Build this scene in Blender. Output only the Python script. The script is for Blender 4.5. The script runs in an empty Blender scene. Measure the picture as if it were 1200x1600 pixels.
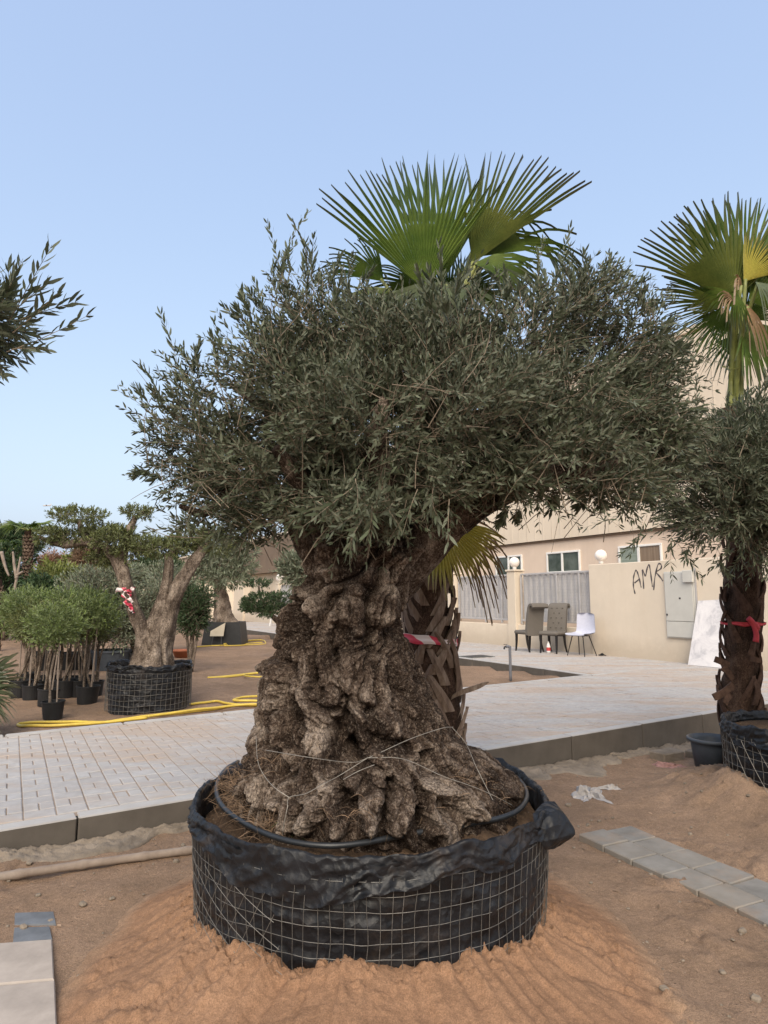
import bpy, math, random
import numpy as np
from mathutils import Vector, Matrix, noise as mnoise

SC = bpy.context.scene
COL = SC.collection
RNG = np.random.default_rng(7)
random.seed(7)

# ------------------------------------------------------------------ camera, world, sun, exposure
F_PX, CAM_H, PITCH = 1000.0, 1.40, math.atan(135 / 1000)
cam_data = bpy.data.cameras.new('camera')
cam = bpy.data.objects.new('camera', cam_data)
COL.objects.link(cam)
cam_data.sensor_fit = 'HORIZONTAL'
cam_data.sensor_width = 36.0
cam_data.lens = 36.0 * F_PX / 1200.0
cam_data.clip_end = 3000
cam.location = (0, 0, CAM_H)
cam.rotation_euler = (math.pi / 2 + PITCH, 0, 0)
SC.camera = cam

SUN_EL, SUN_AZ = math.radians(42), math.radians(185)      # azimuth clockwise from +Y: behind the camera, to the left
world = bpy.data.worlds.new('World')
SC.world = world
world.use_nodes = True
wn = world.node_tree
wn.nodes.clear()
sky = wn.nodes.new('ShaderNodeTexSky')
sky.sky_type = 'NISHITA'
sky.sun_disc = False
sky.sun_elevation = SUN_EL
sky.sun_rotation = SUN_AZ
sky.air_density = 1.0
sky.dust_density = 5.5
sky.ozone_density = 2.0
bg = wn.nodes.new('ShaderNodeBackground')
bg.inputs['Strength'].default_value = 0.13
wo = wn.nodes.new('ShaderNodeOutputWorld')
# hazy evening air: the range between zenith and horizon is compressed and the white balance set, all over the sky alike
sep = wn.nodes.new('ShaderNodeSeparateColor')
comb = wn.nodes.new('ShaderNodeCombineColor')
for _i, _g in enumerate((0.56, 0.50, 0.33)):
    _p = wn.nodes.new('ShaderNodeMath')
    _p.operation = 'POWER'
    _p.inputs[1].default_value = _g
    wn.links.new(sep.outputs[_i], _p.inputs[0])
    wn.links.new(_p.outputs[0], comb.inputs[_i])
wbal = wn.nodes.new('ShaderNodeMix')
wbal.data_type = 'RGBA'
wbal.blend_type = 'MULTIPLY'
wbal.inputs[0].default_value = 1.0
wbal.inputs[7].default_value = (1.66, 1.80, 2.33, 1)
wn.links.new(sky.outputs[0], sep.inputs[0])
wn.links.new(comb.outputs[0], wbal.inputs[6])
wn.links.new(wbal.outputs[2], bg.inputs[0])
wn.links.new(bg.outputs[0], wo.inputs[0])

sun_data = bpy.data.lights.new('sun', 'SUN')
sun_data.energy = 1.15
sun_data.angle = math.radians(38)
sun_data.color = (1.0, 0.95, 0.89)
sun = bpy.data.objects.new('sun', sun_data)
COL.objects.link(sun)
sun_dir = Vector((math.sin(SUN_AZ) * math.cos(SUN_EL), math.cos(SUN_AZ) * math.cos(SUN_EL), math.sin(SUN_EL)))
sun.rotation_euler = sun_dir.to_track_quat('Z', 'Y').to_euler()
sun.location = (-4, -6, 8)

SC.view_settings.view_transform = 'Standard'
SC.view_settings.look = 'None'
SC.view_settings.exposure = 1.2
SC.view_settings.gamma = 1.0
SC.view_settings.use_curve_mapping = False

# ------------------------------------------------------------------ geometry helpers
CP, SP = math.cos(PITCH), math.sin(PITCH)


def ray(px, py):
    x = (px - 600) / F_PX
    y = -(py - 800) / F_PX
    return np.array([x, CP - y * SP, SP + y * CP])


def at_z(px, py, z):
    d = ray(px, py)
    t = (z - CAM_H) / d[2]
    return np.array([d[0] * t, d[1] * t, z])


def at_y(px, py, Y):
    d = ray(px, py)
    t = Y / d[1]
    return np.array([d[0] * t, Y, CAM_H + d[2] * t])


def proj(V):
    V = np.asarray(V, float)
    Z = V[..., 2] - CAM_H
    f = CP * V[..., 1] + SP * Z
    u = -SP * V[..., 1] + CP * Z
    f = np.where(np.abs(f) < 1e-6, 1e-6, f)
    return 600 + F_PX * V[..., 0] / f, 800 - F_PX * u / f


def _hash(ix, iy, iz, seed):
    h = (ix.astype(np.int64) * 374761393 + iy.astype(np.int64) * 668265263 + iz.astype(np.int64) * 2147483647 + seed * 974634) & 0xFFFFFFFF
    h = ((h ^ (h >> 13)) * 1274126177) & 0xFFFFFFFF
    h = ((h ^ (h >> 16)) * 2246822519) & 0xFFFFFFFF
    h = h ^ (h >> 15)
    return (h & 0xFFFFFF) / float(0xFFFFFF)


def vnoise(P, seed=0):
    """Value noise in -1..1 at points P (n,3)."""
    P = np.asarray(P, float)
    I = np.floor(P).astype(np.int64)
    f = P - I
    f = f * f * f * (f * (f * 6 - 15) + 10)
    r = 0
    for dx in (0, 1):
        wx = f[:, 0] if dx else 1 - f[:, 0]
        for dy in (0, 1):
            wy = f[:, 1] if dy else 1 - f[:, 1]
            for dz in (0, 1):
                wz = f[:, 2] if dz else 1 - f[:, 2]
                r = r + wx * wy * wz * _hash(I[:, 0] + dx, I[:, 1] + dy, I[:, 2] + dz, seed)
    return r * 2 - 1


def fbm(P, octaves=4, seed=0, gain=0.5, lac=2.03):
    a, r, P = 1.0, 0, np.asarray(P, float)
    for o in range(octaves):
        r = r + a * vnoise(P, seed + o * 17)
        P = P * lac + 11.3
        a *= gain
    return r


def worley(P, seed=0):
    P = np.asarray(P, float)
    I = np.floor(P).astype(np.int64)
    f1 = np.full(len(P), 9.0)
    f2 = np.full(len(P), 9.0)
    for dx in (-1, 0, 1):
        for dy in (-1, 0, 1):
            for dz in (-1, 0, 1):
                a, b, c = I[:, 0] + dx, I[:, 1] + dy, I[:, 2] + dz
                q = np.stack([a + _hash(a, b, c, seed), b + _hash(a, b, c, seed + 5), c + _hash(a, b, c, seed + 9)], 1)
                d = np.sqrt(((q - P) ** 2).sum(1))
                m = d < f1
                f2 = np.where(m, f1, np.minimum(f2, d))
                f1 = np.where(m, d, f1)
    return f1, f2


class MB:
    """Collects vertices and faces of one mesh."""
    def __init__(self):
        self.v, self.f, self.n, self.t = [], [], 0, []

    def add(self, V, F, tint=None):
        V = np.asarray(V, np.float32).reshape(-1, 3)
        if isinstance(F, np.ndarray):
            self.f.append(F + self.n)
        else:
            by = {}
            for q in F:
                by.setdefault(len(q), []).append(q)
            for k, L in by.items():
                self.f.append(np.asarray(L, np.int64) + self.n)
        self.v.append(V)
        self.t.append(np.zeros(len(V), np.float32) if tint is None else np.broadcast_to(np.asarray(tint, np.float32), (len(V),)))
        self.n += len(V)
        return self

    def mesh(self, name, mat, origin=(0, 0, 0), smooth=False):
        V = np.concatenate(self.v) - np.asarray(origin, np.float32)
        me = bpy.data.meshes.new(name)
        me.vertices.add(len(V))
        me.vertices.foreach_set('co', V.ravel())
        loops = np.concatenate([f.ravel() for f in self.f]).astype(np.int32)
        tot = np.concatenate([np.full(len(f), f.shape[1], np.int32) for f in self.f])
        start = np.concatenate([[0], np.cumsum(tot)[:-1]]).astype(np.int32)
        me.loops.add(len(loops))
        me.loops.foreach_set('vertex_index', loops)
        me.polygons.add(len(tot))
        me.polygons.foreach_set('loop_start', start)
        me.polygons.foreach_set('use_smooth', np.full(len(tot), bool(smooth)))
        T = np.concatenate(self.t)
        if np.any(T):
            at = me.attributes.new('tint', 'FLOAT', 'POINT')
            at.data.foreach_set('value', T)
        me.update(calc_edges=True)
        me.validate()
        if mat is not None:
            me.materials.append(mat)
        return me


ORG = {}


def tag(o, label=None, cat=None, group=None, kind=None):
    if label:
        o['label'] = label
    if cat:
        o['category'] = cat
    if group:
        o['group'] = group
    if kind:
        o['kind'] = kind
    return o


def thing(name, loc, label, cat, group=None, rotz=0):
    o = bpy.data.objects.new(name, None)
    o.empty_display_size = 0.1
    o.location = loc
    o.rotation_euler = (0, 0, rotz)
    COL.objects.link(o)
    ORG[o.name] = np.asarray(loc, float)
    return tag(o, label, cat, group)


def put(name, mb, mat, parent=None, smooth=False, local=False, label=None, kind=None, origin=None):
    """One mesh object; vertices are world positions unless local."""
    org = np.zeros(3)
    if parent is not None and not local:
        org = ORG[parent.name]
    elif origin is not None:
        org = np.asarray(origin, float)
    me = mb.mesh(name, mat, org, smooth)
    o = bpy.data.objects.new(name, me)
    COL.objects.link(o)
    if parent is not None:
        o.parent = parent
        ORG[o.name] = org
    else:
        o.location = org
        ORG[o.name] = org
    if label:
        o['label'] = label
    if kind:
        o['kind'] = kind
    return o


def copy_tree(o, parent=None):
    c = o.copy()
    COL.objects.link(c)
    if parent is not None:
        c.parent = parent
    for ch in [x for x in o.children]:
        copy_tree(ch, c)
    return c


def box(c, s, R=None, bevel=0.0):
    """Box with optional chamfered edges: verts, faces."""
    c = np.asarray(c, float)
    h = np.asarray(s, float) / 2
    if bevel <= 0:
        V = np.array([[x, y, z] for x in (-1, 1) for y in (-1, 1) for z in (-1, 1)], float) * h
        Fq = [(0, 1, 3, 2), (4, 6, 7, 5), (0, 4, 5, 1), (2, 3, 7, 6), (0, 2, 6, 4), (1, 5, 7, 3)]
    else:
        b = min(bevel, h.min() * 0.9)
        V, idx = [], {}
        for x in (-1, 1):
            for y in (-1, 1):
                for z in (-1, 1):
                    for ax in range(3):
                        p = np.array([x, y, z], float) * (h - b)
                        p[ax] = (x, y, z)[ax] * h[ax]
                        idx[(x, y, z, ax)] = len(V)
                        V.append(p)
        V = np.array(V)
        Fq = []
        for s_ in (-1, 1):
            for ax in range(3):
                o1, o2 = [(1, 2), (2, 0), (0, 1)][ax]
                loop = []
                for (a, b_) in ((-1, -1), (1, -1), (1, 1), (-1, 1)):
                    k = [0, 0, 0]
                    k[ax], k[o1], k[o2] = s_, a, b_
                    loop.append(idx[(k[0], k[1], k[2], ax)])
                Fq.append(tuple(loop if s_ > 0 else loop[::-1]))
        for ax in range(3):
            o1, o2 = [(1, 2), (2, 0), (0, 1)][ax]
            for a in (-1, 1):
                for b_ in (-1, 1):
                    k0, k1 = [0, 0, 0], [0, 0, 0]
                    k0[ax], k0[o1], k0[o2] = -1, a, b_
                    k1[ax], k1[o1], k1[o2] = 1, a, b_
                    q = (idx[(*k0, o1)], idx[(*k1, o1)], idx[(*k1, o2)], idx[(*k0, o2)])
                    Fq.append(q if a * b_ < 0 else q[::-1])
        for x in (-1, 1):
            for y in (-1, 1):
                for z in (-1, 1):
                    q = (idx[(x, y, z, 0)], idx[(x, y, z, 1)], idx[(x, y, z, 2)])
                    Fq.append(q if x * y * z > 0 else q[::-1])
    if R is not None:
        V = V @ np.asarray(R, float).T
    return V + c, Fq


def rotz(a):
    c, s = math.cos(a), math.sin(a)
    return np.array([[c, -s, 0], [s, c, 0], [0, 0, 1.0]])


def spline(pts, n):
    """Catmull-Rom through pts (k,d), n samples."""
    P = np.asarray(pts, float)
    if len(P) == 2:
        t = np.linspace(0, 1, n)[:, None]
        return P[0] * (1 - t) + P[1] * t
    Q = np.vstack([2 * P[0] - P[1], P, 2 * P[-1] - P[-2]])
    u = np.linspace(0, len(P) - 1, n)
    i = np.minimum(u.astype(int), len(P) - 2)
    t = (u - i)[:, None]
    a, b, c, d = Q[i], Q[i + 1], Q[i + 2], Q[i + 3]
    return 0.5 * (2 * b + (c - a) * t + (2 * a - 5 * b + 4 * c - d) * t ** 2 + (3 * b - a - 3 * c + d) * t ** 3)


def tube(path, rad, sides=8, caps=True, closed=False):
    P = np.asarray(path, float)
    n = len(P)
    rad = np.broadcast_to(np.asarray(rad, float), (n,))
    T = np.gradient(P, axis=0)
    if closed:
        T = np.roll(P, -1, 0) - np.roll(P, 1, 0)
    T /= np.linalg.norm(T, axis=1)[:, None] + 1e-12
    up = np.array([0, 0, 1.0]) if abs(T[0][2]) < 0.9 else np.array([1.0, 0, 0])
    N = np.zeros((n, 3))
    v = up - T[0] * up.dot(T[0])
    N[0] = v / np.linalg.norm(v)
    for i in range(1, n):
        v = N[i - 1] - T[i] * N[i - 1].dot(T[i])
        N[i] = v / (np.linalg.norm(v) + 1e-12)
    B = np.cross(T, N)
    a = np.linspace(0, 2 * math.pi, sides, endpoint=False)
    V = P[:, None, :] + rad[:, None, None] * (np.cos(a)[None, :, None] * N[:, None, :] + np.sin(a)[None, :, None] * B[:, None, :])
    V = V.reshape(-1, 3)
    i = np.arange(n if closed else n - 1)[:, None]
    j = np.arange(sides)[None, :]
    i2 = (i + 1) % n
    j2 = (j + 1) % sides
    Fq = np.stack([i * sides + j, i * sides + j2, i2 * sides + j2, i2 * sides + j], -1).reshape(-1, 4)
    out = [list(q) for q in Fq] if caps and not closed else Fq
    if caps and not closed:
        out.append(list(range(sides))[::-1])
        out.append([(n - 1) * sides + k for k in range(sides)])
    return V, out


def grid_faces(n, m, wrap=False):
    """n rows by m columns of vertices (row-major); columns wrap if asked."""
    i = np.arange(n - 1)[:, None]
    j = np.arange(m if wrap else m - 1)[None, :]
    j2 = (j + 1) % m
    return np.stack([i * m + j, i * m + j2, (i + 1) * m + j2, (i + 1) * m + j], -1).reshape(-1, 4)


def lathe(profile, n=32, c=(0, 0, 0)):
    P = np.asarray(profile, float)
    a = np.linspace(0, 2 * math.pi, n, endpoint=False)
    V = np.stack([P[:, 0][:, None] * np.cos(a), P[:, 0][:, None] * np.sin(a), np.broadcast_to(P[:, 1][:, None], (len(P), n))], -1).reshape(-1, 3)
    return V + np.asarray(c, float), grid_faces(len(P), n, True)


def unit(v):
    return v / (np.linalg.norm(v, axis=-1, keepdims=True) + 1e-12)


# ------------------------------------------------------------------ materials
class NT:
    def __init__(self, name):
        self.m = bpy.data.materials.new(name)
        self.m.use_nodes = True
        self.t = self.m.node_tree
        self.t.nodes.clear()
        self.out = self.n('ShaderNodeOutputMaterial')
        self.b = self.n('ShaderNodeBsdfPrincipled')
        self.l(self.b.outputs[0], self.out.inputs[0])

    def n(self, typ, **kw):
        x = self.t.nodes.new(typ)
        for k, v in kw.items():
            setattr(x, k, v)
        return x

    def l(self, a, b):
        self.t.links.new(a, b)

    def coord(self, kind='Object', scale=(1, 1, 1)):
        tc = self.n('ShaderNodeTexCoord')
        mp = self.n('ShaderNodeMapping')
        mp.inputs['Scale'].default_value = scale
        self.l(tc.outputs[kind], mp.inputs[0])
        return mp.outputs[0]

    def noise(self, vec, scale, detail=6, rough=0.6, dist=0.0):
        x = self.n('ShaderNodeTexNoise')
        x.inputs['Scale'].default_value = scale
        x.inputs['Detail'].default_value = detail
        x.inputs['Roughness'].default_value = rough
        x.inputs['Distortion'].default_value = dist
        if vec is not None:
            self.l(vec, x.inputs['Vector'])
        return x.outputs[0]

    def voro(self, vec, scale, feature='F1', out=0):
        x = self.n('ShaderNodeTexVoronoi', feature=feature)
        x.inputs['Scale'].default_value = scale
        if vec is not None:
            self.l(vec, x.inputs['Vector'])
        return x.outputs[out]

    def ramp(self, fac, stops):
        x = self.n('ShaderNodeValToRGB')
        e = x.color_ramp.elements
        while len(e) > 1:
            e.remove(e[-1])
        e[0].position, e[0].color = stops[0][0], (*stops[0][1], 1) if not np.isscalar(stops[0][1]) else (stops[0][1],) * 3 + (1,)
        for p, c in stops[1:]:
            q = e.new(p)
            q.color = (*c, 1) if not np.isscalar(c) else (c, c, c, 1)
        self.l(fac, x.inputs[0])
        return x.outputs[0]

    def mix(self, fac, a, b, mode='MIX'):
        x = self.n('ShaderNodeMix', data_type='RGBA', blend_type=mode)
        for sock, v in ((x.inputs[0], fac), (x.inputs[6], a), (x.inputs[7], b)):
            if isinstance(v, (int, float)):
                sock.default_value = v
            elif isinstance(v, tuple):
                sock.default_value = (*v, 1)
            else:
                self.l(v, sock)
        return x.outputs[2]

    def math(self, op, a, b=None, c=None):
        x = self.n('ShaderNodeMath', operation=op)
        for i, v in enumerate((a, b, c)):
            if v is None:
                continue
            if isinstance(v, (int, float)):
                x.inputs[i].default_value = v
            else:
                self.l(v, x.inputs[i])
        return x.outputs[0]

    def attr(self, name):
        x = self.n('ShaderNodeAttribute', attribute_name=name)
        return x.outputs['Fac']

    def rand(self):
        return self.n('ShaderNodeObjectInfo').outputs['Random']

    def bump(self, h, strength=0.3, dist=0.01):
        x = self.n('ShaderNodeBump')
        x.inputs['Strength'].default_value = strength
        x.inputs['Distance'].default_value = dist
        self.l(h, x.inputs['Height'])
        self.l(x.outputs[0], self.b.inputs['Normal'])

    def col(self, c):
        s = self.b.inputs['Base Color']
        if isinstance(c, tuple):
            s.default_value = (*c, 1)
        else:
            self.l(c, s)

    def set(self, rough=0.8, spec=0.3, metal=0.0):
        if isinstance(rough, (int, float)):
            self.b.inputs['Roughness'].default_value = rough
        else:
            self.l(rough, self.b.inputs['Roughness'])
        self.b.inputs['Specular IOR Level'].default_value = spec
        self.b.inputs['Metallic'].default_value = metal
        return self.m


def simple(name, c, rough=0.7, spec=0.3, var=0.18, scale=6.0, bump=0.15, metal=0.0, dist=0.003):
    m = NT(name)
    v = m.coord()
    n = m.noise(v, scale, 6, 0.65)
    a = tuple(x * (1 - var) for x in c)
    b = tuple(min(1, x * (1 + var)) for x in c)
    m.col(m.ramp(n, [(0.3, a), (0.7, b)]))
    if bump:
        m.bump(m.noise(v, scale * 9, 4, 0.6), bump, dist)
    return m.set(rough, spec, metal)


def mat_sand(name, dark, light, stain, pebble=True, bump=0.5, thin=None):
    m = NT(name)
    v = m.coord('Object')
    n1 = m.noise(v, 1.3, 9, 0.66, 0.4)
    n2 = m.noise(v, 9, 8, 0.75)
    n3 = m.noise(v, 230, 2, 0.7)
    n4 = m.noise(v, 45, 6, 0.8)
    c = m.ramp(n1, [(0.32, dark), (0.66, light)])
    if thin:
        c = m.mix(m.ramp(m.attr('tint'), [(0.10, 0.0), (0.55, 1.0)]), thin, c)
    c = m.mix(m.math('MULTIPLY', m.ramp(n2, [(0.45, 0.0), (0.68, 1.0)]), 0.55), c, stain)
    c = m.mix(0.45, c, m.ramp(n4, [(0.3, 0.25), (0.7, 0.75)]), 'OVERLAY')
    c = m.mix(0.5, c, m.ramp(n3, [(0.3, 0.2), (0.7, 0.8)]), 'OVERLAY')
    h = m.math('ADD', m.math('MULTIPLY', n4, 0.8), m.math('MULTIPLY', n3, 0.30))
    if pebble:
        vo = m.voro(v, 48)
        spot = m.ramp(vo, [(0.14, 1.0), (0.22, 0.0)])
        sel = m.ramp(m.noise(v, 5, 4), [(0.50, 0.0), (0.62, 1.0)])
        k = m.math('MULTIPLY', spot, sel)
        c = m.mix(m.math('MULTIPLY', k, 0.65), c, m.ramp(m.noise(v, 33, 1), [(0.4, (0.13, 0.09, 0.06)), (0.6, (0.50, 0.42, 0.33))]))
        h = m.math('ADD', h, m.math('MULTIPLY', k, 0.35))
    m.col(c)
    m.bump(h, bump, 0.022)
    return m.set(0.97, 0.08)


def mat_leaf(name, top, under, var=0.35, rough=0.5, trans=0.0):
    m = NT(name)
    t = m.attr('tint')
    ca = m.ramp(t, [(0.0, tuple(x * (1 - var) for x in top)), (0.75, tuple(x * (1 + var) for x in top)), (1.0, tuple(x * (1 + 1.6 * var) + 0.02 for x in top))])
    cb = m.ramp(t, [(0.0, tuple(x * (1 - var * .6) for x in under)), (1.0, tuple(x * (1 + var * .6) for x in under))])
    g = m.n('ShaderNodeNewGeometry')
    m.col(m.mix(g.outputs['Backfacing'], ca, cb))
    m.set(rough, 0.35)
    if trans:
        tr = m.n('ShaderNodeBsdfTranslucent')
        m.l(m.mix(0.5, ca, cb), tr.inputs[0])
        mx = m.n('ShaderNodeMixShader')
        mx.inputs[0].default_value = trans
        m.l(m.b.outputs[0], mx.inputs[1])
        m.l(tr.outputs[0], mx.inputs[2])
        m.l(mx.outputs[0], m.out.inputs[0])
    return m.m


def mat_bark(name, dark, mid, light, zs=0.35, scale=1.0, bump=0.8, plates=0.35):
    m = NT(name)
    v = m.coord('Object', (1, 1, zs))
    v2 = m.coord('Object')
    n1 = m.noise(v2, 5 * scale, 8, 0.68, 0.6)
    n4 = m.noise(v, 26 * scale, 8, 0.8, 1.2)
    fine = m.noise(v2, 95 * scale, 6, 0.85, 0.6)
    wv = m.n('ShaderNodeVectorMath', operation='ADD')
    nz = m.n('ShaderNodeTexNoise')
    nz.inputs['Scale'].default_value = 30 * scale
    nz.inputs['Detail'].default_value = 5
    m.l(v, nz.inputs['Vector'])
    sc_ = m.n('ShaderNodeVectorMath', operation='SCALE')
    sc_.inputs[3].default_value = 0.045 / scale
    m.l(nz.outputs[1], sc_.inputs[0])
    m.l(v, wv.inputs[0])
    m.l(sc_.outputs[0], wv.inputs[1])
    crack = m.voro(wv.outputs[0], 62 * scale, 'DISTANCE_TO_EDGE')
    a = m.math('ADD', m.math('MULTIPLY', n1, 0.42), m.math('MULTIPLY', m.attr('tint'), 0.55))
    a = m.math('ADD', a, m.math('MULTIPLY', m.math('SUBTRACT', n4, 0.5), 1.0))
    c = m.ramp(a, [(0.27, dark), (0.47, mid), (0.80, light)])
    c = m.mix(m.math('MULTIPLY', m.ramp(crack, [(0.0, 1.0), (0.12, 0.0)]), plates), c, tuple(x * 0.4 for x in dark))
    grit = m.noise(v2, 48 * scale, 5, 0.8, 1.5)
    c = m.mix(m.ramp(grit, [(0.38, 0.75), (0.50, 0.0)]), c, dark)
    c = m.mix(m.ramp(grit, [(0.54, 0.0), (0.66, 0.55)]), c, light)
    c = m.mix(m.ramp(fine, [(0.38, 0.85), (0.50, 0.0)]), c, tuple(x * 0.6 for x in dark))
    c = m.mix(m.ramp(fine, [(0.55, 0.0), (0.68, 0.55)]), c, light)
    m.col(c)
    h = m.math('ADD', m.math('MULTIPLY', m.ramp(crack, [(0.0, 0.0), (0.2, 1.0)]), plates), m.math('ADD', m.math('MULTIPLY', n4, 0.7), m.math('ADD', m.math('MULTIPLY', fine, 0.45), m.math('MULTIPLY', grit, 0.6))))
    m.bump(h, bump, 0.012)
    return m.set(0.92, 0.12)


M = {}
M['ground'] = mat_sand('earth', (0.225, 0.153, 0.104), (0.345, 0.235, 0.163), (0.18, 0.125, 0.09), bump=0.8)
M['mound'] = mat_sand('red_sand', (0.228, 0.132, 0.080), (0.285, 0.170, 0.105), (0.208, 0.120, 0.073), pebble=False, bump=0.4, thin=(0.28, 0.185, 0.122))
M['soil'] = mat_sand('potting_soil', (0.075, 0.05, 0.035), (0.15, 0.10, 0.065), (0.05, 0.035, 0.025), bump=0.9)
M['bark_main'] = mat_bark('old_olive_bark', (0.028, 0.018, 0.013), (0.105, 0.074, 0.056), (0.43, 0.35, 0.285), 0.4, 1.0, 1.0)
M['bark_grey'] = mat_bark('grey_olive_bark', (0.075, 0.056, 0.043), (0.21, 0.165, 0.13), (0.40, 0.33, 0.27), 0.12, 0.5, 0.9)
M['bark_twig'] = simple('twig_bark', (0.20, 0.16, 0.12), 0.85, 0.2, 0.3, 30, 0)
M['bark_palm'] = mat_bark('palm_fibre', (0.035, 0.022, 0.016), (0.085, 0.05, 0.035), (0.17, 0.11, 0.08), 0.15, 1.2, 0.9)
M['boot'] = NT('dry_leaf_base')
_m = M['boot']
_v = _m.coord('Object', (1, 1, 0.2))
_c = _m.ramp(_m.noise(_v, 30, 6, 0.7), [(0.3, (0.085, 0.058, 0.044)), (0.5, (0.22, 0.16, 0.12)), (0.7, (0.37, 0.30, 0.24))])
_c = _m.mix(_m.math('MULTIPLY', _m.rand(), 0.6), _c, (0.085, 0.052, 0.038))
_m.col(_c)
_m.bump(_m.noise(_v, 140, 4, 0.7), 0.5, 0.004)
M['boot'] = _m.set(0.8, 0.25)
M['boot_dark'] = simple('dark_fibrous_leaf_base', (0.075, 0.045, 0.033), 0.9, 0.15, 0.5, 22, 0.6)
M['olive_leaf'] = mat_leaf('olive_leaf', (0.063, 0.077, 0.043), (0.12, 0.135, 0.09), 0.45, 0.55, 0.22)
M['olive_leaf_green'] = mat_leaf('green_olive_leaf', (0.095, 0.112, 0.032), (0.145, 0.165, 0.075), 0.5, 0.55, 0.15)
M['silver_leaf'] = mat_leaf('silvery_leaf', (0.115, 0.14, 0.085), (0.21, 0.235, 0.165), 0.45, 0.6, 0.15)
M['fresh_leaf'] = mat_leaf('fresh_green_leaf', (0.13, 0.175, 0.05), (0.16, 0.20, 0.085), 0.55, 0.5, 0.2)
M['dark_leaf'] = mat_leaf('deep_green_leaf', (0.03, 0.058, 0.022), (0.055, 0.09, 0.04), 0.5, 0.5, 0.15)
M['lime_leaf'] = mat_leaf('yellow_green_leaf', (0.15, 0.175, 0.04), (0.18, 0.2, 0.07), 0.5, 0.55, 0.2)
M['rust_leaf'] = mat_leaf('rusty_seed_head', (0.27, 0.15, 0.09), (0.3, 0.18, 0.12), 0.4, 0.8, 0.1)
M['straw'] = mat_leaf('dry_straw', (0.21, 0.14, 0.09), (0.19, 0.125, 0.08), 0.45, 0.85)
M['weed'] = mat_leaf('weed_blade', (0.10, 0.16, 0.045), (0.12, 0.18, 0.06), 0.4, 0.55, 0.2)


def mat_frond(name, a, b, tip):
    m = NT(name)
    t = m.attr('tint')
    v = m.coord('Object')
    n = m.noise(v, 4.5, 4, 0.6)
    c = m.mix(m.ramp(n, [(0.35, 0.0), (0.68, 1.0)]), a, b)
    c = m.mix(m.ramp(t, [(0.72, 0.0), (1.0, 1.0)]), c, tip)
    c = m.mix(0.4, c, m.ramp(m.noise(v, 60, 3), [(0.3, 0.3), (0.7, 0.7)]), 'OVERLAY')
    m.col(c)
    m.set(0.42, 0.4)
    tr = m.n('ShaderNodeBsdfTranslucent')
    m.l(c, tr.inputs[0])
    mx = m.n('ShaderNodeMixShader')
    mx.inputs[0].default_value = 0.22
    m.l(m.b.outputs[0], mx.inputs[1])
    m.l(tr.outputs[0], mx.inputs[2])
    m.l(mx.outputs[0], m.out.inputs[0])
    return m.m


M['frond'] = mat_frond('palm_frond_green', (0.062, 0.112, 0.018), (0.13, 0.185, 0.036), (0.10, 0.10, 0.05))
M['frond_olive'] = mat_frond('palm_frond_olive', (0.078, 0.108, 0.022), (0.155, 0.175, 0.04), (0.10, 0.095, 0.055))
M['frond_yellow'] = mat_frond('palm_frond_yellow', (0.40, 0.37, 0.07), (0.46, 0.39, 0.10), (0.28, 0.20, 0.10))
M['frond_dry'] = mat_frond('palm_frond_dry', (0.30, 0.19, 0.10), (0.36, 0.26, 0.17), (0.38, 0.29, 0.2))
M['frond_grey'] = mat_frond('palm_frond_grey_green', (0.12, 0.155, 0.085), (0.17, 0.2, 0.12), (0.27, 0.25, 0.17))
M['petiole'] = simple('palm_petiole', (0.19, 0.21, 0.06), 0.45, 0.4, 0.35, 9, 0.1)
M['plastic'] = NT('black_plastic_sheet')
_m = M['plastic']
_v = _m.coord('Object')
_n = _m.noise(_v, 6, 6, 0.65, 0.5)
_c = _m.ramp(_n, [(0.35, (0.007, 0.008, 0.010)), (0.7, (0.015, 0.016, 0.020))])
_dust = _m.math('MULTIPLY', _m.ramp(_m.noise(_v, 3.4, 8, 0.75), [(0.55, 0.0), (0.78, 1.0)]), 0.22)
_c = _m.mix(_dust, _c, (0.16, 0.11, 0.075))
_m.col(_c)
_w = _m.n('ShaderNodeVectorMath', operation='ADD')
_nz = _m.n('ShaderNodeTexNoise')
_nz.inputs['Scale'].default_value = 5
_m.l(_v, _nz.inputs['Vector'])
_sc = _m.n('ShaderNodeVectorMath', operation='SCALE')
_sc.inputs[3].default_value = 0.12
_m.l(_nz.outputs[1], _sc.inputs[0])
_m.l(_sc.outputs[0], _w.inputs[0])
_m.l(_v, _w.inputs[1])
_h = _m.math('ADD', _m.voro(_w.outputs[0], 10), _m.math('MULTIPLY', _m.voro(_w.outputs[0], 27), 0.45))
_m.bump(_m.math('ADD', _h, _m.math('MULTIPLY', _m.noise(_v, 60, 4, 0.6), 0.12)), 0.55, 0.035)
M['plastic'] = _m.set(_m.ramp(_n, [(0.3, 0.36), (0.7, 0.55)]), 0.32)
M['pot'] = simple('black_pot_plastic', (0.016, 0.017, 0.019), 0.5, 0.4, 0.3, 8, 0.05)
M['tub_grey'] = simple('grey_tub_plastic', (0.055, 0.065, 0.08), 0.5, 0.4, 0.25, 9, 0.05)
M['pipe_black'] = simple('drip_pipe', (0.018, 0.02, 0.023), 0.42, 0.5, 0.3, 12, 0)
M['wire'] = simple('galvanised_wire', (0.16, 0.152, 0.14), 0.55, 0.5, 0.4, 18, 0, 0.4)
M['wire_bright'] = simple('bright_wire', (0.30, 0.28, 0.25), 0.5, 0.5, 0.2, 18, 0, 0.3)
M['hose'] = simple('yellow_hose', (0.60, 0.44, 0.075), 0.45, 0.4, 0.2, 5, 0.05)
M['terracotta'] = simple('terracotta', (0.33, 0.115, 0.06), 0.75, 0.3, 0.2, 10, 0.1)
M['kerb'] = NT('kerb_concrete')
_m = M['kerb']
_v = _m.coord('Object')
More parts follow.
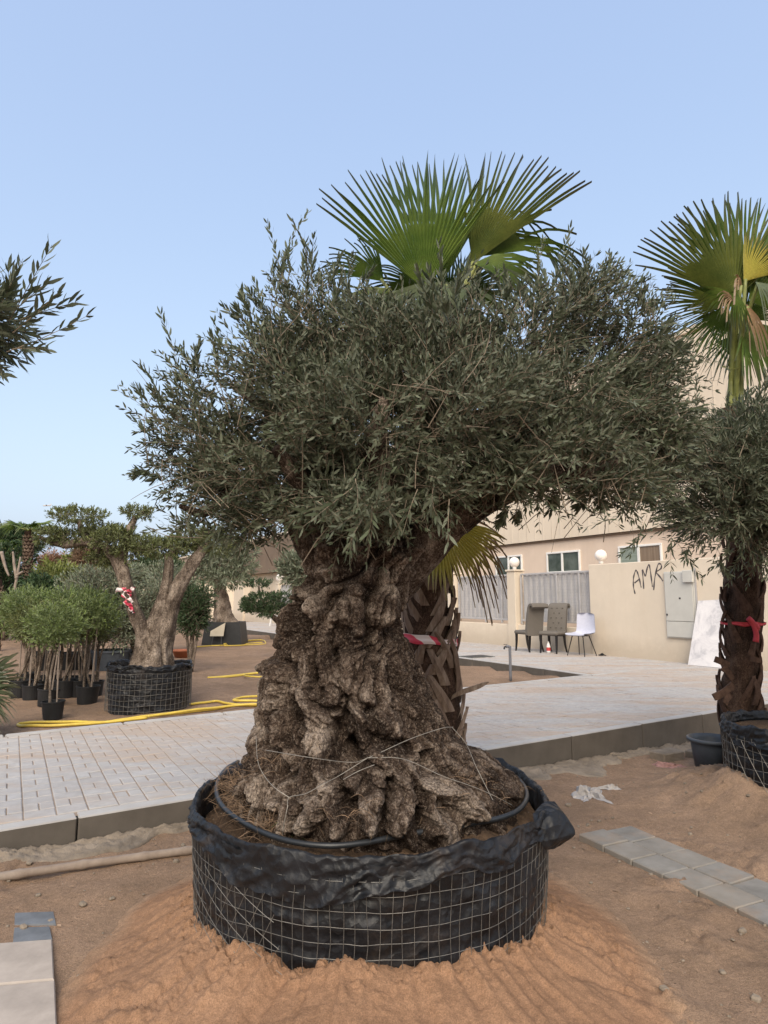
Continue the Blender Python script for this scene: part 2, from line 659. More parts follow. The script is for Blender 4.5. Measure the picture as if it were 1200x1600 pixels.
_g = _m.n('ShaderNodeNewGeometry')
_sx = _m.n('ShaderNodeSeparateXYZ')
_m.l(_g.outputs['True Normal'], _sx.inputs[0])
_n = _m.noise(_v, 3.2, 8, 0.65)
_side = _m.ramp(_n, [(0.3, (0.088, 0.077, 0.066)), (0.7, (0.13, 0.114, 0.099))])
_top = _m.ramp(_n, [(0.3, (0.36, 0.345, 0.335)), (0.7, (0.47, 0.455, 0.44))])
_m.col(_m.mix(_m.ramp(_sx.outputs[2], [(0.4, 0.0), (0.8, 1.0)]), _side, _top))   # paler on upward faces, darker on upright ones
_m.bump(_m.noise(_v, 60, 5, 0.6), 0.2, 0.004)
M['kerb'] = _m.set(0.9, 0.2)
M['haunch'] = simple('rough_concrete', (0.205, 0.17, 0.135), 0.95, 0.15, 0.3, 5, 0.7, dist=0.01)


def mat_paver():
    m = NT('grey_paver')
    g = m.n('ShaderNodeNewGeometry')
    v = g.outputs['Position']
    r = m.rand()
    n = m.noise(v, 14, 7, 0.65)
    base = m.ramp(n, [(0.3, (0.36, 0.345, 0.335)), (0.7, (0.47, 0.455, 0.445))])
    base = m.mix(m.math('MULTIPLY', m.math('ADD', r, m.attr('tint')), 0.22), base, (0.33, 0.30, 0.285))
    # sand blown over the stones in drifts of their own shape
    mp = m.n('ShaderNodeMapping')
    mp.inputs['Rotation'].default_value = (0, 0, -math.radians(32.4))
    mp.inputs['Scale'].default_value = (0.4, 1.7, 1)
    m.l(v, mp.inputs[0])
    d = m.noise(mp.outputs[0], 1.35, 8, 0.68, 0.5)
    m.col(m.mix(m.math('MULTIPLY', m.ramp(d, [(0.44, 0.0), (0.60, 1.0)]), 0.75), base, (0.40, 0.315, 0.25)))
    m.bump(m.noise(v, 90, 4, 0.7), 0.2, 0.003)
    return m.set(0.9, 0.2)


M['paver'] = mat_paver()
M['bedding'] = simple('bedding_sand', (0.30, 0.235, 0.185), 0.95, 0.1, 0.25, 8, 0.4)
M['slab_pale'] = simple('pale_paving_slab', (0.36, 0.315, 0.28), 0.85, 0.25, 0.22, 5, 0.25)
M['slab_grey'] = NT('grey_paving_slab')
_m = M['slab_grey']
_v = _m.coord('Object')
_c = _m.ramp(_m.noise(_v, 7, 7, 0.65), [(0.3, (0.14, 0.136, 0.128)), (0.7, (0.25, 0.242, 0.23))])
_c = _m.mix(_m.math('MULTIPLY', _m.rand(), 0.5), _c, (0.25, 0.215, 0.175))
_c = _m.mix(_m.math('MULTIPLY', _m.ramp(_m.noise(_v, 3.1, 6, 0.7), [(0.5, 0.0), (0.7, 1.0)]), 0.6), _c, (0.28, 0.2, 0.14))
_m.col(_c)
_m.bump(_m.noise(_v, 60, 5, 0.7), 0.3, 0.004)
M['slab_grey'] = _m.set(0.88, 0.2)
M['slate'] = simple('slate_tile', (0.13, 0.14, 0.155), 0.7, 0.35, 0.35, 7, 0.3)


def mat_plaster(name, c, stain):
    m = NT(name)
    g = m.n('ShaderNodeNewGeometry')
    v = g.outputs['Position']
    n1 = m.noise(v, 0.7, 8, 0.62, 0.3)
    mp = m.n('ShaderNodeMapping')
    mp.inputs['Scale'].default_value = (3.0, 3.0, 0.35)
    m.l(v, mp.inputs[0])
    n2 = m.noise(mp.outputs[0], 1.2, 7, 0.7)
    a = m.ramp(n1, [(0.3, tuple(x * 0.9 for x in c)), (0.7, tuple(min(1, x * 1.06) for x in c))])
    a = m.mix(m.math('MULTIPLY', m.ramp(n2, [(0.5, 0.0), (0.75, 1.0)]), 0.35), a, stain)
    xyz = m.n('ShaderNodeSeparateXYZ')
    m.l(v, xyz.inputs[0])
    splash = m.math('SUBTRACT', m.math('ADD', 0.42, m.math('MULTIPLY', m.noise(v, 2.3, 6, 0.7), 0.5)), xyz.outputs[2])   # mud splashed along the foot
    a = m.mix(m.math('MULTIPLY', m.ramp(splash, [(0.0, 0.0), (0.35, 1.0)]), 0.5), a, tuple(x * 0.72 for x in stain))
    n5 = m.noise(v, 9, 8, 0.75)
    a = m.mix(m.math('MULTIPLY', m.ramp(n5, [(0.55, 0.0), (0.75, 1.0)]), 0.25), a, tuple(min(1, x * 1.2) for x in c))
    m.col(a)
    m.bump(m.math('ADD', m.noise(v, 35, 5, 0.6), m.math('MULTIPLY', n5, 0.6)), 0.2, 0.008)
    return m.set(0.92, 0.15)


M['plaster'] = mat_plaster('cream_plaster', (0.65, 0.565, 0.46), (0.55, 0.455, 0.35))
M['plaster_pink'] = mat_plaster('pinkish_plaster', (0.67, 0.545, 0.445), (0.56, 0.43, 0.33))
M['panel'] = mat_plaster('cladding_panel', (0.68, 0.59, 0.48), (0.58, 0.485, 0.375))
M['brown_clad'] = simple('brown_cladding', (0.17, 0.125, 0.09), 0.7, 0.25, 0.12, 1.5, 0)
M['white_frame'] = simple('white_frame', (0.75, 0.74, 0.72), 0.45, 0.4, 0.06, 4, 0)
M['fence'] = simple('grey_fence_sheet', (0.48, 0.47, 0.475), 0.55, 0.35, 0.10, 2.0, 0.05)
M['fence_bar'] = simple('fence_bar', (0.40, 0.39, 0.395), 0.5, 0.4, 0.12, 6, 0)
M['cabinet'] = simple('cabinet_paint', (0.50, 0.49, 0.455), 0.5, 0.35, 0.06, 3, 0.03)
M['dark'] = simple('dark_metal', (0.03, 0.03, 0.032), 0.5, 0.4, 0.3, 8, 0)
M['globe'] = simple('opal_globe', (0.80, 0.76, 0.72), 0.3, 0.5, 0.03, 3, 0)
M['spray'] = simple('spray_paint', (0.085, 0.075, 0.08), 0.7, 0.2, 0.4, 12, 0)
M['fabric'] = simple('grey_upholstery', (0.145, 0.13, 0.115), 0.9, 0.2, 0.12, 60, 0.3)
M['button'] = simple('upholstery_button', (0.07, 0.062, 0.055), 0.8, 0.2, 0.1, 20, 0)
M['black_leg'] = simple('black_leg', (0.015, 0.013, 0.013), 0.4, 0.4, 0.2, 12, 0)
M['shell'] = simple('pale_shell', (0.50, 0.51, 0.60), 0.6, 0.3, 0.06, 20, 0.1)
M['white_plastic'] = simple('white_plastic', (0.70, 0.69, 0.68), 0.45, 0.4, 0.08, 6, 0)
M['red'] = simple('red_plastic', (0.50, 0.06, 0.06), 0.5, 0.4, 0.15, 14, 0)
M['blue'] = simple('blue_plastic', (0.05, 0.075, 0.14), 0.5, 0.4, 0.2, 6, 0)
M['cloth'] = simple('dark_cloth', (0.02, 0.02, 0.022), 0.95, 0.1, 0.3, 10, 0.3)
M['pvc'] = simple('grey_pipe', (0.15, 0.155, 0.175), 0.45, 0.4, 0.15, 10, 0)
M['iron'] = simple('cast_iron', (0.13, 0.135, 0.125), 0.7, 0.3, 0.2, 20, 0.3)
M['tan'] = simple('reed', (0.36, 0.26, 0.15), 0.85, 0.2, 0.3, 15, 0.1)
M['wicker'] = simple('wicker', (0.24, 0.205, 0.17), 0.8, 0.2, 0.3, 30, 0.3)
M['paper'] = simple('crumpled_film', (0.33, 0.31, 0.30), 0.5, 0.4, 0.12, 10, 0.1)
M['pink_rag'] = simple('pinkish_netting', (0.30, 0.17, 0.15), 0.8, 0.2, 0.4, 25, 0.2)
M['board'] = simple('beige_board', (0.42, 0.37, 0.29), 0.8, 0.2, 0.12, 4, 0.1)

_m = NT('bamboo')
_v = _m.coord('Object')
_m.col(_m.ramp(_m.noise(_v, 6, 7, 0.7), [(0.3, (0.17, 0.13, 0.105)), (0.7, (0.33, 0.275, 0.23))]))
_m.bump(_m.noise(_v, 50, 4), 0.3, 0.003)
M['bamboo'] = _m.set(0.75, 0.25)
_m = NT('white_marble')
_v = _m.coord('Object')
_m.col(_m.ramp(_m.noise(_v, 2.6, 9, 0.7, 1.6), [(0.36, (0.50, 0.49, 0.51)), (0.47, (0.66, 0.64, 0.65)), (0.62, (0.74, 0.72, 0.72))]))
M['marble'] = _m.set(0.5, 0.35)
_m = NT('window_glass')
_m.col(_m.ramp(_m.noise(_m.coord('Object'), 2.2, 4), [(0.35, (0.05, 0.065, 0.055)), (0.7, (0.13, 0.155, 0.14))]))
M['glass'] = _m.set(0.12, 0.5)
_m = NT('curtained_glass')
_m.col(_m.ramp(_m.noise(_m.coord('Object', (8, 8, 0.3)), 2.2, 4), [(0.35, (0.17, 0.12, 0.08)), (0.7, (0.27, 0.20, 0.14))]))
M['glass_brown'] = _m.set(0.25, 0.5)
_m = NT('green_blind')
_m.col(_m.ramp(_m.noise(_m.coord('Object', (0.3, 0.3, 30)), 1.2, 3), [(0.35, (0.20, 0.24, 0.20)), (0.7, (0.28, 0.32, 0.275))]))
M['glass_green'] = _m.set(0.3, 0.5)
_m = NT('blue_glass')
_m.col((0.018, 0.045, 0.085))
M['glass_blue'] = _m.set(0.08, 0.6)


def mat_tape():
    m = NT('barrier_tape')
    v = m.coord('Object', (1, 1, 1))
    x = m.n('ShaderNodeTexWave', wave_type='BANDS', bands_direction='DIAGONAL')
    x.inputs['Scale'].default_value = 4.5
    x.inputs['Distortion'].default_value = 0.6
    m.l(v, x.inputs[0])
    m.col(m.ramp(x.outputs[1], [(0.46, (0.50, 0.045, 0.085)), (0.54, (0.66, 0.58, 0.57))]))
    return m.set(0.45, 0.4)


M['tape'] = mat_tape()
M['tie_red'] = simple('red_tie', (0.46, 0.05, 0.065), 0.6, 0.3, 0.2, 20, 0.1)

# ------------------------------------------------------------------ layout frames
ZR = 0.19                                           # top of the paving
O2 = np.array([-2.024, 3.567])                      # a point on the near kerb
VV = np.array([math.cos(math.radians(32.4)), math.sin(math.radians(32.4))])     # along the road
UU = np.array([-math.sin(math.radians(30)), math.cos(math.radians(30))])        # across the road, along the wall
NN = np.array([math.cos(math.radians(30)), math.sin(math.radians(30))])         # out of the wall, away from the road
W0 = np.array([4.561, 14.325])
S_SIDE, S_WALL = 8.1, 11.46
INV = np.linalg.inv(np.stack([VV, UU], 1))


def st(s, t, z=0.0):
    p = O2 + s * VV + t * UU
    return np.array([p[0], p[1], z])


def to_st(x, y):
    d = np.stack([np.asarray(x, float) - O2[0], np.asarray(y, float) - O2[1]], -1)
    return d @ INV.T


def t_far(s):
    return 2.69 + 0.0313 * s


def wp(a, b, z):
    p = W0 + a * UU + b * NN
    return np.array([p[0], p[1], z])


def waz(px, py, b=0.0):
    """pixel -> (a, z) on the plane parallel to the wall at offset b"""
    d = ray(px, py)
    t = (W0.dot(NN) + b) / (d[:2].dot(NN))
    p = d[:2] * t
    return (p - W0).dot(UU), CAM_H + d[2] * t


RW = np.stack([np.array([UU[0], UU[1], 0]), np.array([NN[0], NN[1], 0]), np.array([0, 0, 1.0])], 1)     # wall frame -> world (left-handed order handled by box symmetry)


def wbox(mb, a0, a1, b0, b1, z0, z1, bevel=0.0):
    V, Fq = box((0, 0, 0), (abs(a1 - a0), abs(b1 - b0), abs(z1 - z0)), None, bevel)
    V = V + np.array([(a0 + a1) / 2, (b0 + b1) / 2, (z0 + z1) / 2])
    P = W0[None, :] + V[:, :1] * UU[None, :] + V[:, 1:2] * NN[None, :]
    W = np.column_stack([P, V[:, 2]])
    mb.add(W, [tuple(reversed(q)) for q in Fq])
    return mb


POT = np.array([-0.055, 2.97])
POT_R = 0.75
RPOT = np.array([3.02, 4.72])
RPOT_R = 0.54


def ground_h(x, y):
    x = np.asarray(x, float)
    y = np.asarray(y, float)
    P = np.stack([x, y, np.zeros_like(x)], -1).reshape(-1, 3)
    q = to_st(x, y)
    s, t = q[..., 0], q[..., 1]
    near = 0.015 - 0.028 * np.clip(x + 0.6, -1.5, 4.5)
    near = near + 0.016 * fbm(P * 0.9, 3, 3).reshape(x.shape) + 0.007 * fbm(P * 6, 5, 9, 0.6).reshape(x.shape)
    lump = np.clip(fbm(P * 2.1 + 40, 3, 31).reshape(x.shape) - 0.35, 0, 1)
    near = near + 0.028 * lump * (1 + 1.2 * fbm(P * 17, 4, 77, 0.65).reshape(x.shape))
    rm = np.hypot(x - RPOT[0], y - RPOT[1])
    near = near + 0.20 * np.exp(-(np.clip(rm - 0.50, 0, 9) / 0.42) ** 2) * (1 + 0.25 * fbm(P * 4, 3, 5).reshape(x.shape))
    far = 0.115 + 0.02 * fbm(P * 0.8, 4, 13).reshape(x.shape) + 0.008 * fbm(P * 6, 3, 15).reshape(x.shape)
    tf = t_far(s)
    under = -0.20
    h = np.where(t < -0.005, near, under)
    side = (s > S_SIDE - 0.05) & (t > -0.005)
    h = np.where((t > tf + 0.05) & ~side, far, h)
    return h


# ------------------------------------------------------------------ ground sheet
def axis(lo, hi, step, ext, k=1.22):
    a = list(np.arange(lo, hi + 1e-6, step))
    d = step
    while a[-1] < ext:
        d *= k
        a.append(a[-1] + d)
    d = step
    while a[0] > -ext:
        d *= k
        a.insert(0, a[0] - d)
    return np.array(a)


gx = axis(-3.2, 4.6, 0.026, 900)
gy = axis(0.6, 8.2, 0.028, 900)
GX, GY = np.meshgrid(gx, gy)
GZ = ground_h(GX, GY)
mb = MB().add(np.stack([GX, GY, GZ], -1), grid_faces(len(gy), len(gx)))
ground = put('ground', mb, M['ground'], smooth=True, kind='structure')

# loose red sand heaped round the planter
n_a, n_r = 620, 190
aa = np.linspace(0, 2 * math.pi, n_a, endpoint=False)
rr = np.concatenate([np.linspace(POT_R - 0.10, POT_R + 0.32, 110), np.linspace(POT_R + 0.33, 2.2, n_r - 110)])
A, R_ = np.meshgrid(aa, rr)
X, Y = POT[0] + R_ * np.cos(A), POT[1] + R_ * np.sin(A)
front = np.clip(-np.sin(A) * 0.5 + 0.5, 0, 1)
P = np.stack([X, Y, np.zeros_like(X)], -1).reshape(-1, 3)
C1 = np.stack([np.cos(A), np.sin(A), 0 * A], -1).reshape(-1, 3)
edge = fbm(C1 * 6, 5, 4, 0.6).reshape(A.shape)
H0 = 0.065 + 0.150 * front ** 1.6 + 0.030 * edge * (0.4 + 0.6 * front)
wid = 0.34 + 0.50 * np.clip(-np.sin(A), 0, 1) ** 1.5 + 0.07 * fbm(C1 * 1.8 + 4, 4, 8).reshape(A.shape) + 0.10 * np.clip(np.cos(A + .5), 0, 1)
q = np.clip((R_ - POT_R) / wid, 0, 1.5)
prof = np.clip(1 - q, 0, 1)
prof = prof * (0.75 + 0.25 * prof)
HM = (H0 + 0.012) * prof - 0.012
gul = fbm(np.concatenate([C1[:, :2] * 11, R_.ravel()[:, None] * 1.1], 1), 4, 21, 0.6).reshape(A.shape)
HM = HM + np.clip(prof * 2, 0, 1) * (0.0015 * gul + 0.004 * fbm(P * 9, 6, 2, 0.62).reshape(A.shape))
clod = np.clip(fbm(P * 24, 4, 6, 0.6).reshape(A.shape) - 0.1, 0, 1)
HM = HM + 0.024 * clod * np.exp(-(np.clip(R_ - POT_R, 0, 9) / 0.10) ** 2)
groove = np.exp(-((A - (2 * math.pi - 0.62 + 0.10 * np.sin(R_ * 7))) / 0.03) ** 2) + 0.6 * np.exp(-((A - (2 * math.pi - 0.42 + 0.07 * np.sin(R_ * 9))) / 0.035) ** 2)
HM = HM - 0.014 * groove * np.clip(prof * 3, 0, 1)
GH = ground_h(X, Y)
top = np.where(q < 1.05, GH + HM, GH - 0.03)
mb = MB().add(np.stack([X, Y, top], -1), grid_faces(len(rr), n_a, True), np.clip((top - GH) / 0.05, 0, 1).ravel() + 0.001)
mound = put('sand_mound', mb, M['mound'], smooth=True, kind='structure')

# ------------------------------------------------------------------ road: bedding, kerbs, pavers
mb = MB()
bed = []
for (s0, s1, t0, t1) in ((-9, S_SIDE, 0.05, None), (S_SIDE, S_WALL + 0.3, 0.05, 42.0)):
    ss = np.linspace(s0, s1, 24)
    tt = np.linspace(0, 1, 30)
    S_, T_ = np.meshgrid(ss, tt)
    tmax = t_far(S_) if t1 is None else t1
    T2 = t0 + T_ * (tmax - t0)
    xy = O2 + S_[..., None] * VV + T2[..., None] * UU
    mb.add(np.concatenate([xy, np.full(xy.shape[:2] + (1,), ZR - 0.0065)], -1), grid_faces(30, 24))
road = put('paved_road', mb, M['bedding'], kind='structure')
mb = MB()
ss = np.linspace(S_WALL - 0.5, 22, 12)
tt = np.linspace(-8, 0.05, 10)
S_, T_ = np.meshgrid(ss, tt)
xy = O2 + S_[..., None] * VV + T_[..., None] * UU
mb.add(np.concatenate([xy, np.full(xy.shape[:2] + (1,), ZR - 0.02)], -1), grid_faces(10, 12))

KERB_W = 0.11
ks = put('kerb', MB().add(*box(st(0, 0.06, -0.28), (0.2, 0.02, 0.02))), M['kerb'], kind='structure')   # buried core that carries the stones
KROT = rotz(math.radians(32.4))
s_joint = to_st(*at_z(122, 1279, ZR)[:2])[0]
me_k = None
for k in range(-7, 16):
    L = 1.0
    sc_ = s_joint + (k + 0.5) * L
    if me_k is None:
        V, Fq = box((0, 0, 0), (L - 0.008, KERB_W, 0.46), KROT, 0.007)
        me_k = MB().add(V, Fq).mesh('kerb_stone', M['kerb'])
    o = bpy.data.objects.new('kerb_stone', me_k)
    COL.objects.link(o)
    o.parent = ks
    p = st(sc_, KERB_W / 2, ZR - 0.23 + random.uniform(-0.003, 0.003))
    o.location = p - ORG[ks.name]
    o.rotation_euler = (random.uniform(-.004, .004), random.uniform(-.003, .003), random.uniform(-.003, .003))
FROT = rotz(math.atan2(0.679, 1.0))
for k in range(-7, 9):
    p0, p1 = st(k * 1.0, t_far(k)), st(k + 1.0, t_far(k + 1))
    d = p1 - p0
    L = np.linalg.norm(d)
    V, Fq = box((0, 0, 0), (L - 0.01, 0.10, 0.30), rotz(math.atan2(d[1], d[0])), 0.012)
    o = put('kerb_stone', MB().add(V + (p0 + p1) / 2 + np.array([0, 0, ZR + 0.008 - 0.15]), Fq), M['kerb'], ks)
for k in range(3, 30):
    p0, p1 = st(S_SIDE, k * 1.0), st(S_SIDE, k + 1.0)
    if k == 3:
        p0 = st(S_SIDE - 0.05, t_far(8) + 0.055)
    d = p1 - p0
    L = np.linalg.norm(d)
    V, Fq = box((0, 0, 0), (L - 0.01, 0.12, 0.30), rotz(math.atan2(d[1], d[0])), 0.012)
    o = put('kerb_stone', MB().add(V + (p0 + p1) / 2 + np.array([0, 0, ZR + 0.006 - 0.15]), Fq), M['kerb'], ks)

PA, PB = 0.1655, 0.145                                 # paver pattern: a full stone, then two halves
rects = []
col0 = to_st(*at_z(37, 1283, ZR)[:2])[0]
for i in range(-44, 72):
    for j in range(0, 200):
        t0 = KERB_W + 0.006 + j * PB
        s0 = col0 + i * PA
        tm = t_far(s0) - 0.055 if s0 < S_SIDE else 28.0
        if t0 + 0.05 > tm or s0 + PA > S_WALL + 0.05 and s0 + 0.05 > S_WALL:
            if not (s0 >= S_WALL and t0 < -1):
                if t0 + 0.05 > tm or s0 > S_WALL:
                    continue
        t1 = min(t0 + PB, tm)
        if j % 2 == 0:
            rects.append((s0, s0 + PA, t0, t1))
        else:
            rects.append((s0, s0 + PA / 2, t0, t1))
            rects.append((s0 + PA / 2, s0 + PA, t0, t1))
rects = np.array(rects)
gap = 0.0032
cs, ct = (rects[:, 0] + rects[:, 1]) / 2, (rects[:, 2] + rects[:, 3]) / 2
cxy = O2 + cs[:, None] * VV + ct[:, None] * UU
px_, py_ = proj(np.column_stack([cxy, np.full(len(cxy), ZR)]))
infr = (px_ > -10) & (px_ < 1210) & (cxy[:, 1] > 0.5) & (py_ < 1400)
hid = (px_ > 395) & (px_ < 715) | ((px_ > 335) & (px_ < 775) & (py_ > 1150)) | (px_ > 1125)
vis = infr & ~hid
dist = np.hypot(cxy[:, 0], cxy[:, 1])
order = np.argsort(np.where(vis, dist, 1e9))
singles = set(order[:298].tolist())


def paver_geo(r, dz, tilt):
    s0, s1, t0, t1 = r[0] + gap, r[1] - gap, r[2] + gap, r[3] - gap
    b = 0.005
    pts = []
    for (e, z) in ((0.0, -0.02), (0.0, -0.004), (b, 0.0)):
        for (s, t) in ((s0 + e, t0 + e), (s1 - e, t0 + e), (s1 - e, t1 - e), (s0 + e, t1 - e)):
            p = O2 + s * VV + t * UU
            pts.append((p[0], p[1], ZR + z + dz + tilt[0] * (s - s0) + tilt[1] * (t - t0)))
    return pts


PF = []
for l in (0, 1):
    for k in range(4):
        PF.append((l * 4 + k, l * 4 + (k + 1) % 4, (l + 1) * 4 + (k + 1) % 4, (l + 1) * 4 + k))
PF.append((8, 9, 10, 11))
PF = np.array(PF)
rest_V, rest_F, rest_T, nb = [], [], [], 0
for i, r in enumerate(rects):
    if not (-60 < px_[i] < 1300 and cxy[i, 1] > 0.3) and dist[i] > 9:
        continue
    dz = RNG.normal(0, 0.0018)
    tl = RNG.normal(0, 0.006, 2)
    pts = paver_geo(r, dz, tl)
    tv = RNG.random()
    if i in singles:
        put('paver', MB().add(pts, PF, tv), M['paver'], road)
    else:
        rest_V.append(pts)
        rest_F.append(PF + nb)
        rest_T.append(np.full(12, tv))
        nb += 12
mb = MB()
mb.add(np.concatenate([np.array(p) for p in rest_V]), np.concatenate(rest_F), np.concatenate(rest_T))
put('paver_field', mb, M['paver'], road, kind='stuff')

# spilt concrete at the foot of the kerb
hmb = MB()
for (s0, s1, w, seed) in ((to_st(*at_z(60, 1310, 0)[:2])[0] - .3, to_st(*at_z(300, 1290, 0)[:2])[0], 0.17, 3), (3.35, 4.9, 0.30, 5), (4.85, 6.3, 0.24, 8)):
    ns, nt = 90, 22
    S_, T_ = np.meshgrid(np.linspace(s0, s1, ns), np.linspace(0, 1, nt))
    k = (S_ - s0) / (s1 - s0)
    ww = w * np.clip(np.sin(k * math.pi), 0, 1) ** 0.35 * (1 + 0.45 * fbm(np.stack([S_ * 3.5, 0 * S_ + seed, 0 * S_], -1).reshape(-1, 3), 4, seed).reshape(S_.shape))
    xy = O2 + S_[..., None] * VV - (T_ * ww)[..., None] * UU + 0.004 * VV
    gh = ground_h(xy[..., 0], xy[..., 1])
    P = np.stack([S_ * 9, T_ * 5, 0 * S_], -1).reshape(-1, 3)
    hh = 0.030 * np.clip(1 - T_ ** 4, 0, 1) * (1 - 0.3 * T_) + 0.013 * fbm(P * 1.6, 5, seed, 0.65).reshape(S_.shape) * (1 - T_ ** 4) - 0.02 * (T_ > 0.97)
    hmb.add(np.concatenate([xy, (gh + hh)[..., None]], -1), grid_faces(nt, ns)[:, ::-1])
put('concrete_haunch', hmb, M['haunch'], smooth=True, kind='structure')

# ------------------------------------------------------------------ boundary wall, fence panels, globes
zt_w = waz(925, 882)[1]
a_c = 0.0
bw = thing('boundary_wall', wp(0, 0, ZR), 'cream plastered boundary wall with dark spray-painted letters and low fence bays', 'wall')
mb = MB()
wbox(mb, -12.0, a_c, 0.0, 0.22, 0.0, zt_w, 0.012)
put('wall_panel', mb, M['plaster'], bw)
aP1, aP0 = waz(711, 985)[0], waz(697, 985)[0]
aB1, aB0 = waz(795, 985)[0], waz(808, 985)[0]
z_low = waz(808, 976)[1]
z_pier = waz(800, 893)[1]
mb = MB()
wbox(mb, a_c + .001, 40.0, 0.03, 0.20, 0.0, z_low, 0.01)
put('low_wall', mb, M['plaster'], bw)
piers = [(aB0, aB1), (aP1, aP0)]
step = aP0 - aB1
for k in range(1, 6):
    piers.append((aP0 + k * step * 1.02 - 0.3, aP0 + k * step * 1.02))
for (q0, q1) in piers:
    mb = MB()
    wbox(mb, q0, q1, -0.03, 0.26, 0.0, z_pier, 0.012)
    wbox(mb, q0 - 0.03, q1 + 0.03, -0.06, 0.29, z_pier + .001, z_pier + 0.05, 0.01)
    put('pier', mb, M['plaster'], bw)
# spray-painted letters, a flat print standing 3 mm proud
strokes = {
    'graffiti_letter': [[[(1000.0, 927), (991, 915), (990, 905), (993, 892), (995, 889), (997, 894), (1002, 912), (1003, 917)], [(991.5, 911), (999, 905)]],
                        [[(1006, 920), (1005, 905), (1004, 890), (1007, 897), (1009, 900), (1011, 889), (1014, 882), (1016, 890), (1018, 905), (1019.5, 917)]],
                        [[(1021.5, 922), (1023, 905), (1026, 890), (1029, 881), (1033, 882), (1033, 888), (1026, 893), (1025, 894), (1031, 901), (1036, 908)]]]}
strokes['graffiti_letter'][0][0] = [(992.5, 928), (990, 917), (990, 903), (993, 892), (995.5, 893), (999, 904), (1002, 918)]
for L in strokes['graffiti_letter']:
    mb = MB()
    for s in L:
        p = spline([waz(x, y) for x, y in s], 30)
        d = np.gradient(p, axis=0)
        nrm = unit(np.stack([-d[:, 1], d[:, 0]], 1)) * 0.0135 * (1 + .35 * np.sin(np.arange(30) * 1.3))[:, None]
        l, r = p + nrm, p - nrm
        V = [wp(a, -0.003, z) for a, z in l] + [wp(a, -0.003, z) for a, z in r]
        n = len(p)
        mb.add(V, [(i, i + 1, n + i + 1, n + i) for i in range(n - 1)])
    put('graffiti_letter', mb, M['spray'], bw)

CAB0, CAB1 = waz(1089, 950)[0], waz(1042, 950)[0]
cz0, cz1 = waz(1060, 997)[1], waz(1060, 893)[1]
cb = thing('electrical_cabinet', wp((CAB0 + CAB1) / 2, 0, cz0), 'pale grey electrical cabinet with two doors set on the cream wall', 'cabinet')
mb = MB()
wbox(mb, CAB0, CAB1, -0.045, -0.002, cz0, cz1, 0.006)
put('body', mb, M['cabinet'], cb)
zs_ = waz(1060, 971)[1]
for (z0, z1) in ((cz0 + 0.02, zs_ - 0.006), (zs_ + 0.006, cz1 - 0.02)):
    mb = MB()
    wbox(mb, CAB0 + 0.03, CAB1 - 0.02, -0.062, -0.046, z0, z1, 0.005)
    dr = put('door', mb, M['cabinet'], cb)
    if z1 > zs_ + 0.1:
        mb = MB()
        wbox(mb, CAB1 - 0.06, CAB1 - 0.03, -0.075, -0.0625, z0 + 0.10, z0 + 0.14, 0.004)
        put('lock', mb, M['dark'], dr)
        mb = MB()
        wbox(mb, (CAB0 + CAB1) / 2 - .04, (CAB0 + CAB1) / 2, -0.07, -0.0625, z0 + 0.42, z0 + 0.45, 0.003)
        put('badge', mb, M['dark'], dr)
mb = MB()
x0, x1 = waz(1088, 908)[0], waz(1072, 908)[0]
wbox(mb, x0, x1, -0.115, -0.0635, waz(1080, 910)[1], waz(1080, 891)[1], 0.008)
put('meter_box', mb, M['cabinet'], cb)
mb = MB()
wbox(mb, CAB0 - 0.03, CAB0 - 0.005, -0.03, -0.002, cz0, cz1 + 0.05)
put('conduit', mb, M['fence_bar'], cb)


def globe_lamp(px, py, r_px, top_z, a, b, label):
    depth = wp(a, b, 0)[1]
    r = r_px * depth / F_PX
    t = thing('globe_lamp', wp(a, b, top_z), label, 'lamp', 'globe lamps on the boundary wall')
    c = wp(a, b, top_z)
    V, Fq = lathe([(0.001, 0), (0.05, 0.0), (0.05, 0.10), (0.001, 0.10)], 20, c)
    put('lamp_base', MB().add(V, Fq), M['white_plastic'], t, True)
    zc = top_z + 0.06 + r
    pr = [(max(0.001, r * math.sin(x)), -r * math.cos(x)) for x in np.linspace(0, math.pi, 20)]
    V, Fq = lathe(pr, 28, c + np.array([0, 0, zc - top_z]))
    put('globe', MB().add(V, Fq), M['globe'], t, True)
    return t


globe_lamp(804.8, 878.8, 8.0, z_pier + 0.05, (aB0 + aB1) / 2, 0.11, 'white globe lamp on the fence pier between the two fence bays')
globe_lamp(934, 866, 9.3, zt_w, waz(934, 882)[0], 0.11, 'largest white globe lamp, on the wall end beside the painted letters')
pk = min(piers, key=lambda q: abs(proj(wp((q[0] + q[1]) / 2, 0, 1))[0] - 433))
globe_lamp(433, 905, 6.0, z_pier + 0.05, (pk[0] + pk[1]) / 2, 0.11, 'small far globe lamp above the cloud-pruned shrub left of the trunk')


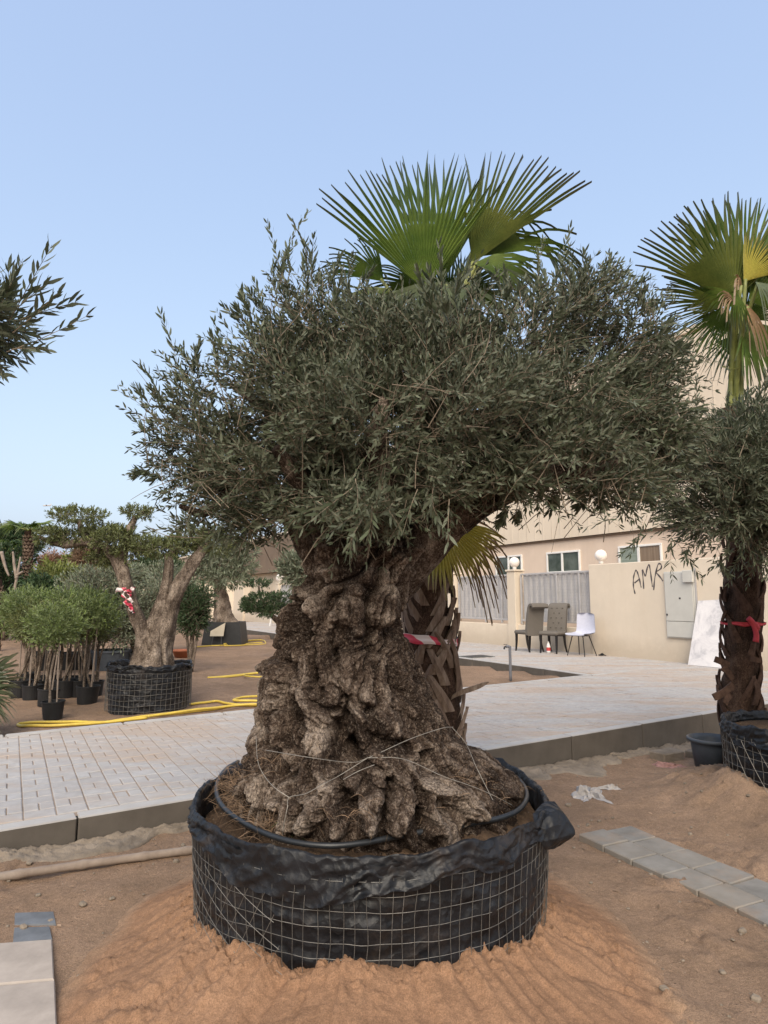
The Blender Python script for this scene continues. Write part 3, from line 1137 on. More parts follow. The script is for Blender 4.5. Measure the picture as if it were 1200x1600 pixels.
def fence_bay(a0, a1, z0, z1, muls, label):
    t = thing('fence_panel', wp((a0 + a1) / 2, 0.12, z0), label, 'fence', 'metal fence bays on the low wall')
    n = max(24, int((a1 - a0) / 0.018))
    aa_ = np.linspace(a0 + 0.05, a1 - 0.05, n)
    ph = (aa_ * 2 * math.pi / 0.19)
    bo = 0.15 + 0.022 * np.clip(np.sin(ph) * 1.8, -1, 1)
    V = [wp(a, b, z0 + 0.04) for a, b in zip(aa_, bo)] + [wp(a, b, z1 - 0.04) for a, b in zip(aa_, bo)]
    put('corrugated_sheet', MB().add(V, [(i, i + 1, n + i + 1, n + i) for i in range(n - 1)]), M['fence'], t)
    for (zz0, zz1) in ((z0, z0 + 0.045), (z1 - 0.045, z1)):
        mb = MB()
        wbox(mb, a0, a1, 0.085, 0.125, zz0, zz1, 0.004)
        put('rail', mb, M['fence_bar'], t)
    for m in [a0 + 0.02, a1 - 0.02] + muls:
        mb = MB()
        wbox(mb, m - 0.02, m + 0.02, 0.083, 0.127, z0 - 0.07, z1 - 0.046, 0.004)
        put('post', mb, M['fence_bar'], t)
    mb = MB()
    for a in np.arange(a0 + 0.08, a1 - 0.05, 0.075):
        wbox(mb, a, a + 0.006, 0.098, 0.104, z0 + 0.045, z1 - 0.045)
    for z in np.arange(z0 + 0.10, z1 - 0.05, 0.075):
        wbox(mb, a0 + 0.04, a1 - 0.04, 0.1045, 0.110, z, z + 0.006)
    put('wire_grille', mb, M['fence_bar'], t)


fz0, fz1 = waz(812, 970.6)[1], waz(866, 893.5)[1]
fence_bay(a_c + 0.03, aB0 - 0.06, fz0, fz1, [waz(865.5, 930)[0], waz(901, 930)[0]], 'pale grey metal fence bay directly behind the chairs')
fence_bay(aB1 + 0.06, aP1 - 0.06, fz0, fz1, [waz(754, 930)[0], waz(779, 930)[0]], 'pale grey metal fence bay left of the chairs, beyond the yellow frond')
for k in range(1, 6):
    q0, q1 = (piers[k][1] + 0.06, piers[k + 1][0] - 0.06)
    fence_bay(q0, q1, fz0, fz1, [(q0 + q1) / 2], 'far grey fence bay seen small between the left trees and the thick trunk')

# ------------------------------------------------------------------ warehouse behind the wall
BB = 2.0
wh = thing('warehouse', wp(0, BB, 0), 'cream warehouse with pale cladding above a ledge and three white-framed windows', 'building')
zl = waz(775, 853, BB)[1]
zt = waz(1055, 532, BB)[1]
A_L, A_R = 17.0, -9.0
mb = MB()
wbox(mb, A_R, A_L, BB, BB + 9, 0.0, zl - 0.05)
put('wall', mb, M['plaster_pink'], wh)
mb = MB()
wbox(mb, A_R, A_L, BB - 0.06, BB + 9, zl - 0.048, zl + 0.0)
put('ledge', mb, M['brown_clad'], wh)
na = 0
pw = 1.0
for k in range(int((A_L - A_R) / pw)):
    a0 = A_R + k * pw
    mb = MB()
    # one cladding sheet: three shallow ribs, joint at the edges
    prof = [(0.004, 0.006), (0.03, 0.0), (0.30, 0.0), (0.325, 0.007), (0.345, 0.007), (0.37, 0.0), (0.63, 0.0), (0.655, 0.007), (0.675, 0.007), (0.70, 0.0), (0.97, 0.0), (0.996, 0.006)]
    lo = [wp(a0 + x, BB - 0.10 - d * .6, zl + 0.002) for x, d in prof]
    hi = [wp(a0 + x, BB - 0.10 - d * .6, zt) for x, d in prof]
    n = len(prof)
    mb.add(lo + hi, [(i, i + 1, n + i + 1, n + i) for i in range(n - 1)])
    put('cladding_sheet', mb, M['panel'], wh)
mb = MB()
wbox(mb, A_R, A_L, BB - 0.095, BB + 9, zl + 0.003, zt - 0.01)
put('upper_wall', mb, M['panel'], wh)
mb = MB()
wbox(mb, A_R - 0.1, A_L + 0.1, BB - 0.17, BB + 9.1, zt, zt + 0.12, 0.01)
put('parapet', mb, M['panel'], wh)


def window(x0, y0, x1, y1, split, gl, sill=None):
    (a1, z1), (a0, z0) = waz(x0, y0, BB), waz(x1, y1, BB)
    fr = 0.05
    mb = MB()
    wbox(mb, a0, a1, BB - 0.05, BB - 0.001, z1 - fr, z1, 0.004)
    wbox(mb, a0, a1, BB - 0.05, BB - 0.001, z0, z0 + fr, 0.004)
    for m, w in ((a0 + fr / 2, fr), (a1 - fr / 2, fr), (a0 + (a1 - a0) * split, fr * 1.3)):
        wbox(mb, m - w / 2, m + w / 2, BB - 0.048, BB - 0.001, z0 + fr + .001, z1 - fr - .001, 0.004)
    w = put('window', mb, M['white_frame'], wh)
    am = a0 + (a1 - a0) * split
    for (p0, p1, g) in ((a0 + fr, am - fr * .65, gl[1]), (am + fr * .65, a1 - fr, gl[0])):
        mb = MB()
        wbox(mb, p0 + .001, p1 - .001, BB - 0.022, BB - 0.012, z0 + fr + .002, z1 - fr - .002)
        put('pane', mb, M[g], w)


window(775.5, 870, 817.5, 899, 0.50, ('glass', 'glass'))
window(855, 863.5, 908.5, 894, 0.52, ('glass', 'glass'))
window(967, 854, 1037, 884, 0.52, ('glass_green', 'glass_brown'))

# far brown-roofed building at the end of the wall
fb = thing('brown_roofed_building', wp(19, BB - 0.3, 0), 'far cream building with brown upper cladding and blue glass door behind left trees', 'building')
zb = waz(410, 897, BB - 0.3)[1]
mb = MB()
wbox(mb, 17.3, 52, BB - 0.3, BB + 8, 0, zb)
put('wall', mb, M['plaster'], fb)
ztop = waz(386, 850, BB - 0.6)[1]
mb = MB()
wbox(mb, 17.3, 52.5, BB - 0.75, BB + 8, zb + .002, ztop)
put('upper_cladding', mb, M['brown_clad'], fb)
mb = MB()
wbox(mb, 17.3, 52.6, BB - 0.80, BB + 8, ztop + .002, ztop + .15)
put('parapet', mb, M['plaster'], fb)
(da1, dz1), (da0, dz0) = waz(356, 912, BB - 0.35), waz(369, 958, BB - 0.35)
mb = MB()
wbox(mb, da0, da1, BB - 0.36, BB - 0.301, dz0 - .2, dz1)
dd = put('door', mb, M['glass_blue'], fb)
mb = MB()
wbox(mb, (da0 + da1) / 2 - .04, (da0 + da1) / 2 + .04, BB - 0.39, BB - 0.361, dz0 - .2, dz1)
put('frame', mb, M['fence_bar'], dd)
(ga1, gz1), (ga0, gz0) = waz(368, 910), waz(381, 976)
gp = thing('gate_pier', wp((ga0 + ga1) / 2, 0, 0), 'tall square cream gate pier beside the blue glass door', 'pier')
mb = MB()
wbox(mb, ga0, ga1, -0.08, 0.35, 0.0, gz1, 0.02)
put('shaft', mb, M['plaster'], gp)
mb = MB()
wbox(mb, ga0 - .05, ga1 + .05, -0.13, 0.40, gz1 + .001, gz1 + .08, 0.02)
put('cap', mb, M['plaster'], gp)
# far shed left
c = at_y(232, 905, 40)
sh = thing('far_shed', (c[0], 40, 0.1), 'distant low shed with shallow brown roof behind the silvery shrub', 'building')
w2, h1, h2 = 5.2, 2.5, 3.9
mb = MB()
V, Fq = box((c[0] + 2.0, 42, 0.1 + h1 / 2), (w2 * 2, 4, h1))
put('wall', mb.add(V, Fq), M['plaster'], sh)
x0, x1 = c[0] + 2 - w2 - .3, c[0] + 2 + w2 + .3
V = [(x0, 39.7, h1 + .1), (x1, 39.7, h1 + .1), (x1, 42, h2), (x0, 42, h2), (x0, 44.3, h1 + .1), (x1, 44.3, h1 + .1)]
put('roof', MB().add(V, [(0, 1, 2, 3), (3, 2, 5, 4), (0, 3, 4), (1, 5, 2), (0, 4, 5, 1)]), M['brown_clad'], sh)

# ------------------------------------------------------------------ plants: shared builders
def rand_unit(n, rng=RNG):
    v = rng.normal(size=(n, 3))
    return unit(v)


def leaf_mesh(P, D, S, L, W, tint, curl=0.12):
    """Lance-shaped leaves: base P, direction D, side S, lengths L, widths W -> verts, tris/quads."""
    n = len(P)
    N = np.cross(D, S)
    L = np.broadcast_to(L, (n,))[:, None]
    W = np.broadcast_to(W, (n,))[:, None]
    c = curl * L
    v0 = P
    v1 = P + D * L * 0.35 + S * W * 0.5 + N * c * 0.25
    v2 = P + D * L * 0.35 - S * W * 0.5 + N * c * 0.25
    v3 = P + D * L * 0.72 + S * W * 0.38 + N * c * 0.1
    v4 = P + D * L * 0.72 - S * W * 0.38 + N * c * 0.1
    v5 = P + D * L - N * c * 0.4
    V = np.stack([v0, v1, v2, v3, v4, v5], 1).reshape(-1, 3)
    b = (np.arange(n) * 6)[:, None]
    T1 = b + np.array([0, 2, 1])
    Q = b + np.array([1, 2, 4, 3])
    T2 = b + np.array([3, 4, 5])
    return V, T1, Q, T2, np.repeat(tint, 6)


def twigs(mb_leaf, mb_twig, B, D, L, pairs, ll, lw, droop=0.15, splay=0.85, twig_r=0.0016, rng=RNG, bare=0.12, tint0=None):
    """Twigs from B along D with opposite leaf pairs."""
    n = len(B)
    D = unit(D)
    side = unit(np.cross(D, rand_unit(n, rng)))
    bend = rng.normal(0, 0.16, (n, 3)) + np.array([0, 0, -1.0]) * droop
    L = np.broadcast_to(L, (n,))

    def pos(t):
        return B + D * (L * t)[:, None] + bend * (L * t * t)[:, None]

    if mb_twig is not None:
        ts = (0, 0.4, 0.72, 1.0)
        ring = []
        nrm = np.cross(D, side)
        for t in ts:
            r = twig_r * (1.15 - 0.8 * t)
            c = pos(np.full(n, t))
            for a in (0, 2.094, 4.189):
                ring.append(c + (side * math.cos(a) + nrm * math.sin(a)) * r)
        V = np.stack(ring, 1).reshape(-1, 3)
        base = (np.arange(n) * 12)[:, None, None]
        q = []
        for k in range(3):
            for j in range(3):
                q.append([k * 3 + j, k * 3 + (j + 1) % 3, k * 3 + 3 + (j + 1) % 3, k * 3 + 3 + j])
        mb_twig.add(V, (base + np.array(q)[None]).reshape(-1, 4))
    P_, D_, S_, L_, W_, T_ = [], [], [], [], [], []
    tw = rng.random(n) if tint0 is None else tint0
    ang = rng.random(n) * 6.28
    nrm = np.cross(D, side)
    for k in range(pairs):
        t = bare + (1 - bare) * (k + 0.5) / pairs + rng.normal(0, 0.01, n)
        c = pos(t)
        tan = unit(D + bend * (2 * t)[:, None])
        a = ang + k * 1.57 + rng.normal(0, 0.25, n)
        for sgn in (1, -1):
            keep = rng.random(n) < 0.93
            out = (side * np.cos(a)[:, None] + nrm * np.sin(a)[:, None]) * sgn
            sp = splay * (1 - 0.35 * t)[:, None] * (1 + rng.normal(0, 0.22, (n, 1)))
            d = unit(tan + out * sp + rng.normal(0, 0.12, (n, 3)) + np.array([0, 0, 0.12]))
            s = unit(np.cross(d, tan + rng.normal(0, 0.35, (n, 3))))
            sz = (0.72 + 0.5 * np.sin(np.clip(t, 0, 1) * 2.8)) * (1 + rng.normal(0, 0.15, n))
            P_.append(c[keep]); D_.append(d[keep]); S_.append(s[keep])
            L_.append((ll * sz)[keep]); W_.append((lw * np.sqrt(np.clip(sz, .2, 2)))[keep])
            T_.append(np.clip(0.65 * tw + 0.35 * rng.random(n) + 0.001, 0, 1)[keep])
    V, a, b, c, t = leaf_mesh(np.concatenate(P_), np.concatenate(D_), np.concatenate(S_), np.concatenate(L_), np.concatenate(W_), np.concatenate(T_))
    n0 = mb_leaf.n
    mb_leaf.add(V, a, t)
    mb_leaf.f.append(b + n0)
    mb_leaf.f.append(c + n0)


def blob_points(ells, n, rng=RNG, shell=0.35):
    """Points in a union of ellipsoids (cx,cy,cz,rx,ry,rz,weight): positions and outward directions."""
    E_ = np.asarray(ells, float)
    vol = E_[:, 3] * E_[:, 4] * E_[:, 5] * E_[:, 6]
    k = rng.choice(len(E_), n, p=vol / vol.sum())
    u = rand_unit(n, rng)
    r = (shell + (1 - shell) * rng.random(n)) ** (1 / 2.2)
    P = E_[k, :3] + u * r[:, None] * E_[k, 3:6]
    out = unit(u / E_[k, 3:6])
    return P, out


def limb(mb, pts, r0, r1, sides=14, n=40, rough=0.10, seed=0, flute=0.0):
    """Tapered gnarly limb along a spline."""
    P = spline(pts, n)
    t = np.linspace(0, 1, n)
    r = np.interp(t, np.linspace(0, 1, len(r0)), r0) if not np.isscalar(r0) else r0 + (r1 - r0) * t
    V, Fq = tube(P, r, sides)
    c = np.repeat(P, sides, 0)
    d = V - c
    rr_ = np.repeat(r, sides)
    a = np.tile(np.linspace(0, 2 * math.pi, sides, endpoint=False), n)
    q = np.stack([np.cos(a) * 1.6, np.sin(a) * 1.6, np.repeat(t, sides) * 5], 1) + seed * 3.7
    qf = np.stack([np.cos(a) * 3.2, np.sin(a) * 3.2, np.repeat(t, sides) * 2.2], 1) + seed * 1.7
    k = 1 + rough * fbm(q * 1.3, 4, seed) + flute * 1.6 * (0.5 - np.abs(fbm(qf, 3, seed + 9, .6))) 
    V = c + d * k[:, None]
    tint = np.clip(0.5 + 0.5 * fbm(V * 9, 4, seed + 3), 0, 1)
    mb.add(V, Fq, tint + 0.001)
    return P, r


# ------------------------------------------------------------------ the old olive tree
TY = 2.97
SOIL = 0.465
sil = [  # py, left px, right px of the trunk in the plane of its axis
    (780, 440, 735), (830, 459, 705), (862, 472, 676), (891, 484, 645), (913, 468, 630), (935, 447, 631), (962, 434, 636), (990, 430, 640),
    (1018, 424, 644), (1045, 418, 655), (1075, 414, 668), (1097, 412, 684), (1129, 414, 703), (1147, 406, 716),
    (1173, 394, 744), (1195, 386, 770), (1222, 374, 796), (1255, 362, 815), (1290, 350, 830)]
tab = []
for py, l, r in sil:
    L_, R2 = at_y(l, py, TY), at_y(r, py, TY)
    tab.append((L_[2], L_[0], R2[0]))
tab = np.array(tab[::-1])
zs = np.concatenate([np.linspace(0.36, 0.75, 190), np.linspace(0.752, 1.42, 330), np.linspace(1.424, 1.62, 50)])
xl, xr = np.interp(zs, tab[:, 0], tab[:, 1]), np.interp(zs, tab[:, 0], tab[:, 2])
kk = np.ones(9) / 9
xl, xr = xl + 0.052, xr - 0.030
xl = np.convolve(np.pad(xl, 4, 'edge'), kk, 'valid')
xr = np.convolve(np.pad(xr, 4, 'edge'), kk, 'valid')
cxz, hw = (xl + xr) / 2, (xr - xl) / 2
hd = np.minimum(hw * 0.98, 0.535)
af = np.linspace(-math.pi - 0.35, 0.35, 520, endpoint=False)
ab = np.linspace(0.35, math.pi - 0.35, 90, endpoint=False)
th = np.concatenate([af, ab])
TH, ZZ = np.meshgrid(th, zs)
X0 = cxz[:, None] + hw[:, None] * np.cos(TH)
Y0 = TY + hd[:, None] * np.sin(TH)
P0 = np.stack([X0, Y0, ZZ], -1).reshape(-1, 3)
px0, py0 = proj(P0)
frontm = (np.sin(TH).ravel() < 0.30)
ridges = [  # pixel polyline, half width px, height m
    ([(416, 1024), (428, 1030), (444, 1042), (458, 1058), (474, 1076), (489, 1094)], 11, .060),
    ([(489, 1092), (497, 1114), (497, 1135), (502, 1157)], 13, .055), ([(500, 1150), (505, 1165)], 19, .075),
    ([(505, 1168), (511, 1194), (520, 1216), (524, 1250), (533, 1277), (531, 1296)], 13, .055),
    ([(427, 1112), (427, 1140), (424, 1168), (420, 1200), (420, 1230), (432, 1258)], 13, .050),
    ([(487, 1188), (484, 1216), (489, 1242)], 10, .045), ([(502, 1248), (496, 1270), (482, 1288)], 14, .060),
    ([(520, 1058), (522, 1090), (517, 1116)], 15, .050), ([(557, 1075), (556, 1110), (561, 1155)], 15, .045),
    ([(583, 1118), (590, 1135)], 13, .045), ([(574, 1250), (578, 1290)], 13, .05),
    ([(585, 1030), (593, 1077), (604, 1114), (613, 1153)], 12, .042),
    ([(660, 1222), (684, 1226), (712, 1240), (740, 1264)], 15, .060), ([(620, 1185), (630, 1215), (631, 1245), (618, 1290)], 17, .050),
    ([(664, 1230), (670, 1262), (680, 1290)], 14, .04), ([(728, 1150), (736, 1162), (746, 1180)], 12, .05), ([(752, 1190), (775, 1215), (795, 1238)], 11, .04),
    ([(490, 925), (497, 948), (502, 970)], 12, .058), ([(505, 985), (520, 966)], 10, .045), ([(586, 930), (592, 962)], 21, .046),
    ([(612, 940), (606, 965)], 11, .04), ([(553, 930), (555, 960), (552, 988)], 20, .050), ([(520, 900), (548, 897)], 12, .042),
    ([(505, 1002), (506, 1025), (516, 1050), (523, 1072)], 13, .046), ([(534, 1000), (540, 1032), (545, 1072)], 13, .040),
    ([(450, 930), (440, 960), (437, 1000)], 12, .030), ([(462, 905), (458, 945), (452, 985)], 9, .026),
    ([(414, 1026), (411, 1062)], 13, .025), ([(404, 1088), (404, 1112)], 15, .03), ([(438, 1065), (433, 1080), (436, 1100)], 12, .04),
    ([(455, 1120), (461, 1150), (455, 1185)], 12, .04), ([(468, 1140), (474, 1165), (464, 1195)], 10, .035), ([(398, 1180), (390, 1205), (385, 1230)], 14, .05),
    ([(545, 1185), (552, 1215), (545, 1250)], 12, .04), ([(588, 1180), (598, 1212), (592, 1255)], 13, .04), ([(452, 1230), (460, 1262), (452, 1290)], 13, .045),
    ([(560, 870), (566, 900), (600, 905)], 14, .035), ([(500, 862), (512, 890)], 14, .04), ([(610, 870), (622, 900), (618, 930)], 13, .035),
    ([(640, 1060), (650, 1100), (670, 1140), (690, 1180)], 16, .026), ([(625, 1010), (630, 1060), (640, 1110)], 14, .022),
    ([(700, 1170), (715, 1195), (742, 1215)], 12, .035), ([(560, 1010), (566, 1045), (570, 1090)], 12, .034), ([(474, 1020), (480, 1045), (484, 1065)], 11, .036),
]
cavs = [([(486, 972), (482, 990)], 12, .085), ([(471, 945), (474, 985)], 9, .05), ([(575, 985), (577, 1012)], 7, .055), ([(539, 988), (540, 1010)], 7, .04), ([(610, 985), (600, 992)], 8, .03),
        ([(549, 1168), (553, 1190)], 13, .10), ([(540, 1245), (548, 1262)], 13, .09), ([(663, 1178), (664, 1196)], 6, .09), ([(659, 1275), (665, 1288)], 9, .07),
        ([(678, 1215), (684, 1222)], 8, .05), ([(470, 1100), (472, 1125)], 11, .045), ([(525, 1107), (526, 1109)], 5, .05), ([(530, 1130), (537, 1160)], 9, .05),
        ([(690, 1255), (702, 1262)], 17, .045), ([(607, 1215), (600, 1290)], 6, .05), ([(462, 1215), (470, 1240)], 8, .045), ([(440, 1170), (444, 1210)], 8, .045),
        ([(575, 920), (573, 975)], 6, .03), ([(632, 935), (628, 985)], 6, .022), ([(460, 1040), (455, 1085)], 8, .04), ([(540, 1090), (541, 1150)], 7, .04)]


def seg_dist(px, py, a, b):
    ax, ay = a
    bx, by = b
    dx, dy = bx - ax, by - ay
    L2 = dx * dx + dy * dy + 1e-9
    t = np.clip(((px - ax) * dx + (py - ay) * dy) / L2, 0, 1)
    return np.hypot(px - ax - t * dx, py - ay - t * dy)


fi = np.where(frontm)[0]
fx, fy = px0[fi], py0[fi]
wob = np.column_stack([fx * 0.05, fy * 0.05, 0 * fx])
fx = fx + 3.5 * fbm(wob, 3, 41) + 2.0 * fbm(wob * 4, 2, 42)
fy = fy + 3.5 * fbm(wob, 3, 43)
Dr = np.zeros(len(fi))
Dc = np.zeros(len(fi))
for pl, w, h in ridges:
    w = w * 1.12
    m = (fx > min(p[0] for p in pl) - w - 2) & (fx < max(p[0] for p in pl) + w + 2) & (fy > min(p[1] for p in pl) - w - 2) & (fy < max(p[1] for p in pl) + w + 2)
    if not m.any():
        continue
    d = np.min([seg_dist(fx[m], fy[m], pl[i], pl[i + 1]) for i in range(len(pl) - 1)], 0)
    v = 1.2 * h * np.clip(1 - (d / w) ** 2, 0, 1) ** 0.65
    Dr[m] = np.maximum(Dr[m], v)
for pl, w, h in cavs:
    w = w * 1.2
    d = np.min([seg_dist(fx, fy, pl[i], pl[i + 1]) for i in range(len(pl) - 1)], 0)
    Dc = np.maximum(Dc, 1.25 * h * np.exp(-(d / w) ** 3))
D = np.zeros(len(P0))
D[fi] = Dr - Dc
qs = P0 * np.array([1, 1, 0.55])
low = np.clip((1.25 - P0[:, 2]) / 0.5, 0, 1)
right = np.clip((P0[:, 0] - 0.0) / 0.12, 0, 1) * np.clip((P0[:, 2] - 0.62) / 0.12, 0, 1)   # the right flank keeps tight, fissured bark
warp = 0.035 * np.stack([fbm(P0 * 7, 3, 61), fbm(P0 * 7, 3, 62), fbm(P0 * 7, 3, 63)], 1)
w1, w2 = worley((qs + warp) * 11, 3)
knob = np.sqrt(np.clip(1 - (w1 / 0.62) ** 2, 0, 1))
ang_ = TH.ravel()
wa = 0.42 * fbm(P0 * np.array([1, 1, .7]) * 3.0, 3, 131) + 0.07 * fbm(P0 * 9, 2, 132)
rope = np.column_stack([np.cos(ang_ + wa) * 3.4, np.sin(ang_ + wa) * 3.4, P0[:, 2] * 0.8])
rp1 = 2.4 * np.abs(vnoise(rope * np.array([2.1, 2.1, 1.5]), 141)) ** .65 - .95
rp2 = 2.4 * np.abs(vnoise(rope * np.array([3.8, 3.8, 3.0]) + 5, 142)) ** .7 - .9
bead = 0.75 + 0.5 * vnoise(P0 * 20, 143)
D += 0.010 * fbm(qs * 5.0, 3, 5) + 0.006 * (knob - 0.45) * (0.35 + 0.65 * low) * (1 - 0.75 * right)
D += (0.031 * np.clip(rp1, -.95, 1) + 0.013 * np.clip(rp2, -.9, 1) * bead) * (1 - 0.5 * right)
w3, w4 = worley((P0 * np.array([1, 1, .7]) + warp * .6) * 27, 8)
D += 0.0060 * (np.sqrt(np.clip(1 - (w3 / 0.7) ** 2, 0, 1)) - 0.4) * (0.5 + 0.5 * low) * (1 - 0.8 * right)
swl = np.sin((TH.ravel() * 3.4 + P0[:, 2] * 1.3) * 3.0 + 2.5 * fbm(P0 * 3, 3, 71))
D += 0.010 * swl
plates1, plates2 = worley((P0 * np.array([1, 1, .42]) + warp * .5) * 34, 15)
crack = np.clip((plates2 - plates1) / 0.25, 0, 1)
D += 0.009 * (crack - 0.6) * (0.35 + 0.65 * right)
rg = fbm(P0 * np.array([1, 1, .6]) * 42, 4, 18, 0.65)
D += 0.0045 * rg
nx, ny = np.cos(TH).ravel() / hw.repeat(len(th)), np.sin(TH).ravel() / hd.repeat(len(th))
nl = np.hypot(nx, ny)
V = P0.copy()
V[:, 0] += D * nx / nl
V[:, 1] += D * ny / nl
V[:, 2] += 0.003 * fbm(P0 * 16, 3, 88)
TRUNK_V = V
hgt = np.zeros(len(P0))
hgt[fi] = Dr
tint = np.clip(0.20 + 0.27 * np.clip(rp1, -1, 1) + 0.18 * np.clip(rp2, -1, 1) + 8.0 * hgt * (0.6 + 0.5 * vnoise(P0 * 14, 6)) + 0.42 * fbm(P0 * 8, 4, 9) + 0.12 * rg, 0, 1)  # ridges paler; occlusion-like crease shade put into the bark colour
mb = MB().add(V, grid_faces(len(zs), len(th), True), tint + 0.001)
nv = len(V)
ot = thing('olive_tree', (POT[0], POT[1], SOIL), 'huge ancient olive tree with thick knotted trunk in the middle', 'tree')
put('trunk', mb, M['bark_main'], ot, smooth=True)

mb = MB()
for pts, r in (
        ([(530, 930, 0.05), (492, 860, 0.03), (450, 805, .05), (380, 760, .10), (310, 720, .1)], (.10, .07, .045, .03, .016)),
        ([(560, 900, .08), (548, 820, 0.1), (520, 740, 0.12), (500, 640, .2), (480, 560, .2)], (.14, .12, .085, .05, .018)),
        ([(590, 940, 0.05), (672, 840, 0.0), (735, 792, -.1), (800, 758, -.15), (880, 715, -.2), (960, 650, -.2)], (.12, .10, .075, .06, .04, .018)),
        ([(610, 880, .1), (640, 790, .15), (690, 700, .2), (730, 600, .3), (760, 520, .3)], (.12, .10, .07, .045, .016)),
        ([(545, 930, .0), (505, 810, -.10), (470, 750, -.3), (430, 700, -.42)], (.11, .08, .05, .02)),
        ([(585, 930, .0), (598, 810, -.16), (590, 700, -.35), (600, 620, -.42)], (.10, .08, .05, .018)),
        ([(800, 758, -.15), (850, 745, -.25), (930, 735, -.3), (1010, 700, -.3)], (.06, .05, .035, .014)),
        ([(690, 700, .2), (760, 650, .1), (840, 580, 0), (890, 520, .0)], (.055, .045, .03, .012)),
        ([(370, 760, .1), (320, 800, .0), (280, 790, -.05)], (.035, .025, .01)),
        ([(520, 740, .12), (440, 660, .1), (360, 600, .1)], (.05, .035, .012))):
    limb(mb, [at_y(x, y, TY + dy) for x, y, dy in pts], r, 0, 16, 48, 0.16, len(mb.v))
put('branch', mb, M['bark_main'], ot, smooth=True)

ell = []
for cx, cy, rx, ry, dy, rd, wgt in (
        (315, 690, 88, 92, .05, .40, .55), (300, 610, 52, 62, .05, .25, .4), (742, 488, 60, 42, -.05, .25, .6), (430, 610, 88, 100, .0, .45, .9), (480, 520, 78, 78, .05, .40, .8), (580, 562, 100, 88, 0, .45, .95),
        (690, 572, 90, 82, -.02, .45, 1), (800, 552, 95, 80, .05, .45, 1), (905, 500, 85, 70, .1, .40, .9), (985, 560, 75, 95, .1, .40, .95),
        (560, 680, 150, 105, -.1, .62, 1.25), (720, 660, 140, 105, -.1, .62, 1.2), (870, 650, 120, 100, 0, .55, 1.15), (985, 660, 72, 90, .05, .40, 1.1),
        (400, 745, 120, 70, 0, .48, .95), (300, 745, 75, 48, .05, .28, .55), (310, 815, 55, 22, 0, .2, .35), (410, 822, 66, 36, .0, .28, .9), (452, 808, 45, 40, -.15, .25, 1.0),
        (570, 800, 88, 42, -.36, .32, 1.0), (680, 765, 80, 42, -.25, .36, 1.0), (830, 735, 120, 36, -.15, .42, 1.0), (950, 735, 72, 38, -.05, .30, .8), (500, 780, 70, 50, -.25, .35, .9), (1035, 610, 45, 75, .1, .22, .7), (870, 765, 75, 30, -.25, .28, 1.3), (960, 762, 75, 32, -.22, .28, 1.3), (1030, 690, 45, 60, -.05, .25, 1), (790, 752, 70, 28, -.28, .28, 1.3), (900, 700, 110, 40, -.35, .2, 1.3), (690, 520, 80, 60, .1, .35, .8)):
    c = at_y(cx, cy, TY + dy)
    k = c[1] / F_PX
    ell.append((*c, rx * k, rd, ry * k, wgt))
mbl, mbt = MB(), MB()
B, out = blob_points(ell, 11500, shell=0.10)
clump = fbm(B * 4.2, 3, 301)
keep_ = clump + RNG.normal(0, .20, len(B)) + 0.5 * np.clip(B[:, 0] - .35, 0, .4) > -0.16
B, out = B[keep_], out[keep_]
cc = np.array([0.05, TY, 1.85])
dirn = unit(0.65 * unit(B - cc) + 0.5 * out + 0.75 * rand_unit(len(B)) + np.array([0, 0, 0.25]))
Lt = RNG.uniform(0.12, 0.30, len(B))
B2 = B - dirn * Lt[:, None] * 0.55
pb = proj(B2)
twigs(mbl, mbt, B2, dirn, Lt, 9, 0.032, 0.0090, 0.12, splay=1.05)
# paler upright shoots that break the outline
shoots = [(438, 445, 437, 330, 0), (446, 470, 432, 350, 0.1), (490, 460, 499, 352, 0.05), (478, 450, 470, 390, .1), (415, 500, 402, 440, .0), (398, 520, 372, 446, 0), (690, 480, 692, 382, -.35), (676, 500, 655, 420, -.35),
          (705, 490, 722, 400, -.3), (700, 520, 668, 445, -.4), (350, 590, 352, 508, .05), (282, 590, 268, 500, .0), (258, 640, 234, 566, .05), (252, 700, 216, 655, .0), (245, 740, 212, 745, 0), (845, 470, 822, 372, .1), (860, 460, 884, 385, .1), (905, 470, 912, 400, .1),
          (960, 470, 982, 430, .1), (1000, 500, 1024, 462, .05), (1050, 560, 1078, 540, .05), (1060, 640, 1092, 650, .05), (1040, 700, 1085, 740, 0), (790, 480, 800, 420, .1), (940, 440, 955, 405, .1),
          (1010, 760, 1020, 800, 0), (880, 765, 850, 800, -.1), (800, 790, 775, 815, -.2), (930, 770, 900, 800, -.1), (540, 470, 548, 400, .1), (560, 480, 530, 410, .15)]
sb, sd, sl = [], [], []
for x0, y0, x1, y1, dy in shoots:
    a, b = at_y(x0, y0, TY + dy), at_y(x1, y1, TY + dy + random.uniform(-.08, .08))
    sb.append(a); sd.append(b - a); sl.append(np.linalg.norm(b - a))
    for _ in range(2):
        off = np.array([random.uniform(-.06, .06), random.uniform(-.06, .06), 0])
        sb.append(a + off); sd.append(b - a + off * 1.5); sl.append(np.linalg.norm(b - a) * random.uniform(.45, .75))
twigs(mbl, mbt, np.array(sb), np.array(sd), np.array(sl), 14, 0.044, 0.011, 0.02, 0.75, tint0=RNG.uniform(.55, 1, len(sb)))
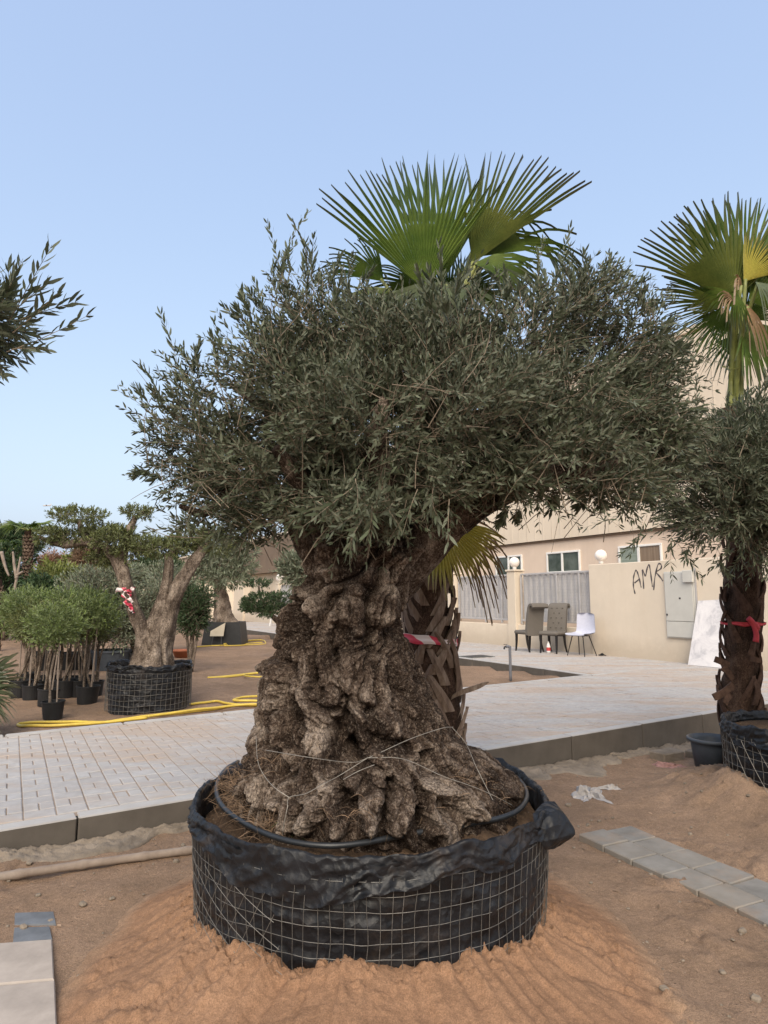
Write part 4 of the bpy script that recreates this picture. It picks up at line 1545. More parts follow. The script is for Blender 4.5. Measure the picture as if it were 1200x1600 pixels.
# hanging leaf sprays under the crown
hang = [(565, 800), (548, 820), (590, 815), (540, 790), (620, 800), (520, 795), (660, 800), (690, 790), (640, 770), (410, 840), (380, 835), (440, 830), (350, 825), (300, 800), (560, 775), (600, 780), (500, 800), (460, 815), (720, 785), (760, 770)]
hb, hd_ = [], []
for x, y in hang:
    for _ in range(2):
        hb.append(at_y(x + random.uniform(-18, 18), y - 12 + random.uniform(-18, 10), TY - .42 - .25 * random.random() if 480 < x < 700 else TY - .1))
        hd_.append((random.uniform(-.6, .6), random.uniform(-.8, .1), random.uniform(-.9, .2)))
twigs(mbl, mbt, np.array(hb), np.array(hd_), RNG.uniform(.1, .18, len(hb)), 7, 0.050, 0.0105, 0.25)
fol = put('foliage', mbl, M['olive_leaf'], ot, kind='stuff')
# longer bare shoots crossing inside the crown
B, out = blob_points(ell, 700, shell=0.40)
for b, o in zip(B, out):
    L = random.uniform(.18, .5)
    d = unit(0.5 * unit(b - cc) + 0.7 * rand_unit(1)[0] + np.array([0, -.1, .25]))
    p = spline([b - d * L * .6, b + RNG.normal(0, .03, 3), b + d * L * .4 + np.array([0, 0, -.12 * L])], 5)
    V, Fq = tube(p, np.linspace(.0021, .0009, 5), 4, False)
    mbt.add(V, Fq)
put('twigs', mbt, M['bark_twig'], ot, kind='stuff')


def trunk_at(px, py):
    """nearest visible trunk surface point under a pixel, nudged towards the camera"""
    d = np.hypot(TPX - px, TPY - py)
    m = np.where(d < 5)[0]
    if len(m) == 0:
        m = np.argsort(d)[:5]
    v = TRUNK_V[m[np.argmin(TRUNK_V[m, 1])]]
    return at_y(px, py, v[1] - 0.012)


TPX, TPY = proj(TRUNK_V)

# ------------------------------------------------------------------ planter of black sheet in a wire cage
RIM = 0.575
pl = thing('planter', (POT[0], POT[1], 0.0), 'big round black plastic planter wrapped in wire mesh round the thick trunk', 'planter')


def sheet_planter(root, c, R, zb, rim, hem, seed, inner_z, n=360, bulge=0.006, sq=0.0):
    a = np.linspace(0, 2 * math.pi, n, endpoint=False)
    ca, sa = np.cos(a), np.sin(a)
    def cn(f, s, o=4):
        return fbm(np.stack([ca * f, sa * f, 0 * a + s], 1), o, seed + s)
    rimz = rim + 0.016 * cn(2.0, 1) + 0.010 * cn(9, 2)
    hz = rimz - hem(a) + 0.012 * cn(5, 3)
    Rr = R * (1 + 0.012 * cn(1.5, 4))
    mb_ = MB()
    rows = []
    nz = 46
    for t in np.linspace(0, 1, nz):
        z = zb + (rimz - 0.03 - zb) * t
        q = np.stack([ca * 5, sa * 5, z * 9], 1)
        wr = 0.010 * fbm(q, 4, seed + 7) + bulge * np.abs(np.sin(z * math.pi / 0.062)) + bulge * 0.9 * np.abs(np.sin(a * 45)) - 0.012 * (0.5 - t)
        wr = wr + 0.012 * np.clip(fbm(np.stack([ca * 2.6, sa * 2.6, z * 3 + 9], 1), 3, seed + 8), 0, 1)
        r = Rr * (1 - 0.055 * (1 - t)) + wr
        rows.append(np.stack([c[0] + r * ca, c[1] + r * sa, z], 1))
    mb_.add(np.concatenate(rows), grid_faces(nz, n, True))
    put('liner', mb_, M['plastic'], root, smooth=True)
    # the top folded outward over the cage, and down inside to the soil: thin, creased sheet
    n2 = n * 2
    a2 = np.linspace(0, 2 * math.pi, n2, endpoint=False)
    c2, s2 = np.cos(a2), np.sin(a2)
    up = lambda arr: np.interp(a2, np.append(a, 2 * math.pi), np.append(arr, arr[0]))
    rimz2, hz2, R2_ = up(rimz), up(hz), up(Rr)
    rows = []
    vs = [('o', t) for t in np.linspace(1, 0, 15)] + [('i', t) for t in np.linspace(0.06, 1, 9)]
    for side_, t in vs:
        q = np.stack([c2 * R * 5.2, s2 * R * 5.2, 0 * a2 + t * (1.3 if side_ == 'o' else -1.2)], 1)
        q = q + 0.22 * np.stack([vnoise(q * 1.3, seed + 2), vnoise(q * 1.3, seed + 4), 0 * a2], 1)
        f1, f2 = worley(q * np.array([1, 1, .55]), seed + 40)
        g1, g2 = worley(q * 2.7, seed + 41)
        cr = (f1 - .42) * 0.030 + (g1 - .45) * 0.010
        qd = np.stack([c2 * R * 4 + t * .9, s2 * R * 4 - t * .7, 0 * a2 + t * 1.1], 1)
        cr = cr + 0.016 * (.42 - np.abs(vnoise(qd * 1.7, seed + 60))) + 0.012 * (.4 - np.abs(vnoise(qd * 4.1 + 3, seed + 61))) + 0.006 * (.4 - np.abs(vnoise(qd * 9 + 3, seed + 62)))
        if side_ == 'o':
            z = rimz2 + (hz2 - rimz2) * t + 0.016 * (f2 - .8) * (1 - t) + 0.012 * (g1 - .5) * t
            k = 0.35 + 0.65 * min(1, t * 1.6)
            r_ = R2_ + 0.010 + 0.014 * t ** .6 + np.maximum(cr * (.25 + .75 * k), -.006 - .01 * t)
        else:
            z = rimz2 + 0.016 * (f2 - .8) * (1 - t) - t * (rimz2 - inner_z)
            r_ = R2_ + 0.004 - 0.022 * t ** .5 + cr * .4 * (1 - .6 * t)
        rows.append(np.stack([c[0] + r_ * c2, c[1] + r_ * s2, z], 1))
    V = np.concatenate(rows)
    put('folded_rim', MB().add(V, grid_faces(len(rows), n2, True)), M['plastic'], root, smooth=True)
    return Rr


def hem_main(a):
    # deepest at front left, shallow at front right
    return 0.085 + 0.055 * np.exp(-((a - 4.35) / 0.45) ** 2) + 0.035 * np.exp(-((a - 5.35) / 0.25) ** 2) + 0.02 * np.sin(a * 3 + 1)


Rr = sheet_planter(pl, POT, POT_R - 0.012, -0.06, RIM, hem_main, 4, SOIL - .03)
# loose corner of sheet sticking out on the right and a fold turned over behind it
def flap(root, pts, nrm, seed):
    """sheet through a small grid of 3-D points, rumpled, with thickness"""
    G = np.asarray(pts, float)
    nr, nc = G.shape[:2]
    rows = np.stack([spline(G[i], 24) for i in range(nr)])
    full = np.stack([spline(rows[:, j], 18) for j in range(24)], 1)
    w = 0.005 * fbm(full.reshape(-1, 3) * 16, 3, seed).reshape(full.shape[:2])
    w = w + 0.004 * np.abs(np.sin(np.linspace(0, 9, 24)))[None, :] * np.linspace(0.2, 1, 18)[:, None]
    full = full + w[..., None] * np.asarray(nrm, float)
    th_ = 0.0022
    mb_ = MB()
    Fg = grid_faces(18, 24)
    mb_.add(full.reshape(-1, 3), Fg)
    mb_.add(full.reshape(-1, 3) - np.asarray(nrm) * th_, Fg[:, ::-1])
    put('loose_flap', mb_, M['plastic'], root, smooth=True)


yf = 2.62
flap(pl, [[at_y(832, 1272, yf + .03), at_y(850, 1254, yf + .10), at_y(866, 1252, yf + .12)],
          [at_y(836, 1290, yf - .02), at_y(862, 1276, yf), at_y(885, 1276, yf + .05)],
          [at_y(846, 1318, yf - .04), at_y(868, 1310, yf - .02), at_y(899, 1302, yf + .03)],
          [at_y(852, 1328, yf - .02), at_y(866, 1326, yf + .0), at_y(880, 1318, yf + .02)]], (0.1, -0.95, 0.25), 3)
yb = 3.25
flap(pl, [[at_y(800, 1210, yb), at_y(820, 1212, yb), at_y(838, 1222, yb)],
          [at_y(803, 1222, yb - .06), at_y(822, 1222, yb - .08), at_y(842, 1236, yb - .04)],
          [at_y(806, 1240, yb - .10), at_y(826, 1240, yb - .12), at_y(850, 1252, yb - .10)]], (0.3, -0.5, 0.8), 5)

# wire cage
mb = MB()
na_ = 240
a = np.linspace(0, 2 * math.pi, na_, endpoint=False)
zz = np.arange(0.035, RIM - 0.06, 0.0505)
def cage_r(a_, z_):
    a_ = np.asarray(a_, float)
    return POT_R * (1 - .055 * (1 - np.clip((z_ + .06) / .61, 0, 1))) + 0.012 + 0.006 * fbm(np.stack([np.cos(a_) * 4, np.sin(a_) * 4, 0 * a_ + z_ * 3], 1), 3, 91)
for z in zz:
    zw = z + 0.007 * fbm(np.stack([np.cos(a) * 3, np.sin(a) * 3, 0 * a + z * 5], 1), 3, 92)
    r = cage_r(a, z)
    P = np.stack([POT[0] + r * np.cos(a), POT[1] + r * np.sin(a), zw], 1)
    V, Fq = tube(P, 0.0010, 4, False, True)
    mb.add(V, Fq)
nvw = 116
for k in range(nvw):
    a0 = 2 * math.pi * k / nvw + random.gauss(0, .004)
    zt_ = zz[-1] + random.uniform(0.0, 0.012)
    z_ = np.linspace(-0.02, zt_, 14)
    aa_ = a0 + 0.010 * fbm(np.stack([0 * z_ + k * .31, z_ * 6, 0 * z_], 1), 2, 93)
    r = cage_r(aa_, z_) + .002
    V, Fq = tube(np.stack([POT[0] + r * np.cos(aa_), POT[1] + r * np.sin(aa_), z_], 1), 0.0010, 4, False)
    mb.add(V, Fq)
put('wire_cage', mb, M['wire'], pl)
# a second scrap of mesh laid over the front left at a slant
mb = MB()
def on_cage(u, v):
    aa_ = 4.02 + u
    r = POT_R + 0.020
    return np.stack([POT[0] + r * np.cos(aa_), POT[1] + r * np.sin(aa_), v], -1)
ang = math.radians(62)
for k in range(-6, 7):
    for (dx, dy) in ((math.cos(ang), math.sin(ang)), (math.cos(ang - 1.5), math.sin(ang - 1.5))):
        t = np.linspace(-.34, .34, 40)
        ox, oy = -dy * k * 0.062, dx * k * 0.062
        X_, Z_ = ox + dx * t, 0.235 + oy + dy * t
        m = (Z_ > 0.0) & (Z_ < 0.44) & (np.abs(X_ - (Z_ - .22) * -.25) < 0.25)
        if m.sum() > 4:
            V, Fq = tube(on_cage(X_[m] / POT_R, Z_[m]), 0.0010, 4, False)
            mb.add(V, Fq)
put('mesh_patch', mb, M['wire'], pl)
# soil
n1_, n2_ = 60, 200
rr_ = np.linspace(0.05, POT_R - 0.035, n1_)
aa_ = np.linspace(0, 2 * math.pi, n2_, endpoint=False)
RR, AA = np.meshgrid(rr_, aa_, indexing='ij')
X_, Y_ = POT[0] + RR * np.cos(AA), POT[1] + RR * np.sin(AA)
P = np.stack([X_, Y_, 0 * X_], -1).reshape(-1, 3)
Z_ = SOIL + 0.03 * fbm(P * 5, 4, 3).reshape(X_.shape) + 0.012 * fbm(P * 26, 3, 4).reshape(X_.shape) + 0.05 * np.clip(1 - (RR - .5) / .2, 0, 1)
put('soil', MB().add(np.stack([X_, Y_, Z_], -1), grid_faces(n1_, n2_, True)), M['soil'], pl, smooth=True)

# drip pipe looped on the soil
pp = [(372, 1190), (352, 1203), (338, 1228), (346, 1258), (385, 1288), (440, 1311), (500, 1321), (560, 1318), (640, 1303), (720, 1290), (785, 1277), (814, 1262), (823, 1240), (806, 1214), (760, 1186)]
P = spline([at_z(x, y, SOIL + 0.085) for x, y in pp], 90)
V, Fq = tube(P, 0.0105, 10)
tag(put('drip_pipe', MB().add(V, Fq), M['pipe_black'], smooth=True), 'black drip irrigation pipe looped round the thick trunk on the soil', 'pipe')

# tie wires
mb = MB()
for pts in ([(415, 1172), (480, 1183), (545, 1191), (573, 1185), (640, 1155), (690, 1138), (708, 1136)],
            [(573, 1185), (530, 1212), (505, 1225), (478, 1240), (452, 1246), (449, 1262), (443, 1290), (441, 1310)],
            [(400, 1150), (403, 1190), (415, 1215), (432, 1233), (452, 1246)], [(573, 1184), (630, 1186), (690, 1212), (730, 1226), (765, 1240), (800, 1258)],
            [(706, 1136), (728, 1162), (745, 1200), (770, 1250)], [(536, 1218), (560, 1205), (585, 1195)]):
    c3 = [trunk_at(x, y) for x, y in pts]
    P = spline(c3, 40)
    V, Fq = tube(P, 0.00125, 5, False)
    mb.add(V, Fq)
tag(put('tie_wire', mb, M['wire_bright']), 'thin wire tied across the foot of the thick knotted trunk', 'wire')

# dry roots and straw heaped at the foot, and a few green blades
def blades(name, mat, spots, n, L0, L1, w, label, cat=None, flat=0.5, parent=None, target=None):
    mb_ = target or MB()
    for i in range(n):
        c_, sp = random.choice(spots)
        b = np.asarray(c_) + RNG.normal(0, 1, 3) * sp
        L = random.uniform(L0, L1)
        d = unit(np.array([random.gauss(0, 1), random.gauss(0, 1), abs(random.gauss(0, 1)) * flat]))
        mid = b + d * L * .5 + RNG.normal(0, .12, 3) * L + np.array([0, 0, L * .12])
        P = spline([b, mid, b + d * L + np.array([0, 0, -L * .25])], 6)
        s = unit(np.cross(d, rand_unit(1)[0])) * w
        k = np.array([.6, 1, 1, .9, .6, .15])[:, None]
        V = np.concatenate([P + s * k, P - s * k])
        mb_.add(V, [(j, j + 1, 7 + j, 6 + j) for j in range(5)], random.uniform(.05, 1))
    return mb_


sp_ = [(at_z(x, y, SOIL + .07), np.array([.05, .04, .02])) for x, y in ((375, 1245), (390, 1262), (365, 1230), (410, 1275), (430, 1290), (385, 1225), (470, 1300), (550, 1300), (600, 1300), (650, 1295), (700, 1280), (760, 1262), (790, 1245))]
mb = blades('dry_roots', None, sp_[:6], 700, .06, .18, .0007, '', target=None)
blades('', None, sp_[4:], 420, .04, .11, .0007, '', target=mb)
for x, y in ((420, 1190), (400, 1205), (740, 1220), (770, 1235), (700, 1245), (560, 1270)):
    t_ = trunk_at(x, y)
    blades('', None, [(t_, np.array([.04, .01, .03]))], 26, .04, .12, .0006, '', target=mb, flat=.1)
put('dry_roots', mb, M['straw'], kind='stuff')
mb = blades('', None, [(at_z(x, y, SOIL + .05), np.array([.02, .015, .008])) for x, y in ((475, 1302), (500, 1305), (460, 1280), (520, 1308), (455, 1295))], 60, .05, .14, .0018, '', flat=.9)
tag(put('weed', mb, M['weed']), 'small green weed sprouting at the foot of the thick trunk', 'weed')

# ------------------------------------------------------------------ fan palms
def frond(root, Hs, A, Nn, R, nseg, span, mat, droop=0.18, cup=0.10, base=None, seed=0, split=0.44, label=None, pet_r=0.014, fray=0.1):
    """One fan leaf: pleated blade and, as a sub-part, its stalk."""
    rng = np.random.default_rng(seed)
    Hs, A = np.asarray(Hs, float), unit(np.asarray(A, float))
    Nn = np.asarray(Nn, float)
    Nn = unit(Nn - A * Nn.dot(A))
    S = np.cross(A, Nn)
    ts = np.array([0.03, 0.2, 0.38, split, 0.7, 0.82, 0.92, 1.0])
    mb_ = MB()
    sp2 = math.radians(span) / 2
    dphi = 2 * sp2 / nseg
    for k in range(nseg):
        phi = -sp2 + (k + 0.5) * dphi
        Rk = R * (0.80 + 0.20 * math.cos(phi * 0.8)) * (1 + rng.normal(0, 0.035))
        jit = rng.normal(0, 0.02)
        sag = droop * (1 + rng.normal(0, 0.45))
        tw = rng.normal(0, fray)
        rows = []
        for t in ts:
            free = max(0.0, (t - split) / (1 - split))
            p = phi + jit * free
            half = dphi / 2 * (1.0 if t <= split else (1 - free) ** 0.9 * 0.97 + 0.015)
            r = Rk * t
            out = []
            for sgn in (-1, 0, 1):
                q = p + sgn * half
                d = math.cos(q) * A + math.sin(q) * S
                lift = (0.0 if sgn else 1.0) * min(0.75 * dphi * r, 0.03) * (1 - 0.4 * free) + cup * (1 - math.cos(q)) * r * 0.5
                v = Hs + d * r + Nn * (lift + tw * free * free * R * 0.35)
                v = v + np.array([0, 0, -1.0]) * (sag * R * free ** 2 + 0.03 * R * t * t)
                out.append(v)
            rows.append(out)
        V = np.array(rows).reshape(-1, 3)
        F_ = []
        for i in range(len(ts) - 1):
            for j in range(2):
                F_.append((i * 3 + j, i * 3 + j + 1, i * 3 + 4 + j, i * 3 + 3 + j))
        mb_.add(V, np.array(F_), np.repeat(ts, 3) * (0.9 + 0.1 * rng.random()) + 0.001)
    o = put('frond', mb_, mat, root, label=label)
    if base is not None:
        b = np.asarray(base, float)
        mid = (b + Hs) / 2 + np.array([0, 0, 0.08 * np.linalg.norm(Hs - b)])
        P = spline([b, mid, Hs + A * 0.03], 14)
        V, Fq = tube(P, np.linspace(pet_r * 1.5, pet_r * 0.8, 14), 8)
        put('petiole', MB().add(V, Fq), M['petiole'], o, smooth=True)
    return o


def palm_trunk(root, pts, r0, r1, nb, zlo, zhi, seed, tip_out=0.035, bm='boot'):
    rng = np.random.default_rng(seed)
    mb_ = MB()
    P, r = limb(mb_, pts, r0, r1, 26, 70, 0.16, seed)
    put('trunk', mb_, M['bark_palm'], root, smooth=True)
    zmin, zmax = P[0, 2], P[-1, 2]
    for k in range(nb):
        z = zlo + (zhi - zlo) * (k + rng.random() * .5) / nb
        f = np.interp(z, P[:, 2], np.linspace(0, 1, len(P)))
        c = np.array([np.interp(z, P[:, 2], P[:, 0]), np.interp(z, P[:, 2], P[:, 1])])
        rr = np.interp(f, np.linspace(0, 1, len(r)), r)
        a0 = k * 2.39996 + rng.normal(0, .12)
        L = rng.uniform(.18, .28)
        w0, w1 = rng.uniform(.065, .095), rng.uniform(.015, .035)
        slant = (1 if (k // 2) % 2 else -1) * rng.uniform(.25, .75)
        flare = tip_out * rng.choice([.1, .2, .4, .5, .8, 1.6])
        rows = []
        for t in np.linspace(0, 1, 7):
            a = a0 + slant * L * t / rr * 0.75
            rad = rr + 0.006 + 0.018 * math.sin(t * 2.5) + flare * t ** 3
            w = (w0 + (w1 - w0) * t ** 0.8) / 2
            for sgn, lift in ((-1, 0.0), (0, 0.011), (1, 0.0)):
                aa__ = a + sgn * w / rr
                rad2 = rad + lift
                rows.append((c[0] + rad2 * math.cos(aa__), c[1] + rad2 * math.sin(aa__), z + L * t * 0.9))
            for sgn, lift in ((1, -0.008), (0, -0.001), (-1, -0.008)):
                aa__ = a + sgn * w / rr
                rows.append((c[0] + (rad + lift) * math.cos(aa__), c[1] + (rad + lift) * math.sin(aa__), z + L * t * 0.9))
        F_ = []
        for i in range(6):
            for j in range(6):
                F_.append((i * 6 + j, i * 6 + (j + 1) % 6, i * 6 + 6 + (j + 1) % 6, i * 6 + 6 + j))
        F_.append((36, 37, 38, 39, 40, 41))
        put('leaf_base', MB().add(rows, F_), M[bm], root, smooth=False)
    return P, r


PY = 4.22
b0 = at_y(678, 1175, PY)
gz = float(ground_h(np.array([b0[0]]), np.array([b0[1]]))[0])
palm = thing('fan_palm', (b0[0], PY, gz), 'tall fan palm standing behind the ancient olive with red and white tape', 'palm tree')
tp = at_y(684, 560, PY)
palm_trunk(palm, [(b0[0] + .015, PY, gz - .05), at_y(677, 1080, PY), at_y(668, 960, PY), at_y(668, 840, PY), at_y(676, 700, PY), tp], 0.165, 0.125, 230, gz + .05, tp[2] - .1, 5, tip_out=.02)
crown_b = at_y(684, 590, PY)


def pf(hx, hy, tx, ty, yh, yt, R, nseg, span, mat, nrm, seed, root=palm, base=None, **kw):
    Hs, T = at_y(hx, hy, yh), at_y(tx, ty, yt)
    L = np.linalg.norm(T - Hs)
    return frond(root, Hs, T - Hs, nrm, L if R is None else R, nseg, span, mat, base=crown_b if base is None else base, seed=seed, **kw)


pf(664, 452, 634, 238, PY - .12, PY - .10, None, 27, 88, M['frond'], (0, -1, .25), 11, droop=.03, cup=.3, fray=.03)
pf(692, 440, 682, 246, PY + .10, PY + .22, None, 17, 58, M['frond'], (.1, -1, .1), 12, droop=.03, cup=.2, fray=.04)
pf(736, 414, 836, 238, PY - .02, PY + .05, None, 20, 54, M['frond_olive'], (-.25, -1, .2), 13, droop=.03, cup=.25, fray=.04)
pf(736, 398, 772, 262, PY + .12, PY + .20, .50, 12, 40, M['frond_olive'], (-.2, -1, .2), 33, droop=.5, cup=.1, split=.75)
pf(742, 402, 888, 322, PY + .05, PY + .12, None, 20, 58, M['frond'], (.1, -.9, .5), 14, droop=.55, cup=.1)
pf(738, 412, 840, 402, PY - .10, PY - .25, None, 26, 88, M['frond'], (.1, -.8, .6), 15, droop=.28)
pf(745, 410, 850, 445, PY + .05, PY - .05, None, 24, 80, M['frond_grey'], (.1, -.8, .6), 34, droop=.3)
pf(600, 440, 522, 372, PY, PY + .05, None, 26, 76, M['frond'], (-.1, -.9, .4), 16, droop=.25)
pf(608, 450, 545, 460, PY - .10, PY - .25, None, 26, 100, M['frond_olive'], (-.3, -.7, .6), 17, droop=.35)
pf(660, 450, 590, 410, PY + .15, PY + .25, None, 30, 120, M['frond'], (-.1, -1, .2), 35, droop=.12)
pf(720, 455, 790, 415, PY + .15, PY + .25, None, 30, 130, M['frond'], (.1, -1, .2), 36, droop=.12)
pf(700, 470, 700, 400, PY + .25, PY + .35, .5, 30, 150, M['frond'], (.0, -1, .2), 37, droop=.1)
pf(700, 440, 672, 540, PY - .20, PY - .50, .5, 30, 150, M['frond_grey'], (0, -.6, .8), 18, droop=.3)
pf(640, 450, 590, 500, PY - .1, PY - .3, .45, 26, 120, M['frond_grey'], (-.2, -.7, .7), 19, droop=.3)
pf(686, 808, 736, 912, PY - .22, PY - .30, None, 30, 112, M['frond_yellow'], (.1, -1, .1), 20, droop=.04, split=.68, base=at_y(672, 800, PY - .05), cup=.1, label='yellowing frond hanging beside the trunk')
pf(696, 800, 760, 850, PY - .10, PY - .05, .45, 22, 70, M['frond_dry'], (.4, -.9, .3), 21, droop=.5, base=at_y(676, 790, PY - .05), label='dry brown frond')
# long dead stalk sticking out low on the right side, and tape round the trunk
P = spline([at_y(694, 1098, PY - .08), at_y(716, 1084, PY - .14), at_y(745, 1074, PY - .18), at_y(764, 1066, PY - .2)], 12)
w_ = np.array([.010, .020, .027, .031, .034, .035, .035, .034, .032, .028, .02, .004])[:, None]
s_ = np.array([0.25, 0.1, 0.95])
mb = MB().add(np.concatenate([P + s_ * w_ * .5, P - s_ * w_ * .5, P - s_ * w_ * .5 + np.array([0.0, .012, 0]), P + s_ * w_ * .5 + np.array([0, .012, 0])]),
              [(i, i + 1, (j + 1) % 4 * 12 + i + 1, (j + 1) % 4 * 12 + i) if j == 0 else (j * 12 + i, j * 12 + i + 1, (j + 1) % 4 * 12 + i + 1, (j + 1) % 4 * 12 + i) for j in range(4) for i in range(11)])
put('dead_stalk', mb, M['boot'], palm)


def tape_ring(name, c, r, z, h, mat, label, cat, tilt=0.0, tail=None):
    n = 60
    a = np.linspace(0, 2 * math.pi, n, endpoint=False)
    rr_ = r + 0.006 * fbm(np.stack([np.cos(a) * 3, np.sin(a) * 3, 0 * a + z], 1), 3, 9)
    x, y = c[0] + rr_ * np.cos(a), c[1] + rr_ * np.sin(a)
    zc = z + tilt * np.cos(a) + 0.004 * np.sin(7 * a)
    hh = h * (0.8 + 0.25 * np.sin(3 * a + 1))
    rows = []
    for d, o in ((-.5, 0), (-.2, .006), (.1, .002), (.5, .006)):
        rows.append(np.stack([c[0] + (rr_ + o) * np.cos(a), c[1] + (rr_ + o) * np.sin(a), zc + hh * d], 1))
    for d, o in ((.5, .003), (-.5, -.003)):
        rows.append(np.stack([c[0] + (rr_ + o) * np.cos(a), c[1] + (rr_ + o) * np.sin(a), zc + hh * d], 1))
    rows.append(rows[0])
    mb_ = MB().add(np.concatenate(rows), grid_faces(len(rows), n, True))
    t = thing(name, (c[0], c[1], z), label, cat)
    put('band', mb_, mat, t)
    return t


tape_z = at_y(668, 1000, PY - .15)[2]
tape_ring('barrier_tape', at_y(668, 1000, PY)[:2], 0.192, tape_z, .055, M['tape'], 'red and white barrier tape wrapped round the palm behind the thick trunk', 'tape', -0.02)

# right palm, tied crown
QY = 5.55
b1 = at_y(1160, 1165, QY)
gz = float(ground_h(np.array([b1[0]]), np.array([b1[1]]))[0])
palm2 = thing('fan_palm', (b1[0], QY, gz), 'dark fan palm with tied yellow-green stalks by the right edge', 'palm tree')
tp2 = at_y(1146, 640, QY)
palm_trunk(palm2, [(b1[0], QY, gz - .05), at_y(1158, 1100, QY), at_y(1159, 1040, QY), at_y(1162, 960, QY), at_y(1160, 850, QY), at_y(1150, 720, QY), tp2], [.17, .155, .125, .135, .14, .135, .125, .115], 0, 70, gz + .30, tp2[2] - .3, 8, tip_out=.010, bm='boot_dark')
for (x0, y0, x1, y1, x2, y2, w0) in ((1140, 1040, 1128, 1034, 1118, 1030, .05), (1146, 1070, 1132, 1082, 1116, 1090, .055), (1146, 1062, 1138, 1050, 1129, 1044, .045), (1142, 1085, 1136, 1092, 1133, 1100, .05), (1172, 1030, 1180, 1031, 1189, 1032, .04), (1178, 1060, 1185, 1080, 1180, 1102, .04)):
    P = spline([at_y(x0, y0, QY - .16), at_y(x1, y1, QY - .19), at_y(x2, y2, QY - .20)], 6)
    d = unit(P[-1] - P[0])
    s = unit(np.cross(d, np.array([0, 1.0, 0]))) * w0 / 2
    o = np.array([0, .018, 0])
    V = np.concatenate([P + s, P - s, P - s + o, P + s + o])
    F_ = [(j * 6 + i, j * 6 + i + 1, (j + 1) % 4 * 6 + i + 1, (j + 1) % 4 * 6 + i) for j in range(4) for i in range(5)] + [(5, 11, 17, 23)]
    put('leaf_base', MB().add(V, F_), M['boot_dark'], palm2)
crown_b2 = at_y(1146, 645, QY)
for k, (hx, hy, tx, ty, yh, yt, R, ns, sp, mt, nr, dr, cu) in enumerate((
        (1148, 468, 1106, 308, QY - .12, QY - .05, None, 28, 112, 'frond_olive', (-.1, -1, .1), .03, .3),
        (1166, 460, 1176, 303, QY + .1, QY + .15, None, 36, 120, 'frond', (.1, -1, .1), .03, .25),
        (1155, 480, 1060, 400, QY + .12, QY + .2, None, 26, 90, 'frond', (-.1, -1, .2), .06, .2),
        (1150, 500, 1080, 500, QY + .1, QY + .15, None, 26, 110, 'frond', (-.2, -1, .3), .2, .15),
        (1165, 500, 1200, 440, QY + .1, QY + .1, None, 26, 120, 'frond', (.2, -1, .3), .15, .15),
        (1140, 475, 1036, 470, QY - .12, QY - .1, None, 20, 56, 'frond_olive', (-.1, -1, .2), .08, .2),
        (1140, 480, 1075, 545, QY - .15, QY - .1, None, 24, 74, 'frond', (-.2, -.9, .4), .22, .15),
        (1150, 456, 1112, 488, QY - .30, QY - .38, .34, 24, 120, 'frond', (-.2, -1, .2), .2, .1),
        (1162, 440, 1212, 376, QY - .2, QY - .2, None, 22, 72, 'frond_yellow', (.1, -1, .2), .06, .2),
        (1170, 470, 1250, 440, QY - .1, QY - .1, None, 30, 110, 'frond', (.2, -.9, .3), .3, .15),
        (1165, 500, 1225, 580, QY - .15, QY - .2, None, 30, 120, 'frond', (.3, -.9, .3), .3, .1),
        (1156, 520, 1122, 585, QY - .05, QY - .05, .42, 24, 90, 'frond', (-.3, -.9, .3), .35, .1),
        (1166, 474, 1192, 528, QY - .36, QY - .40, .34, 12, 44, 'frond_dry', (.2, -1, .1), .4, .05),
        (1150, 470, 1118, 452, QY - .30, QY - .42, .24, 7, 60, 'frond_dry', (0, -.9, .4), 1.0, .0),
        (1160, 450, 1140, 412, QY - .30, QY - .42, .2, 5, 50, 'frond_dry', (0, -.9, .4), 1.0, .0),
        (1180, 440, 1200, 450, QY - .38, QY - .45, .26, 14, 80, 'frond_grey', (.2, -.9, .4), 1.4, .0))):
    Hs, T = at_y(hx, hy, yh), at_y(tx, ty, yt)
    L = np.linalg.norm(T - Hs)
    frond(palm2, Hs, T - Hs, nr, L if R is None else R, ns, sp, M[mt], droop=dr, cup=cu, base=crown_b2 + np.array([random.uniform(-.06, .06), random.uniform(-.06, .06), 0]), seed=60 + k, pet_r=.018)
V, Fq = tube(spline([at_y(1128, 573, QY - .12), at_y(1145, 576, QY - .17), at_y(1163, 573, QY - .12), at_y(1150, 570, QY + .05), at_y(1128, 573, QY - .12)], 30), .004, 6, False)
tag(put('binding_twine', MB().add(V, Fq), M['petiole']), 'thin cord tied round the yellow-green stalks of the right palm', 'cord')
tz = at_y(1165, 975, QY - .16)[2]
tt_ = tape_ring('red_tie', at_y(1161, 975, QY)[:2], .168, tz, .035, M['tie_red'], 'red cloth tie knotted round the dark right palm trunk', 'tie', .0)
mb = MB()
for pts in ([(1170, 967), (1178, 978), (1182, 992), (1181, 1003)], [(1184, 985), (1176, 972), (1169, 966)], [(1176, 974), (1181, 976), (1184, 982)]):
    V, Fq = tube(spline([at_y(x, y, QY - .19) for x, y in pts], 10), np.linspace(.018, .024, 10), 7)
    mb.add(V, Fq)
put('knot', mb, M['tie_red'], tt_, smooth=True)

